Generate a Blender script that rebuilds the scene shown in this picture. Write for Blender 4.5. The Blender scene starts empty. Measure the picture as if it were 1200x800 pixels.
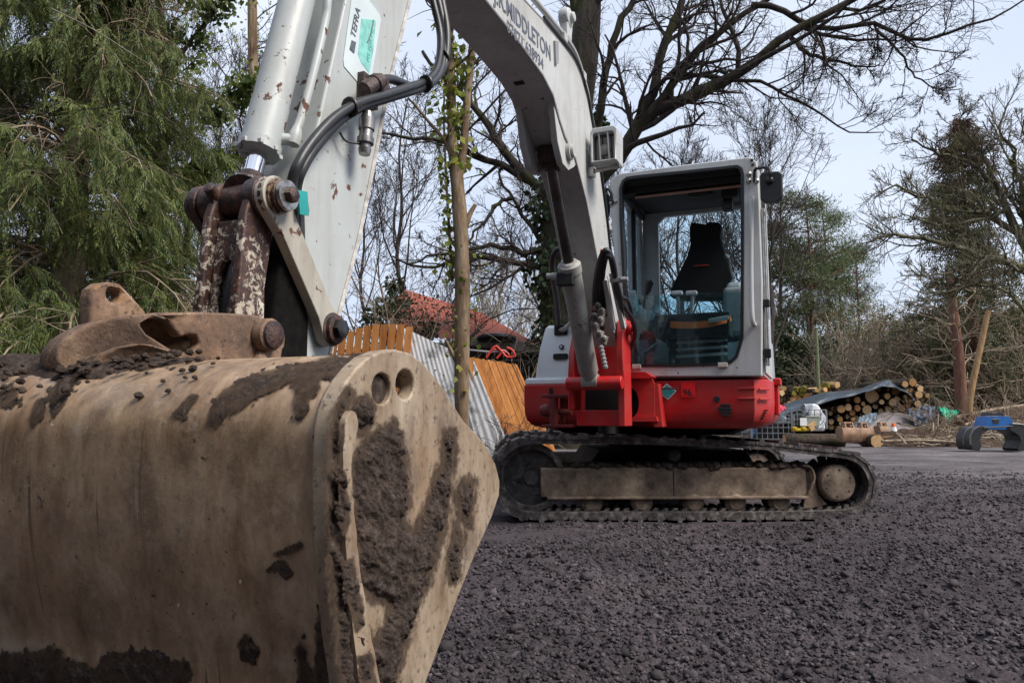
import bpy, bmesh, math, random
import numpy as np
from mathutils import Vector, Matrix
from mathutils.geometry import tessellate_polygon

random.seed(7)
RNG = np.random.default_rng(11)
SC = bpy.context.scene
COL = SC.collection

# ------------------------------------------------------------------ camera, world, sun, exposure
FPX, PITCH, EYE = 867.0, math.radians(5.8), 0.68      # focal length in px of a 1200 px wide frame
cam = bpy.data.cameras.new("camera")
cam.sensor_width = 36.0
cam.lens = FPX / 1200 * 36
cam.clip_start, cam.clip_end = 0.05, 4000
cam_ob = bpy.data.objects.new("camera", cam)
cam_ob.location = (0, 0, EYE)
cam_ob.rotation_euler = (math.radians(90) + PITCH, 0, 0)
COL.objects.link(cam_ob)
SC.camera = cam_ob

SUN_DIR = Vector((0.66, -0.34, 0.86)).normalized()     # towards the (veiled) sun
SUN_EL = math.asin(SUN_DIR.z)
SUN_AZ = math.atan2(SUN_DIR.x, SUN_DIR.y)
world = bpy.data.worlds.new("World")
SC.world = world
world.use_nodes = True
wt = world.node_tree
wt.nodes.clear()
w_out = wt.nodes.new("ShaderNodeOutputWorld")
w_bg = wt.nodes.new("ShaderNodeBackground")
w_sky = wt.nodes.new("ShaderNodeTexSky")
w_sky.sky_type = 'NISHITA'
w_sky.sun_disc = False
w_sky.sun_elevation = SUN_EL
w_sky.sun_rotation = SUN_AZ
w_mix = wt.nodes.new("ShaderNodeMix")
w_mix.data_type = 'RGBA'
w_mix.inputs[0].default_value = 0.90
# an even layer of cloud over the clear sky, with slow soft changes of thickness
w_tc = wt.nodes.new("ShaderNodeTexCoord")
w_no = wt.nodes.new("ShaderNodeTexNoise")
w_no.inputs["Scale"].default_value = 2.2
w_no.inputs["Detail"].default_value = 5
w_ra = wt.nodes.new("ShaderNodeValToRGB")
w_ra.color_ramp.elements[0].position = 0.3
w_ra.color_ramp.elements[0].color = (4.1, 4.75, 6.1, 1)
w_ra.color_ramp.elements[1].position = 0.72
w_ra.color_ramp.elements[1].color = (6.1, 6.65, 7.7, 1)
wt.links.new(w_tc.outputs["Generated"], w_no.inputs["Vector"])
wt.links.new(w_no.outputs["Fac"], w_ra.inputs["Fac"])
wt.links.new(w_sky.outputs[0], w_mix.inputs[6])
wt.links.new(w_ra.outputs[0], w_mix.inputs[7])
wt.links.new(w_mix.outputs[2], w_bg.inputs["Color"])
w_bg.inputs["Strength"].default_value = 0.078
wt.links.new(w_bg.outputs[0], w_out.inputs[0])

sun = bpy.data.lights.new("sun", 'SUN')
sun.energy = 2.5
sun.angle = math.radians(25)
sun.color = (1.0, 0.93, 0.84)
sun_ob = bpy.data.objects.new("sun", sun)
sun_ob.rotation_euler = SUN_DIR.to_track_quat('Z', 'Y').to_euler()
COL.objects.link(sun_ob)

SC.view_settings.view_transform = 'Standard'
SC.view_settings.look = 'None'
SC.view_settings.exposure = 1.02
SC.view_settings.gamma = 1.0
SC.cycles.max_bounces = 6
SC.cycles.transparent_max_bounces = 24

# ------------------------------------------------------------------ points from the photograph
def ray(px, py):
    xc = (px - 600) / FPX; yc = (400 - py) / FPX
    return Vector((xc, math.cos(PITCH) - yc * math.sin(PITCH), math.sin(PITCH) + yc * math.cos(PITCH)))

def at(px, py, Y):
    """world point at depth Y on the ray of a pixel of the photograph"""
    r = ray(px, py); t = Y / r.y
    return Vector((r.x * t, Y, EYE + r.z * t))

def gx(px, Y):
    return at(px, 500, Y).x

# ------------------------------------------------------------------ mesh helpers
def link(o, parent=None):
    COL.objects.link(o)
    if parent is not None:
        o.parent = parent
    return o

def empty(name, loc=(0, 0, 0), rz=0.0, label=None, cat=None, group=None):
    o = bpy.data.objects.new(name, None)
    o.empty_display_size = 0.2
    o.location = loc
    o.rotation_euler = (0, 0, rz)
    COL.objects.link(o)
    return tag(o, label, cat, group)

def tag(o, label=None, cat=None, group=None, kind=None):
    if label: o["label"] = label
    if cat: o["category"] = cat
    if group: o["group"] = group
    if kind: o["kind"] = kind
    return o

def smooth_angle(me, deg=35):
    me.shade_smooth()
    try:
        me.set_sharp_from_angle(angle=math.radians(deg))
    except Exception:
        pass

class MB:
    """collects simple shapes; build() links them as one mesh object"""
    def __init__(self):
        self.v, self.f, self.m = [], [], []
        self.mi = 0
    def add(self, verts, faces):
        b = len(self.v)
        self.v.extend([tuple(p) for p in verts])
        for f in faces:
            self.f.append([b + i for i in f]); self.m.append(self.mi)
        return self
    def mat(self, i):
        self.mi = i; return self
    def box(self, c, s, rot=None):
        c = Vector(c); hx, hy, hz = s[0] / 2, s[1] / 2, s[2] / 2
        vs = [Vector((x, y, z)) for x in (-hx, hx) for y in (-hy, hy) for z in (-hz, hz)]
        if rot is not None: vs = [rot @ p for p in vs]
        vs = [p + c for p in vs]
        return self.add(vs, [(0, 1, 3, 2), (4, 6, 7, 5), (0, 4, 5, 1), (2, 3, 7, 6), (0, 2, 6, 4), (1, 5, 7, 3)])
    def beam(self, p0, p1, w, h, up=(0, 0, 1)):
        p0, p1 = Vector(p0), Vector(p1)
        d = (p1 - p0).normalized(); s = d.cross(Vector(up))
        if s.length < 1e-4: s = d.cross(Vector((1, 0, 0)))
        s.normalize(); u = s.cross(d)
        vs = [p + s * a * w / 2 + u * b * h / 2 for p in (p0, p1) for a, b in ((-1, -1), (1, -1), (1, 1), (-1, 1))]
        return self.add(vs, [(3, 2, 1, 0), (4, 5, 6, 7), (0, 1, 5, 4), (1, 2, 6, 5), (2, 3, 7, 6), (3, 0, 4, 7)])
    def prism(self, poly, a0, a1, fn):
        """polygon poly (2-D) extruded from a0 to a1; fn(a, p) -> 3-D point"""
        n = len(poly)
        tri = tessellate_polygon([[Vector((p[0], p[1], 0)) for p in poly]])
        vs = [fn(a0, p) for p in poly] + [fn(a1, p) for p in poly]
        fs = [tuple(t) for t in tri] + [tuple(n + i for i in reversed(t)) for t in tri]
        fs += [(i, i + n, (i + 1) % n + n, (i + 1) % n) for i in range(n)]
        return self.add(vs, fs)
    def plate(self, outer, holes, a0, a1, fn):
        """like prism but with holes through it"""
        loops = [outer] + list(holes)
        pts = [p for l in loops for p in l]
        bm = bmesh.new(); k0 = 0
        bv = [bm.verts.new((p[0], p[1], 0)) for p in pts]; bm.verts.index_update()
        for l in loops:
            for i in range(len(l)): bm.edges.new((bv[k0 + i], bv[k0 + (i + 1) % len(l)]))
            k0 += len(l)
        bmesh.ops.triangle_fill(bm, use_beauty=True, edges=bm.edges[:], normal=(0, 0, 1))
        tri = [tuple(v.index for v in f.verts) for f in bm.faces]; bm.free()
        n = len(pts)
        vs = [fn(a0, p) for p in pts] + [fn(a1, p) for p in pts]
        fs = [tuple(t) for t in tri] + [tuple(n + i for i in reversed(t)) for t in tri]
        b = 0
        for l in loops:
            k = len(l)
            fs += [(b + i, b + i + n, b + (i + 1) % k + n, b + (i + 1) % k) for i in range(k)]
            b += k
        return self.add(vs, fs)
    def cyl(self, p0, p1, r0, r1=None, n=20, cap=True):
        r1 = r0 if r1 is None else r1
        p0, p1 = Vector(p0), Vector(p1)
        d = (p1 - p0).normalized()
        s = d.cross(Vector((0, 0, 1)) if abs(d.z) < 0.9 else Vector((1, 0, 0))).normalized(); u = s.cross(d)
        vs = []
        for p, r in ((p0, r0), (p1, r1)):
            for i in range(n):
                a = 2 * math.pi * i / n
                vs.append(p + (s * math.cos(a) + u * math.sin(a)) * r)
        fs = [(i, (i + 1) % n, (i + 1) % n + n, i + n) for i in range(n)]
        if cap: fs += [tuple(range(n - 1, -1, -1)), tuple(range(n, 2 * n))]
        return self.add(vs, fs)
    def lathe(self, p0, axis, prof, n=24):
        """prof: (distance along the axis, radius)"""
        p0 = Vector(p0); d = Vector(axis).normalized()
        s = d.cross(Vector((0, 0, 1)) if abs(d.z) < 0.9 else Vector((1, 0, 0))).normalized(); u = s.cross(d)
        vs = []
        for h, r in prof:
            for i in range(n):
                a = 2 * math.pi * i / n
                vs.append(p0 + d * h + (s * math.cos(a) + u * math.sin(a)) * r)
        fs = []
        for k in range(len(prof) - 1):
            fs += [(k * n + i, k * n + (i + 1) % n, (k + 1) * n + (i + 1) % n, (k + 1) * n + i) for i in range(n)]
        fs += [tuple(range(n - 1, -1, -1)), tuple(range((len(prof) - 1) * n, len(prof) * n))]
        return self.add(vs, fs)
    def tube(self, pts, r, n=10, cap=True):
        pts = [Vector(p) for p in pts]
        rs = r if isinstance(r, (list, tuple)) else [r] * len(pts)
        vs, prev = [], None
        for k, p in enumerate(pts):
            d = (pts[min(k + 1, len(pts) - 1)] - pts[max(k - 1, 0)]).normalized()
            if prev is None:
                s = d.cross(Vector((0, 0, 1)) if abs(d.z) < 0.9 else Vector((1, 0, 0))).normalized()
            else:
                s = (prev - d * prev.dot(d)).normalized()
            prev = s; u = s.cross(d)
            for i in range(n):
                a = 2 * math.pi * i / n
                vs.append(p + (s * math.cos(a) + u * math.sin(a)) * rs[k])
        fs = []
        for k in range(len(pts) - 1):
            fs += [(k * n + i, k * n + (i + 1) % n, (k + 1) * n + (i + 1) % n, (k + 1) * n + i) for i in range(n)]
        if cap: fs += [tuple(range(n - 1, -1, -1)), tuple(range((len(pts) - 1) * n, len(pts) * n))]
        return self.add(vs, fs)
    def build(self, name, mats, parent=None, bevel=0.0, smooth=35, seg=2, normals=True):
        me = bpy.data.meshes.new(name)
        me.from_pydata(self.v, [], self.f)
        if not isinstance(mats, (list, tuple)): mats = [mats]
        for m in mats: me.materials.append(m)
        if max(self.m, default=0) > 0:
            me.polygons.foreach_set("material_index", self.m)
        if normals:
            bm = bmesh.new(); bm.from_mesh(me)
            bmesh.ops.recalc_face_normals(bm, faces=bm.faces[:])
            bm.to_mesh(me); bm.free()
        if smooth: smooth_angle(me, smooth)
        o = bpy.data.objects.new(name, me)
        if bevel > 0:
            md = o.modifiers.new("bevel", 'BEVEL')
            md.width = bevel; md.segments = seg; md.limit_method = 'ANGLE'
            md.angle_limit = math.radians(40)
            md.harden_normals = True
        return link(o, parent)

def np_mesh(name, verts, polys, mats, parent=None, smooth=False, midx=None):
    """verts (N,3); polys: list of (M,k) index arrays"""
    me = bpy.data.meshes.new(name)
    verts = np.asarray(verts, dtype=np.float32)
    me.vertices.add(len(verts))
    me.vertices.foreach_set("co", verts.ravel())
    loops = np.concatenate([np.asarray(p).ravel() for p in polys]).astype(np.int32)
    counts = np.concatenate([np.full(len(p), np.asarray(p).shape[1], dtype=np.int32) for p in polys])
    starts = np.concatenate([[0], np.cumsum(counts)[:-1]]).astype(np.int32)
    me.loops.add(len(loops))
    me.loops.foreach_set("vertex_index", loops)
    me.polygons.add(len(counts))
    me.polygons.foreach_set("loop_start", starts)
    try:
        me.polygons.foreach_set("loop_total", counts)
    except Exception:
        pass
    if not isinstance(mats, (list, tuple)): mats = [mats]
    for m in mats: me.materials.append(m)
    if midx is not None:
        me.polygons.foreach_set("material_index", np.asarray(midx, dtype=np.int32))
    me.update(calc_edges=True)
    me.validate()
    if smooth: me.shade_smooth()
    o = bpy.data.objects.new(name, me)
    return link(o, parent)

def catmull(pts, k=8):
    pts = [Vector(p) for p in pts]
    P = [pts[0] * 2 - pts[1]] + pts + [pts[-1] * 2 - pts[-2]]
    out = []
    for i in range(1, len(P) - 2):
        p0, p1, p2, p3 = P[i - 1], P[i], P[i + 1], P[i + 2]
        for j in range(k):
            t = j / k
            out.append(0.5 * ((2 * p1) + (p2 - p0) * t + (2 * p0 - 5 * p1 + 4 * p2 - p3) * t * t + (3 * p1 - p0 - 3 * p2 + p3) * t ** 3))
    out.append(pts[-1])
    return out

def circle2(cx, cy, r, n=24, ry=None):
    ry = r if ry is None else ry
    return [(cx + r * math.cos(2 * math.pi * i / n), cy + ry * math.sin(2 * math.pi * i / n)) for i in range(n)]

def hash2(ix, iy, seed=0):
    h = (ix.astype(np.int64) * 374761393 + iy.astype(np.int64) * 668265263 + seed * 974634517) & 0x7fffffff
    h = ((h ^ (h >> 13)) * 1274126177) & 0x7fffffff
    h = (h ^ (h >> 16)) & 0xffff
    return h / 65535.0

def vnoise(x, y, seed=0):
    ix, iy = np.floor(x), np.floor(y)
    fx, fy = x - ix, y - iy
    fx = fx * fx * (3 - 2 * fx); fy = fy * fy * (3 - 2 * fy)
    a = hash2(ix, iy, seed); b = hash2(ix + 1, iy, seed)
    c = hash2(ix, iy + 1, seed); d = hash2(ix + 1, iy + 1, seed)
    return (a * (1 - fx) + b * fx) * (1 - fy) + (c * (1 - fx) + d * fx) * fy

def fbm(x, y, oct=4, seed=0, gain=0.5):
    s, a, tot = 0, 1.0, 0
    for k in range(oct):
        s = s + a * vnoise(x * 2 ** k + 17.3 * k, y * 2 ** k - 9.1 * k, seed + k); tot += a; a *= gain
    return s / tot

# ------------------------------------------------------------------ materials
class NT:
    def __init__(self, name):
        self.m = bpy.data.materials.new(name); self.m.use_nodes = True
        self.t = self.m.node_tree; self.t.nodes.clear()
        self.out = self.t.nodes.new("ShaderNodeOutputMaterial")
        self.tc = self.t.nodes.new("ShaderNodeTexCoord")
    def n(self, typ, **kw):
        nd = self.t.nodes.new(typ)
        for k, v in kw.items(): setattr(nd, k, v)
        return nd
    def l(self, a, b): self.t.links.new(a, b)
    def setv(self, sock, v):
        if hasattr(v, "is_linked") or hasattr(v, "links"): self.l(v, sock)
        else: sock.default_value = v
    def coord(self, scale=(1, 1, 1), rot=(0, 0, 0), src="Object"):
        mp = self.n("ShaderNodeMapping")
        mp.inputs["Scale"].default_value = scale; mp.inputs["Rotation"].default_value = rot
        self.l(self.tc.outputs[src], mp.inputs["Vector"])
        return mp.outputs[0]
    def noise(self, scale, detail=4, rough=0.55, vec=None, dist=0.0):
        nd = self.n("ShaderNodeTexNoise")
        nd.inputs["Scale"].default_value = scale; nd.inputs["Detail"].default_value = detail
        nd.inputs["Roughness"].default_value = rough; nd.inputs["Distortion"].default_value = dist
        self.l(vec if vec is not None else self.tc.outputs["Object"], nd.inputs["Vector"])
        return nd.outputs["Fac"]
    def ramp(self, fac, stops, interp='LINEAR'):
        nd = self.n("ShaderNodeValToRGB"); cr = nd.color_ramp; cr.interpolation = interp
        while len(cr.elements) < len(stops): cr.elements.new(0.5)
        for e, (p, c) in zip(cr.elements, stops):
            e.position = p
            e.color = (c, c, c, 1) if isinstance(c, (int, float)) else (*c[:3], 1)
        self.l(fac, nd.inputs["Fac"])
        return nd.outputs["Color"]
    def mix(self, fac, a, b, blend='MIX'):
        nd = self.n("ShaderNodeMix", data_type='RGBA', blend_type=blend)
        self.setv(nd.inputs[0], fac)
        for s, v in ((nd.inputs[6], a), (nd.inputs[7], b)):
            if isinstance(v, tuple): s.default_value = (*v[:3], 1)
            else: self.l(v, s)
        return nd.outputs[2]
    def math(self, op, a, b=0.0, clamp=False):
        nd = self.n("ShaderNodeMath", operation=op, use_clamp=clamp)
        self.setv(nd.inputs[0], a); self.setv(nd.inputs[1], b)
        return nd.outputs[0]
    def bump(self, h, strength=0.3, dist=0.01, normal=None):
        nd = self.n("ShaderNodeBump")
        nd.inputs["Strength"].default_value = strength; nd.inputs["Distance"].default_value = dist
        self.l(h, nd.inputs["Height"])
        if normal is not None: self.l(normal, nd.inputs["Normal"])
        return nd.outputs[0]
    def island(self):
        return self.n("ShaderNodeNewGeometry").outputs["Random Per Island"]
    def sep(self, vec=None):
        nd = self.n("ShaderNodeSeparateXYZ"); self.l(vec if vec is not None else self.tc.outputs["Object"], nd.inputs[0])
        return nd.outputs
    def pbr(self, col, rough=0.6, metal=0.0, normal=None, spec=0.5, **kw):
        b = self.n("ShaderNodeBsdfPrincipled")
        if isinstance(col, tuple): b.inputs["Base Color"].default_value = (*col[:3], 1)
        else: self.l(col, b.inputs["Base Color"])
        self.setv(b.inputs["Roughness"], rough); self.setv(b.inputs["Metallic"], metal)
        b.inputs["Specular IOR Level"].default_value = spec
        if normal is not None: self.l(normal, b.inputs["Normal"])
        for k, v in kw.items(): self.setv(b.inputs[k], v)
        self.l(b.outputs[0], self.out.inputs["Surface"])
        return self.m

def m_flat(name, col, rough=0.6, metal=0.0, spec=0.5, vary=0.25, scale=9.0, bump=0.0):
    t = NT(name)
    f = t.noise(scale, 6)
    dark = tuple(c * (1 - vary) for c in col); lite = tuple(min(1, c * (1 + vary)) for c in col)
    c = t.ramp(f, [(0.3, dark), (0.7, lite)])
    nm = t.bump(t.noise(scale * 9, 5), 0.4, bump) if bump else None
    return t.pbr(c, rough, metal, nm, spec)

def m_paint(name, col, rough=0.38, chip=0.5, rust=(0.10, 0.045, 0.03), dirt=(0.22, 0.17, 0.13), dirt_amt=0.35, chip_scale=22.0):
    """worn machine paint: chipped spots that show rust, a film of dirt, faint runs down the sides"""
    t = NT(name)
    big = t.noise(2.6, 4, 0.6)
    fine = t.noise(chip_scale, 9, 0.62, dist=0.4)
    f = t.math('ADD', t.math('MULTIPLY', fine, 0.72), t.math('MULTIPLY', big, 0.28))
    mask = t.ramp(f, [(0.635 - 0.06 * chip, 0.0), (0.645 - 0.06 * chip, 1.0)])
    tiny = t.ramp(t.noise(chip_scale * 3.2, 4, 0.5), [(0.685, 0.0), (0.70, 1.0)])
    tiny = t.math('MULTIPLY', tiny, t.ramp(t.noise(5.0, 3), [(0.5, 0.0), (0.62, 1.0)]))
    mask = t.math('MAXIMUM', mask, tiny)
    film = t.ramp(t.noise(4.2, 7, 0.65), [(0.38, 0.0), (0.78, dirt_amt)])
    runs = t.ramp(t.noise(5.0, 5, 0.6, t.coord((6, 6, 0.5))), [(0.5, 0.0), (0.8, dirt_amt * 0.8)])
    tone = t.mix(t.ramp(t.noise(0.9, 3), [(0.35, 0.0), (0.7, 1.0)]), tuple(c * 0.9 for c in col), col)
    c = t.mix(film, tone, dirt)
    c = t.mix(runs, c, tuple(d * 0.8 for d in dirt))
    rc = t.mix(t.noise(60, 4), tuple(r * 0.55 for r in rust), tuple(min(1, r * 1.9) for r in rust))
    c = t.mix(mask, c, rc)
    r = t.math('ADD', t.math('MULTIPLY', mask, 0.4), t.math('ADD', t.math('MULTIPLY', film, 0.6), rough), True)
    inv = t.math('SUBTRACT', 1.0, mask)
    nm = t.bump(inv, 0.5, 0.002, t.bump(t.noise(40, 5), 0.12, 0.003))
    return t.pbr(c, r, 0.0, nm)

M = {}
M['white'] = m_paint("white_paint", (0.47, 0.505, 0.505), 0.42, 0.80, dirt=(0.28, 0.235, 0.19), dirt_amt=0.38)
M['boomwhite'] = m_paint("boom_paint", (0.52, 0.535, 0.53), 0.58, 0.05, dirt=(0.20, 0.16, 0.13), dirt_amt=0.42)
M['cabwhite'] = m_paint("cab_paint", (0.54, 0.56, 0.57), 0.40, 0.0, dirt=(0.28, 0.24, 0.19), dirt_amt=0.42, chip_scale=30)
M['hood'] = m_paint("hood_paint", (0.72, 0.755, 0.79), 0.32, -0.15, dirt=(0.4, 0.36, 0.32), dirt_amt=0.12, chip_scale=30)
M['red'] = m_paint("red_paint", (0.56, 0.009, 0.013), 0.34, 0.0, rust=(0.05, 0.02, 0.018), dirt=(0.22, 0.10, 0.08), dirt_amt=0.5, chip_scale=26)
M['black'] = m_flat("black_plastic", (0.012, 0.012, 0.013), 0.45)
M['hose'] = m_flat("hose_rubber", (0.018, 0.019, 0.022), 0.42, vary=0.5, scale=30, bump=0.001)
M['dark'] = m_flat("dark_interior", (0.010, 0.010, 0.011), 0.75)
M['chrome'] = m_flat("chrome", (0.82, 0.83, 0.85), 0.12, 1.0, vary=0.05)
M['steel'] = m_flat("bare_steel", (0.42, 0.41, 0.40), 0.38, 1.0, vary=0.3, scale=30)
M['greymetal'] = m_flat("grey_metal", (0.30, 0.30, 0.31), 0.5, 0.3)

def m_rustpaint():
    t = NT("rust_flaked_paint")
    f = t.math('ADD', t.math('MULTIPLY', t.noise(48, 10, 0.74, dist=0.5), 0.7), t.math('MULTIPLY', t.noise(5, 3), 0.3))
    zz = t.sep()[2]
    f = t.math('ADD', f, t.math('MULTIPLY', t.math('SUBTRACT', zz, 0.90), 0.45))
    mask = t.ramp(f, [(0.508, 0.0), (0.526, 1.0)])
    rc = t.ramp(t.noise(70, 6, 0.7), [(0.3, (0.018, 0.011, 0.011)), (0.5, (0.055, 0.026, 0.022)), (0.62, (0.10, 0.045, 0.028)), (0.78, (0.19, 0.08, 0.035))])
    pc = t.ramp(t.noise(14, 5), [(0.3, (0.40, 0.33, 0.26)), (0.7, (0.60, 0.55, 0.47))])
    nm = t.bump(t.math('ADD', t.math('MULTIPLY', mask, -0.6), t.math('MULTIPLY', t.noise(90, 6, 0.7), 0.5)), 0.7, 0.004)
    return t.pbr(t.mix(mask, pc, rc), t.math('SUBTRACT', 0.7, t.math('MULTIPLY', mask, 0.2)), 0.0, nm)
M['rust'] = m_rustpaint()

def m_greasy():
    t = NT("greasy_rust")
    c = t.ramp(t.noise(45, 8, 0.7), [(0.3, (0.012, 0.008, 0.009)), (0.5, (0.045, 0.024, 0.022)), (0.64, (0.11, 0.05, 0.035)), (0.8, (0.26, 0.13, 0.06))])
    return t.pbr(c, t.ramp(t.noise(12, 4), [(0.35, 0.28), (0.7, 0.65)]), 0.1, t.bump(t.noise(60, 7, 0.7), 0.8, 0.006))
M['greasy'] = m_greasy()

def m_bucket():
    """polished, mud-filmed digging steel with scratches that follow the curve"""
    t = NT("bucket_steel")
    mott = t.noise(7.5, 11, 0.74, t.coord((1.3, 0.8, 0.65)), 0.25)
    streak = t.noise(8, 8, 0.72, t.coord((3.2, 1.0, 0.9), (0.10, 0.5, 0.10)), 0.3)
    big = t.noise(1.9, 6, 0.62)
    f = t.math('ADD', t.math('MULTIPLY', mott, 0.68), t.math('MULTIPLY', streak, 0.32))
    c = t.ramp(f, [(0.34, (0.145, 0.086, 0.048)), (0.45, (0.310, 0.205, 0.124)), (0.54, (0.430, 0.302, 0.196)), (0.67, (0.57, 0.45, 0.33))])
    c = t.mix(t.ramp(big, [(0.47, 0.0), (0.64, 0.5)]), c, (0.27, 0.150, 0.080))
    c = t.mix(t.ramp(t.noise(13, 12, 0.8), [(0.50, 0.0), (0.62, 0.55)]), c, (0.16, 0.112, 0.078))
    c = t.mix(t.ramp(t.noise(15, 12, 0.8, t.coord((1, 1, 1), (2, 1, 0))), [(0.54, 0.0), (0.66, 0.5)]), c, (0.50, 0.42, 0.34))
    c = t.mix(t.ramp(t.noise(4.2, 9, 0.74), [(0.55, 0.0), (0.66, 0.5)]), c, (0.115, 0.082, 0.062))
    c = t.mix(t.ramp(t.noise(3.1, 8, 0.7, t.coord((1, 1, 1), (1, 2, 0))), [(0.56, 0.0), (0.68, 0.5)]), c, (0.44, 0.38, 0.32))
    pits = t.ramp(t.noise(75, 5, 0.65), [(0.62, 0.0), (0.66, 0.9)])
    pits = t.math('MULTIPLY', pits, t.ramp(t.noise(3.4, 5, 0.65), [(0.45, 0), (0.6, 1)]))
    c = t.mix(pits, c, (0.05, 0.035, 0.03))
    for k, (sx, rot, lo, col) in enumerate(((64.0, (0.12, 0.10, 0.05), 0.685, (0.045, 0.033, 0.03)), (80.0, (0.2, -0.32, 0.0), 0.72, (0.46, 0.42, 0.37)), (34.0, (-0.1, 0.35, 0.1), 0.69, (0.05, 0.04, 0.035)))):
        g = t.noise(1.5, 2, 0.45, t.coord((sx, 1.6, 1.2), rot))
        gm = t.math('MULTIPLY', t.ramp(g, [(lo, 0.0), (lo + 0.012, 0.75)]), t.ramp(t.noise(2.6, 3, 0.5, t.coord((1, 1, 1), (k, 2 * k, 0))), [(0.5, 0.0), (0.58, 1.0)]))
        c = t.mix(gm, c, col)
    nick = t.math('MULTIPLY', t.ramp(t.noise(38, 3, 0.5), [(0.725, 0.0), (0.74, 0.9)]), t.ramp(t.noise(3.3, 3, 0.5, t.coord((1, 1, 1), (0, 3, 1))), [(0.5, 0.0), (0.56, 1.0)]))
    c = t.mix(nick, c, (0.62, 0.57, 0.50))
    nm = t.bump(t.math('ADD', f, t.math('MULTIPLY', t.noise(110, 6, 0.7), 0.3)), 0.42, 0.005)
    r = t.ramp(t.noise(6, 6), [(0.3, 0.32), (0.7, 0.62)])
    return t.pbr(c, r, 0.2, nm)
M['bucket'] = m_bucket()
def m_bucket_plate():
    t = NT("bucket_plate_steel")
    c = t.ramp(t.noise(6, 9, 0.7, t.coord((1, 2.6, 1.0), (0.5, 0, 0))), [(0.30, (0.16, 0.102, 0.060)), (0.46, (0.285, 0.212, 0.145)), (0.60, (0.375, 0.295, 0.215)), (0.76, (0.48, 0.41, 0.325))])
    c = t.mix(t.ramp(t.noise(3.5, 7, 0.7), [(0.48, 0.0), (0.68, 0.6)]), c, (0.27, 0.17, 0.10))
    c = t.mix(t.ramp(t.noise(4.6, 10, 0.76, t.coord((1, 1, 0.7))), [(0.50, 0.0), (0.60, 0.6)]), c, (0.105, 0.078, 0.062))
    sp = t.ramp(t.noise(60, 6, 0.7), [(0.57, 0.0), (0.63, 0.85)])
    c = t.mix(sp, c, (0.10, 0.07, 0.055))
    return t.pbr(c, 0.6, 0.12, t.bump(t.noise(70, 7, 0.65), 0.3, 0.004))
M['bplate'] = m_bucket_plate()
def m_hitch():
    t = NT("dusty_rust_casting")
    c = t.ramp(t.noise(10, 8, 0.68), [(0.30, (0.075, 0.045, 0.030)), (0.5, (0.225, 0.135, 0.085)), (0.70, (0.38, 0.255, 0.165))])
    c = t.mix(t.ramp(t.noise(22, 5), [(0.62, 0), (0.7, 0.8)]), c, (0.42, 0.22, 0.06))
    c = t.mix(t.ramp(t.noise(5.5, 10, 0.76), [(0.48, 0.0), (0.60, 0.75)]), c, (0.07, 0.048, 0.038))
    c = t.mix(t.ramp(t.noise(75, 6, 0.7), [(0.56, 0), (0.63, 0.8)]), c, (0.05, 0.035, 0.03))
    return t.pbr(c, 0.8, 0.0, t.bump(t.noise(55, 8, 0.7), 0.6, 0.006))
M['hitch'] = m_hitch()
def m_mud():
    t = NT("caked_mud")
    c = t.ramp(t.noise(55, 8, 0.72), [(0.30, (0.020, 0.014, 0.0115)), (0.52, (0.078, 0.057, 0.047)), (0.72, (0.165, 0.124, 0.102))])
    return t.pbr(c, 0.95, 0.0, t.bump(t.noise(120, 8, 0.75), 1.0, 0.010), spec=0.2)
M['mud'] = m_mud()
def m_film():
    t = NT("mud_film")
    at_ = t.n("ShaderNodeAttribute"); at_.attribute_name = "film"
    a = t.math('ADD', at_.outputs["Fac"], t.math('MULTIPLY', t.math('SUBTRACT', t.noise(46, 9, 0.78), 0.5), 2.4))
    a = t.math('MULTIPLY', t.ramp(a, [(0.45, 0.0), (0.85, 0.8)]), t.ramp(at_.outputs["Fac"], [(0.0, 0.0), (0.15, 1.0)]))
    tr = t.n("ShaderNodeBsdfTransparent"); p = t.n("ShaderNodeBsdfPrincipled")
    t.l(t.ramp(t.noise(60, 8, 0.7), [(0.3, (0.035, 0.024, 0.018)), (0.7, (0.105, 0.072, 0.052))]), p.inputs["Base Color"]); p.inputs["Roughness"].default_value = 0.95; p.inputs["Specular IOR Level"].default_value = 0.15
    mx = t.n("ShaderNodeMixShader"); t.l(a, mx.inputs[0]); t.l(tr.outputs[0], mx.inputs[1]); t.l(p.outputs[0], mx.inputs[2]); t.l(mx.outputs[0], t.out.inputs[0])
    return t.m
M['film'] = m_film()
def m_track():
    t = NT("track_steel_rubber")
    c = t.ramp(t.noise(16, 8, 0.7), [(0.34, (0.012, 0.010, 0.010)), (0.52, (0.040, 0.034, 0.033)), (0.70, (0.12, 0.105, 0.098))])
    return t.pbr(c, 0.7, 0.0, t.bump(t.noise(60, 7, 0.7), 0.7, 0.006))
M['track'] = m_track()
def m_shoe():
    t = NT("dusty_track_pad")
    c = t.ramp(t.noise(22, 8, 0.7), [(0.36, (0.016, 0.0135, 0.0135)), (0.5, (0.066, 0.056, 0.053)), (0.64, (0.20, 0.178, 0.166))])
    return t.pbr(c, 0.65, 0.0, t.bump(t.noise(60, 7, 0.7), 0.6, 0.005))
M['shoe'] = m_shoe()
def m_frame():
    t = NT("dirty_track_frame")
    c = t.ramp(t.noise(7, 9, 0.72), [(0.34, (0.050, 0.034, 0.024)), (0.5, (0.170, 0.122, 0.086)), (0.66, (0.30, 0.235, 0.175))])
    c = t.mix(t.ramp(t.noise(30, 6, 0.7), [(0.58, 0), (0.68, 0.75)]), c, (0.06, 0.045, 0.04))
    return t.pbr(c, 0.75, 0.0, t.bump(t.noise(40, 7, 0.7), 0.5, 0.005))
M['frame'] = m_frame()

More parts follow.
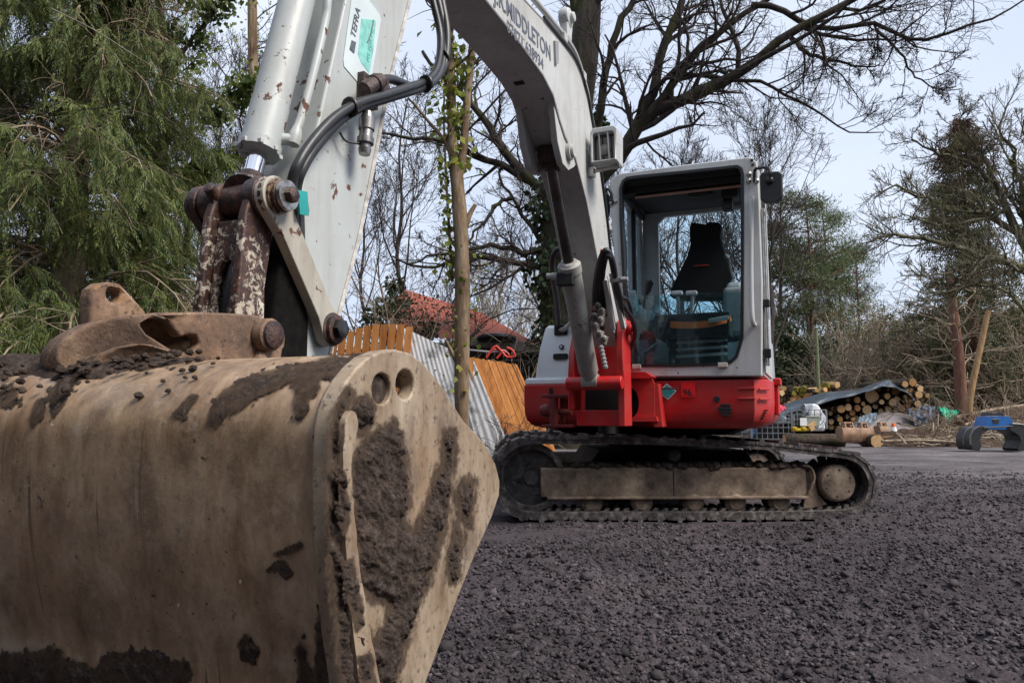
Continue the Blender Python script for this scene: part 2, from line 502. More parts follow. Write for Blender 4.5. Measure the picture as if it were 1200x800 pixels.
def m_glass(name, tint, gloss=0.16, dust=0.0, dustcol=(0.45, 0.55, 0.58)):
    t = NT(name)
    tr = t.n("ShaderNodeBsdfTransparent"); tr.inputs[0].default_value = (*tint, 1)
    gl = t.n("ShaderNodeBsdfGlossy"); gl.inputs["Roughness"].default_value = 0.04
    gl.inputs[0].default_value = (0.9, 0.97, 1.0, 1)
    mx = t.n("ShaderNodeMixShader")
    fr = t.n("ShaderNodeLayerWeight"); fr.inputs["Blend"].default_value = 0.5
    t.l(t.math('ADD', t.math('MULTIPLY', t.math('POWER', fr.outputs["Facing"], 4.0), 0.8), gloss, True), mx.inputs[0])
    t.l(tr.outputs[0], mx.inputs[1]); t.l(gl.outputs[0], mx.inputs[2])
    last = mx.outputs[0]
    if dust:
        df = t.n("ShaderNodeBsdfDiffuse"); df.inputs[0].default_value = (*dustcol, 1)
        m2 = t.n("ShaderNodeMixShader")
        s = t.ramp(t.noise(70, 6, 0.7), [(0.60, 0.0), (0.66, 1.0)])
        s = t.math('MULTIPLY', s, t.ramp(t.noise(4.5, 4), [(0.42, 0.0), (0.62, 1.0)]))
        s = t.math('ADD', t.math('MULTIPLY', s, dust * 20), t.ramp(t.noise(3, 5), [(0.3, dust * 0.3), (0.7, dust)]), True)
        t.l(s, m2.inputs[0]); t.l(last, m2.inputs[1]); t.l(df.outputs[0], m2.inputs[2]); last = m2.outputs[0]
    t.l(last, t.out.inputs["Surface"])
    return t.m
M['glass'] = m_glass("clear_cab_glass", (0.88, 0.97, 1.0), 0.01, 0.006)
M['lowglass'] = m_glass("dusty_lower_glass", (0.70, 0.84, 0.87), 0.045, 0.030, (0.34, 0.46, 0.50))
# ------------------------------------------------------------------ THE EXCAVATOR
# local frame of the machine: x = v (to its left side), y = w (towards its tail), z = height
PSI = math.radians(22)
P0 = (0.65, 4.9)
CP, SP = math.cos(PSI), math.sin(PSI)

def w2l(p):
    dx, dy = p[0] - P0[0], p[1] - P0[1]
    return Vector((CP * dx - SP * dy, SP * dx + CP * dy, p[2]))
CAM_L = w2l((0, 0, EYE))

def L(px, py, v=None, w=None):
    """machine-frame point on the ray of a photo pixel, on the plane x = v or y = w"""
    r = ray(px, py)
    d = w2l((P0[0] + r.x, P0[1] + r.y, r.z))
    t = (v - CAM_L.x) / d.x if v is not None else (w - CAM_L.y) / d.y
    return CAM_L + d * t

def proj_np(P):
    """machine-frame points (...,3) -> photo pixels (...,2)"""
    x = P0[0] + CP * P[..., 0] + SP * P[..., 1]
    y = P0[1] - SP * P[..., 0] + CP * P[..., 1]
    z = P[..., 2] - EYE
    f = y * math.cos(PITCH) + z * math.sin(PITCH); u = -y * math.sin(PITCH) + z * math.cos(PITCH)
    return np.stack([600 + FPX * x / f, 400 - FPX * u / f], -1)

def wz(px, py, v):
    p = L(px, py, v=v); return (p.y, p.z)
def vz(px, py, w):
    p = L(px, py, w=w); return (p.x, p.z)
FV = lambda a, p: (a, p[0], p[1])      # profile in (w, z), extruded along v
FW = lambda a, p: (p[0], a, p[1])      # profile in (v, z), extruded along w
FZ = lambda a, p: (p[0], p[1], a)      # plan in (v, w), extruded along z

EX = empty("excavator", (P0[0], P0[1], 0), -PSI,
           "white and red tracked excavator with its muddy digging bucket lowered towards us", "excavator")

def part(name, mb, mat, parent=None, **kw):
    return mb.build(name, mat, parent if parent is not None else EX, **kw)

# --- tracks ----------------------------------------------------------------
TYAW = math.radians(1.2)
def track_pt(s, t, z, base):
    """s along the track (image left to right), t away from the camera"""
    c, q = math.cos(TYAW), math.sin(TYAW); s = s * 1.022
    return w2l((base[0] + c * s - q * t, base[1] + q * s + c * t, z))

def belt_path():
    rl, rr = 0.272, 0.222
    pts = []
    for i in range(13):
        a = math.pi * (0.5 + i / 12.0); pts.append((0.20 + rl * math.cos(a), 0.275 + rl * math.sin(a)))
    pts += [(0.7, 0.002), (1.2, 0.0), (1.7, 0.0), (2.05, 0.004)]
    for i in range(11):
        a = -math.pi / 2 + math.pi * i / 10.0; pts.append((2.240 + rr * math.cos(a), 0.232 + rr * math.sin(a)))
    pts += [(2.02, 0.478), (1.80, 0.506), (1.5, 0.524), (1.25, 0.534), (1.0, 0.542), (0.75, 0.547), (0.45, 0.549)]
    return pts

def resample_closed(pts, n):
    P = np.array(pts + [pts[0]]); seg = np.linalg.norm(np.diff(P, axis=0), axis=1)
    c = np.concatenate([[0], np.cumsum(seg)]); s = np.linspace(0, c[-1], n, endpoint=False)
    return np.stack([np.interp(s, c, P[:, 0]), np.interp(s, c, P[:, 1])], -1)

def make_track(base, width, detail):
    path = resample_closed(belt_path(), 132)
    tan = np.roll(path, -1, 0) - np.roll(path, 1, 0); tan /= np.linalg.norm(tan, axis=1)[:, None]
    nrm = np.stack([tan[:, 1], -tan[:, 0]], -1)        # outward for this winding
    mb = MB(); n = len(path)
    inner = path - nrm * 0.050; outer = path - nrm * 0.010
    vs = []
    for k in range(n):
        for (q, t) in ((outer[k], 0.0), (outer[k], width), (inner[k], width), (inner[k], 0.0)):
            vs.append(track_pt(q[0], t, q[1], base))
    fs = []
    for k in range(n):
        a, b = 4 * k, 4 * ((k + 1) % n)
        for i in range(4): fs.append((a + i, a + (i + 1) % 4, b + (i + 1) % 4, b + i))
    mb.add(vs, fs)
    belt = part("track", mb, M['shoe'], smooth=50)
    # pads, one by one
    NS = 44
    ps = resample_closed(belt_path(), NS)
    tn = np.roll(ps, -1, 0) - np.roll(ps, 1, 0); tn /= np.linalg.norm(tn, axis=1)[:, None]
    rr = random.Random(3)
    for k in range(NS):
        q, d = ps[k], tn[k]; nn = np.array([d[1], -d[0]])
        m = MB()
        j = rr.uniform(-0.004, 0.004)
        prof = [(-0.060, -0.020), (0.060, -0.020), (0.060, -0.004), (0.040, 0.0), (0.034, 0.016 + j), (0.010, 0.018 + j), (0.004, 0.001), (-0.052, 0.0), (-0.060, -0.006)]
        poly = [(q[0] + d[0] * a + nn[0] * b, q[1] + d[1] * a + nn[1] * b) for a, b in prof]
        m.prism(poly, -0.006, width + 0.006, lambda a, p: track_pt(p[0], a, p[1], base))
        m.build("track_shoe", M['shoe'], belt, smooth=0)
    # the chain links that show along the inside of the belt
    m = MB()
    pl_ = resample_closed(belt_path(), 88)
    tl = np.roll(pl_, -1, 0) - np.roll(pl_, 1, 0); tl /= np.linalg.norm(tl, axis=1)[:, None]
    for k in range(88):
        q, d = pl_[k], tl[k]; nn = np.array([d[1], -d[0]])
        if q[1] > 0.10: continue
        for t0, t1, hh, sk in ((0.05, 0.13, 0.070, 0.012), (width - 0.13, width - 0.06, 0.070, 0.0)):
            prof = [(-0.020 - sk, -0.040), (0.020 - sk, -0.040), (0.013 + sk, -hh), (-0.013 + sk, -hh)]
            poly = [(q[0] + d[0] * a + nn[0] * b, q[1] + d[1] * a + nn[1] * b) for a, b in prof]
            m.prism(poly, t0, t1, lambda a, p: track_pt(p[0], a, p[1], base))
    c = m.build("drive_lug", M['shoe'], belt, smooth=0); c["kind"] = "stuff"
    # side frame
    T = lambda s, t, z: track_pt(s, t, z, base)
    m = MB()
    z0, z1 = 0.147, 0.332
    prof = [(0.10, z1 - 0.015), (0.11, z1), (0.118, z0 + 0.03), (0.10, z0 + 0.012), (0.10, z0), (0.30, z0), (0.30, z1 - 0.015)]
    s0, s1 = 0.262, 2.02
    # C-shaped beam: front face plate with top and bottom lips
    face = [(0.05, z0), (0.05, z1), (0.062, z1 + 0.006), (0.34, z1 + 0.03), (0.34, z0 - 0.01), (0.062, z0 - 0.006)]
    m.prism([(t, z) for t, z in face], s0, 1.135, lambda a, p: T(a, p[0], p[1]))
    m.prism([(t + 0.006, z) for t, z in face], 1.141, s1, lambda a, p: T(a, p[0], p[1]))
    m.beam(T(s0 + 0.04, 0.045, z0 - 0.006), T(s1, 0.045, z0 - 0.006), 0.05, 0.018)
    fr = part("track_frame", m, M['frame'], bevel=0.005)
    if detail:
        # soil lying along the top of the frame
        cnt = 180; mm = MB()
        rr = random.Random(9)
        for i in range(cnt):
            s = rr.uniform(s0 + 0.05, s1 + 0.05); t = rr.uniform(0.06, 0.22); r = rr.uniform(0.010, 0.030) * (1.3 if s > 1.3 else 1)
            p = T(s, t, z1 + 0.012 + rr.uniform(0, 0.015))
            mm.lathe(p - Vector((0, 0, r)), (rr.uniform(-.3, .3), rr.uniform(-.3, .3), 1), [(0, r * 0.6), (r * 0.7, r * 1.2), (r * 1.6, r * 0.5)], 6)
        q = mm.build("soil", M['mud'], fr, smooth=0); q["kind"] = "stuff"
    # wheels
    m = MB(); cs, cz = 0.20, 0.275
    hub = T(cs, 0.08, cz); ax = (T(cs, 1, cz) - T(cs, 0, cz)).normalized()
    holes = [circle2(0.10 * math.cos(a), 0.10 * math.sin(a), 0.028, 12) for a in (0.35, 1.92, 3.49, 5.06)]
    ox = (T(1, 0, 0) - T(0, 0, 0)).normalized()
    def WH(a, p): return T(cs, 0, cz) + ox * p[0] + Vector((0, 0, p[1])) + ax * a
    m.plate(circle2(0, 0, 0.190, 40), holes, 0.085, 0.11, WH)
    m.lathe(T(cs, 0.06, cz), ax, [(0, 0.05), (0.05, 0.055), (0.2, 0.05)], 20)
    iw = part("idler_wheel", m, M['track'])
    m = MB(); m.plate(circle2(0, 0, 0.230, 48), [circle2(0, 0, 0.186, 48)], 0.055, 0.30, WH)
    m.build("rim", M['shoe'], iw, bevel=0.006)
    m = MB()
    cs, cz = 2.225, 0.235
    for i in range(14):
        a = 2 * math.pi * i / 14
        d = ox * math.cos(a) + Vector((0, 0, math.sin(a)))
        c = T(cs, 0.2, cz)
        m.beam(c + d * 0.10, c + d * 0.178, 0.05, 0.035, ax)
    m.lathe(T(cs, 0.175, cz), ax, [(0, 0.14), (0.05, 0.14)], 28)
    part("sprocket", m, M['track'])
    m = MB()
    m.lathe(T(cs + 0.0, 0.035, cz + 0.0), ax, [(0, 0.105), (0.004, 0.114), (0.012, 0.117), (0.012, 0.122), (0.02, 0.124), (0.18, 0.130)], 40)
    mo = part("travel_motor", m, M['frame'])
    m = MB()
    for i in range(6):
        a = 2 * math.pi * i / 6 + 0.4
        d = ox * math.cos(a) * 0.088 + Vector((0, 0, math.sin(a) * 0.088))
        m.cyl(T(cs, 0.033, cz) + d, T(cs, 0.05, cz) + d, 0.007, n=8)
    b = m.build("bolt", M['dark'], mo); b["kind"] = "stuff"
    m = MB()
    m.prism([(2.0, 0.06), (2.03, 0.32), (2.06, 0.34), (2.085, 0.26), (2.10, 0.16), (2.16, 0.09), (2.10, 0.075)], 0.07, 0.12, lambda a, p: T(p[0], a, p[1]))
    m.tube(catmull([T(2.0, 0.055, 0.35), T(2.05, 0.05, 0.335), T(2.07, 0.05, 0.27), T(2.05, 0.05, 0.21), T(2.03, 0.05, 0.16)], 5), 0.012, 8)
    part("motor_bracket", m, M['frame'], bevel=0.004)
    for s in (0.60, 0.93, 1.27, 1.55, 1.84):
        m = MB()
        m.lathe(T(s, 0.045, 0.108), ax, [(0, 0.022), (0.004, 0.034), (0.004, 0.046), (0.016, 0.062), (0.022, 0.073), (0.05, 0.074), (0.05, 0.060), (0.20, 0.060)], 24)
        part("track_roller", m, M['frame'])
    m = MB()
    m.lathe(T(1.16, 0.10, 0.415), ax, [(0, 0.035), (0.01, 0.045), (0.06, 0.045), (0.2, 0.04)], 18)
    part("carrier_roller", m, M['track'])
    return belt

TB_NEAR = (-0.075, 4.97)
make_track(TB_NEAR, 0.40, True)
make_track((-0.10, 6.55), 0.40, False)

# lower chassis between the tracks
m = MB()
TT = lambda s, t, z: track_pt(s, t, z, TB_NEAR)
m.prism([(0.55, 0.24), (1.85, 0.24), (1.75, 0.44), (0.7, 0.44)], 0.41, 1.56, lambda a, p: TT(p[0], a, p[1]))
part("chassis", m, M['dark'], bevel=0.01)
SLEW = w2l((1.19, 5.98, 0))
m = MB()
m.lathe((SLEW.x, SLEW.y, 0.43), (0, 0, 1), [(0, 0.42), (0.05, 0.42), (0.05, 0.46), (0.10, 0.46), (0.10, 0.40), (0.20, 0.40)], 48)
part("slew_ring", m, M['dark'])

# --- red upper body ----------------------------------------------------------
def loft(plan, levels, closed_top=True):
    """plan polygon in (v, w); levels: (z, inset)"""
    mb = MB(); n = len(plan)
    cx = sum(p[0] for p in plan) / n; cy = sum(p[1] for p in plan) / n
    vs = []
    for z, ins in levels:
        for i, p in enumerate(plan):
            a, b = plan[i - 1], plan[(i + 1) % n]
            d1 = Vector((p[0] - a[0], p[1] - a[1])).normalized(); d2 = Vector((b[0] - p[0], b[1] - p[1])).normalized()
            nn = Vector((-(d1.y + d2.y), d1.x + d2.x)).normalized()
            if nn.dot(Vector((cx - p[0], cy - p[1]))) < 0: nn = -nn
            k = 1 / max(0.5, math.sqrt((1 + d1.dot(d2)) / 2))
            vs.append((p[0] + nn.x * ins * k, p[1] + nn.y * ins * k, z))
    fs = []
    for l in range(len(levels) - 1):
        fs += [(l * n + i, l * n + (i + 1) % n, (l + 1) * n + (i + 1) % n, (l + 1) * n + i) for i in range(n)]
    fs += [tuple(range(n - 1, -1, -1)), tuple(range((len(levels) - 1) * n, len(levels) * n))]
    return mb.add(vs, fs)

body_plan = [(0.24, 0.11), (0.90, 0.11), (0.975, 0.22), (1.0, 0.45), (1.01, 1.1), (0.96, 1.5), (0.75, 1.78), (0.35, 1.93), (-0.15, 1.93),
             (-0.55, 1.75), (-0.76, 1.4), (-0.815, 0.9), (-0.81, 0.52), (-0.77, 0.42), (-0.30, 0.40), (-0.10, 0.34), (0.10, 0.25)]
m = loft(body_plan, [(0.604, 0.11), (0.622, 0.055), (0.655, 0.020), (0.71, 0.004), (0.78, 0.0), (0.912, 0.0), (0.917, 0.005)])
body = part("lower_body", m, M['red'], bevel=0.005)
m = MB()
for z_, x0_, x1_ in ((0.858, 0.80, 0.905), (0.795, 0.80, 0.905)): m.box(((x0_ + x1_) / 2, 0.108, z_), (x1_ - x0_, 0.012, 0.012)); m.box((0.955, 0.166, z_ - 0.004), (0.10, 0.012, 0.012), Matrix.Rotation(0.97, 3, "Z"))
m.build("panel_rib", M["red"], body, bevel=0.003)
m = loft(body_plan, [(0.56, 0.30), (0.60, 0.2)])
part("belly_plate", m, M['dark'])
# slots and vents in the lower body
m = MB()
def front_slot(px, py, w_px, h_px, dep=0.004, wpl=0.106):
    a = L(px - w_px / 2, py, w=wpl); b = L(px + w_px / 2, py, w=wpl); c = L(px, py - h_px / 2, w=wpl); d = L(px, py + h_px / 2, w=wpl)
    return ((a.x + b.x) / 2, wpl, (c.z + d.z) / 2), (abs(b.x - a.x), dep * 2, abs(c.z - d.z))
for px, py, ww, hh in ((850, 474.5, 12, 3), (849.5, 479, 16, 4), (850, 482.8, 15, 3), (851, 486.5, 10, 3)):
    c, s = front_slot(px, py, ww, hh); m.box(c, s)
c, s = front_slot(840, 467.5, 7, 7)
m.lathe((c[0], 0.112, c[2]), (0, -1, 0), [(0, 0.020), (0.008, 0.020)], 16)
part("vent_slot", m, M['dark'], bevel=0.003)
# teal diamond sticker and the square marked 96
m = MB()
d = [vz(771, 459, 0.106), vz(781.5, 449, 0.106), vz(793, 458, 0.106), vz(783, 468.5, 0.106)]
m.prism(d, 0.1045, 0.102, FW)
st = part("diamond_sticker", m, m_flat("sticker_edge", (0.62, 0.68, 0.68), 0.4, vary=0.08))
m = MB()
cx_, cz_ = sum(p[0] for p in d) / 4, sum(p[1] for p in d) / 4
m.prism([(cx_ + (p[0] - cx_) * 0.84, cz_ + (p[1] - cz_) * 0.84) for p in d], 0.1016, 0.1006, FW)
m.build("sticker_face", m_flat("teal_print", (0.03, 0.33, 0.36), 0.35, vary=0.5, scale=120), st)

def text_mesh(body, size, bold=0.0, mat=None, name="lettering", parent=None, origin=(0, 0, 0), xdir=(1, 0, 0), ydir=(0, 0, 1), squeeze=1.0, shear=0.0, depth=0.0006):
    cu = bpy.data.curves.new("lettering_curve", 'FONT')
    cu.body = body; cu.size = size; cu.offset = bold; cu.extrude = depth; cu.shear = shear
    cu.resolution_u = 3
    ob = bpy.data.objects.new("lettering_curve", cu)
    me = bpy.data.meshes.new_from_object(ob)
    bpy.data.objects.remove(ob); bpy.data.curves.remove(cu)
    X, Y = Vector(xdir).normalized(), Vector(ydir).normalized(); Z = X.cross(Y)
    for v in me.vertices:
        p = v.co.copy(); v.co = Vector(origin) + X * p.x * squeeze + Y * p.y + Z * p.z
    me.materials.clear(); me.materials.append(mat)
    o = bpy.data.objects.new(name, me)
    return link(o, parent)

M['ink'] = m_flat("grey_ink", (0.10, 0.11, 0.14), 0.5, vary=0.35, scale=60)
M['blackink'] = m_flat("black_ink", (0.02, 0.015, 0.015), 0.5)
m = MB()
q = [vz(798.5, 447.5, 0.106), vz(815, 447.5, 0.106), vz(815, 465, 0.106), vz(798.5, 465, 0.106)]
m.prism(q, 0.1045, 0.102, FW)
st = part("number_sticker", m, m_flat("bright_red_sticker", (0.75, 0.015, 0.02), 0.4, vary=0.05))
a = vz(800, 463.2, 0.101)
text_mesh("96.", 0.060, 0.0012, M['blackink'], "lettering", st, (a[0], 0.1010, a[1]), squeeze=0.95)

# side pillar and grab step at the corner of the body
m = MB()
m.box((1.012, 0.62, 0.80), (0.03, 0.16, 0.22)); m.box((1.018, 0.62, 0.915), (0.05, 0.20, 0.05))
part("corner_panel", m, M['red'], bevel=0.01)
m = MB()
for k in range(4):
    p = L(902 - k * 1.3, 481 + k * 3.0, w=0.2)
    m.box((p.x - 0.02, 0.185, p.z), (0.012, 0.02, 0.010), Matrix.Rotation(0.95, 3, 'Z'))
part("drain_hole", m, M['dark'])

# --- engine hood -----------------------------------------------------------
hood_plan = [(-0.325, 0.47), (-0.325, 1.75), (-0.5, 1.72), (-0.70, 1.4), (-0.735, 0.9), (-0.73, 0.56), (-0.69, 0.47)]
m = loft(hood_plan, [(0.957, 0.0), (1.05, 0.008), (1.2, 0.032), (1.30, 0.06), (1.355, 0.075), (1.378, 0.105)])
hood = part("engine_hood", m, M['hood'], bevel=0.014, seg=3)
m = loft([(-0.25, 0.44), (-0.25, 1.80), (-0.55, 1.74), (-0.76, 1.4), (-0.812, 0.9), (-0.808, 0.54), (-0.775, 0.44)], [(0.921, 0.0), (0.958, 0.004), (0.972, 0.03)])
m.build("hood_ledge", M['hood'], hood, bevel=0.008)
m = MB(); c = L(655, 417, w=0.44)
m.prism([(c.x + x * 0.058 * (1 if abs(x) < 1 else 1), c.z + z) for x, z in ((-1, -0.012), (-0.85, -0.022), (0.85, -0.022), (1, -0.012), (1, 0.012), (0.85, 0.022), (-0.85, 0.022), (-1, 0.012))], 0.470, 0.492, FW)
m.build("hood_handle", M['black'], hood, bevel=0.004)
m = MB(); c = L(657, 406, w=0.47); m.lathe((c.x, 0.505, c.z), (0, -1, 0), [(0, 0.018), (0.02, 0.018), (0.024, 0.012)], 18)
m.mat(1).lathe((c.x, 0.482, c.z), (0, -1, 0), [(0, 0.009), (0.003, 0.009)], 12)
m.build("hood_lock", [M['black'], M['hood']], hood)
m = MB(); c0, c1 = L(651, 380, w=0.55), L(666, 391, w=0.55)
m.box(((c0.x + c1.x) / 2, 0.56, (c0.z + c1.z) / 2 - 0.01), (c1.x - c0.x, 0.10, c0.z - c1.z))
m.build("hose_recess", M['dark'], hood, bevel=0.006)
m = loft([(-0.3, 1.03), (0.97, 1.03), (0.97, 1.5), (0.73, 1.76), (0.35, 1.90), (-0.15, 1.90), (-0.5, 1.74)], [(0.921, 0.0), (1.25, 0.01), (1.33, 0.05)])
part("rear_hood", m, m_paint("slate_hood", (0.30, 0.34, 0.39), 0.4, -0.1), bevel=0.02)

# --- cab --------------------------------------------------------------------
WF = 0.10
outer = [vz(*p, WF) for p in ((735, 441.5), (893, 441), (893.5, 330), (890, 240), (888.5, 200), (887, 191), (881, 185.5), (870, 185.5), (800, 194), (730, 203.5), (720, 207), (714.5, 214), (716, 240), (722, 330), (727, 400), (733, 438))]
inner_px = [(741, 429), (790, 429), (845, 427.5), (857, 425), (864, 418), (868, 405), (870.5, 395), (871, 300), (871, 205), (869, 198), (864, 195.3), (800, 202), (745, 207.5), (735, 209), (730, 213), (727, 222), (727.5, 260), (731, 330), (735, 400), (738, 424)]
inner = [vz(*p, WF) for p in inner_px]
m = MB()
m.plate(outer, [inner], WF - 0.015, WF + 0.07, FW)
V0, V1 = 0.035, 0.945
ZB, ZT = 0.935, 2.325
WR = 1.00
# right-hand (door) side and left side, each a pierced panel; rear panel with its window
side_o = [(WF + 0.072, ZB), (WR, ZB), (WR, 1.9), (WR - 0.05, ZT), (WF + 0.072, ZT)]
side_h = [(WF + 0.13, ZB + 0.12), (WR - 0.12, ZB + 0.45), (WR - 0.13, ZT - 0.18), (WR - 0.2, ZT - 0.11), (WF + 0.16, ZT - 0.09), (WF + 0.13, ZT - 0.13)]
m.plate(side_o, [side_h], 0.925, 0.962, FV)
side_h2 = [(WF + 0.13, ZB + 0.10), (WF + 0.48, ZB + 0.10), (WF + 0.48, ZT - 0.13), (WF + 0.45, ZT - 0.10), (WF + 0.16, ZT - 0.09), (WF + 0.13, ZT - 0.13)]
side_h3 = [(WF + 0.53, ZB + 0.40), (WR - 0.10, ZB + 0.40), (WR - 0.11, ZT - 0.15), (WR - 0.15, ZT - 0.11), (WF + 0.55, ZT - 0.10), (WF + 0.53, ZT - 0.13)]
m.plate(side_o, [side_h2, side_h3], -0.005, 0.030, FV)
rear_o = [(V0, ZB), (0.922, ZB), (0.922, ZT - 0.02), (V0, ZT - 0.02)]
rtl = L(771, 253, w=WR - 0.045); rtl.z = min(rtl.z, 2.245)
rear_h = [(rtl.x, ZB + 0.40), (0.84, ZB + 0.40), (0.86, ZB + 0.44), (0.86, rtl.z - 0.04), (0.83, rtl.z + 0.005), (rtl.x + 0.05, rtl.z), (rtl.x, rtl.z - 0.05)]
m.plate(rear_o, [rear_h], WR - 0.045, WR - 0.002, FW)
roof = [(-0.03, ZT + 0.004), (0.0, ZT + 0.02), (0.3, ZT + 0.036), (0.7, ZT + 0.036), (0.93, ZT + 0.022), (0.965, ZT + 0.004), (0.93, ZT - 0.018), (0.0, ZT - 0.018)]
m.prism(roof, WF + 0.073, WR + 0.02, FW)
m.box(((V0 + V1) / 2, 0.57, 0.95), (0.90, 0.78, 0.04))
cab = part("cab", m, M['cabwhite'], bevel=0.012, seg=3)
# black seal round the front opening
def inset2(poly, d):
    n = len(poly); out = []
    cx = sum(p[0] for p in poly) / n; cy = sum(p[1] for p in poly) / n
    for i, p in enumerate(poly):
        a, b = Vector(poly[i - 1]), Vector(poly[(i + 1) % n]); q = Vector(p)
        d1 = (q - a).normalized(); d2 = (b - q).normalized()
        nn = Vector((-(d1.y + d2.y), d1.x + d2.x)).normalized()
        if nn.dot(Vector((cx, cy)) - q) < 0: nn = -nn
        out.append(tuple(q + nn * d))
    return out
m = MB(); m.plate(inset2(inner, -0.004), [inset2(inner, 0.014)], WF - 0.022, WF + 0.05, FW)
m.build("window_seal", M['black'], cab)
# ceiling lining, visor, wiper motor, pillars' dark trims
m = MB()
m.box((0.49, 0.56, 2.290), (0.86, 0.78, 0.028))
p0, p1 = L(735, 232, w=WF + 0.1), L(868, 226, w=WF + 0.1)
m.box((0.49, 0.26, 2.255), (0.86, 0.10, 0.05))
m.box((0.046, 0.56, 2.255), (0.03, 0.78, 0.05)); m.box((0.905, 0.56, 2.255), (0.03, 0.78, 0.05)); m.box((0.043, 0.605, 1.6), (0.024, 0.05, 1.25))
m.build("ceiling_lining", M['dark'], cab, bevel=0.012)
m = MB()
a = L(742, 214, w=WF + 0.09); b = L(868, 204, w=WF + 0.09)
m.box(((a.x + b.x) / 2, WF + 0.20, 2.232), (b.x - a.x, 0.16, 0.018), Matrix.Rotation(0.35, 3, 'X'))
m.build("sun_visor", m_flat("tan_visor", (0.30, 0.17, 0.13), 0.5), cab, bevel=0.004)
m = MB(); a = L(856, 226, w=WF + 0.3); m.box((a.x, WF + 0.30, a.z), (0.11, 0.12, 0.10)); m.box((a.x - 0.02, WF + 0.31, a.z - 0.09), (0.07, 0.08, 0.07))
m.build("radio", M['black'], cab, bevel=0.01)
m = MB(); a = L(820, 222, w=WF + 0.35)
m.box((a.x, WF + 0.40, a.z), (0.17, 0.06, 0.08))
m.build("ceiling_mirror", M['black'], cab, bevel=0.02)
# panes
m = MB()
lg = [vz(*p, WF + 0.03) for p in ((735, 346.5), (868, 342), (869, 398), (864, 415), (855, 425.5), (742, 428), (739, 400))]
m.prism(lg, WF + 0.030, WF + 0.036, FW)
m.build("lower_window", M['lowglass'], cab, smooth=0)
m = MB(); m.prism(side_h2, 0.006, 0.012, FV); m.build("side_window", M['glass'], cab, smooth=0)
m = MB(); m.prism(side_h3, 0.006, 0.012, FV); m.build("side_window", M['glass'], cab, smooth=0)
m = MB(); m.prism(side_h, 0.940, 0.946, FV); m.build("door_window", M['glass'], cab, smooth=0)
m = MB(); m.prism(rear_h, WR - 0.026, WR - 0.020, FW); m.build("rear_window", M['glass'], cab, smooth=0)
# window clips at the sill, hinges
m = MB()
for px, py in ((746, 429.5), (847, 427.5)):
    p = L(px, py, w=WF - 0.02); m.box((p.x, WF - 0.022, p.z), (0.06, 0.02, 0.03))
m.build("window_clip", m_flat("pale_clip", (0.50, 0.46, 0.42), 0.6), cab, bevel=0.004)
m = MB()
for px, py in ((877, 212), (886.5, 212), (877.5, 204)):
    p = L(px, py, w=WF - 0.02); m.lathe((p.x, WF - 0.01, p.z), (0, -1, 0), [(0, 0.017), (0.012, 0.017), (0.022, 0.008)], 12)
for px, py in ((721, 236), (716, 238)):
    p = L(px, py, w=WF - 0.02); m.lathe((p.x, WF - 0.01, p.z), (0, -1, 0), [(0, 0.015), (0.012, 0.015), (0.022, 0.008)], 12)
m.build("hinge_bolt", M['steel'], cab)
m = MB()
for px, py in ((881, 187.5), (882, 193)):
    p = L(px, py, w=WF - 0.02); m.lathe((p.x, WF - 0.012, p.z), (0, -1, 0), [(0, 0.010), (0.006, 0.010)], 10)
m.build("bolt", M['black'], cab)
# grab handle on the front pillar
m = MB()
hp = [L(881.5, 234, w=WF - 0.02), L(880.5, 238, w=WF - 0.055), L(880, 300, w=WF - 0.06), L(880.5, 350, w=WF - 0.06), L(882, 376, w=WF - 0.06), L(884.5, 381, w=WF - 0.02)]
m.tube(catmull(hp, 6), 0.015, 10)
m.build("grab_handle", M['cabwhite'], cab)
# long rail on the door side, door frame line and latch
m = MB()
x = 0.985
m.tube([(x, 0.16, 2.02), (x, 0.16, 1.0)], 0.013, 10)
for z in (1.98, 1.42, 1.06): m.beam((0.95, 0.16, z), (x + 0.012, 0.16, z), 0.02, 0.02)
m.build("door_rail", M['steel'], cab)
m = MB(); m.box((x - 0.002, 0.158, 1.40), (0.05, 0.05, 0.05)); m.box((x - 0.002, 0.158, 1.08), (0.045, 0.05, 0.06))
m.build("door_catch", M['black'], cab, bevel=0.008)
m = MB(); m.plate([(WF + 0.075, ZB + 0.02), (WR - 0.02, ZB + 0.02), (WR - 0.06, ZT - 0.04), (WF + 0.075, ZT - 0.04)], [side_h], 0.963, 0.972, FV)
m.build("door", M['cabwhite'], cab, bevel=0.004)
# mirrors
def mirror(cx, cy, wpx, hpx, w, armfrom, name="mirror"):
    c = L(cx, cy, w=w); s = abs(L(cx + 1, cy, w=w).x - c.x)
    hw, hh = wpx * s / 2, hpx * s / 2
    mb = MB()
    poly = [(c.x - hw * 0.85, c.z + hh), (c.x + hw * 0.75, c.z + hh * 0.97), (c.x + hw, c.z + hh * 0.8), (c.x + hw * 0.98, c.z - hh * 0.72), (c.x + hw * 0.6, c.z - hh), (c.x - hw * 0.6, c.z - hh), (c.x - hw, c.z - hh * 0.75), (c.x - hw, c.z + hh * 0.8)]
    mb.prism(poly, w - 0.012, w + 0.03, FW)
    mb.lathe((c.x - 0.01, w - 0.01, c.z + hh * 0.42), (0, -1, 0), [(0, 0.028), (0.02, 0.024), (0.026, 0.012)], 16)
    o = mb.build(name, M['black'], cab, bevel=0.012, seg=3)
    mb = MB(); mb.tube(catmull(armfrom + [Vector((c.x - 0.01, w - 0.02, c.z + hh * 0.42))], 6), 0.010, 8)
    mb.build("mirror_arm", M['black'], cab)
    return o
mirror(904, 219.5, 27, 39, 0.02, [L(884, 213, w=WF - 0.02), L(884.5, 200, w=WF - 0.04), L(890, 197, w=0.03), L(900, 197, w=0.0), L(903, 203, w=-0.02)])
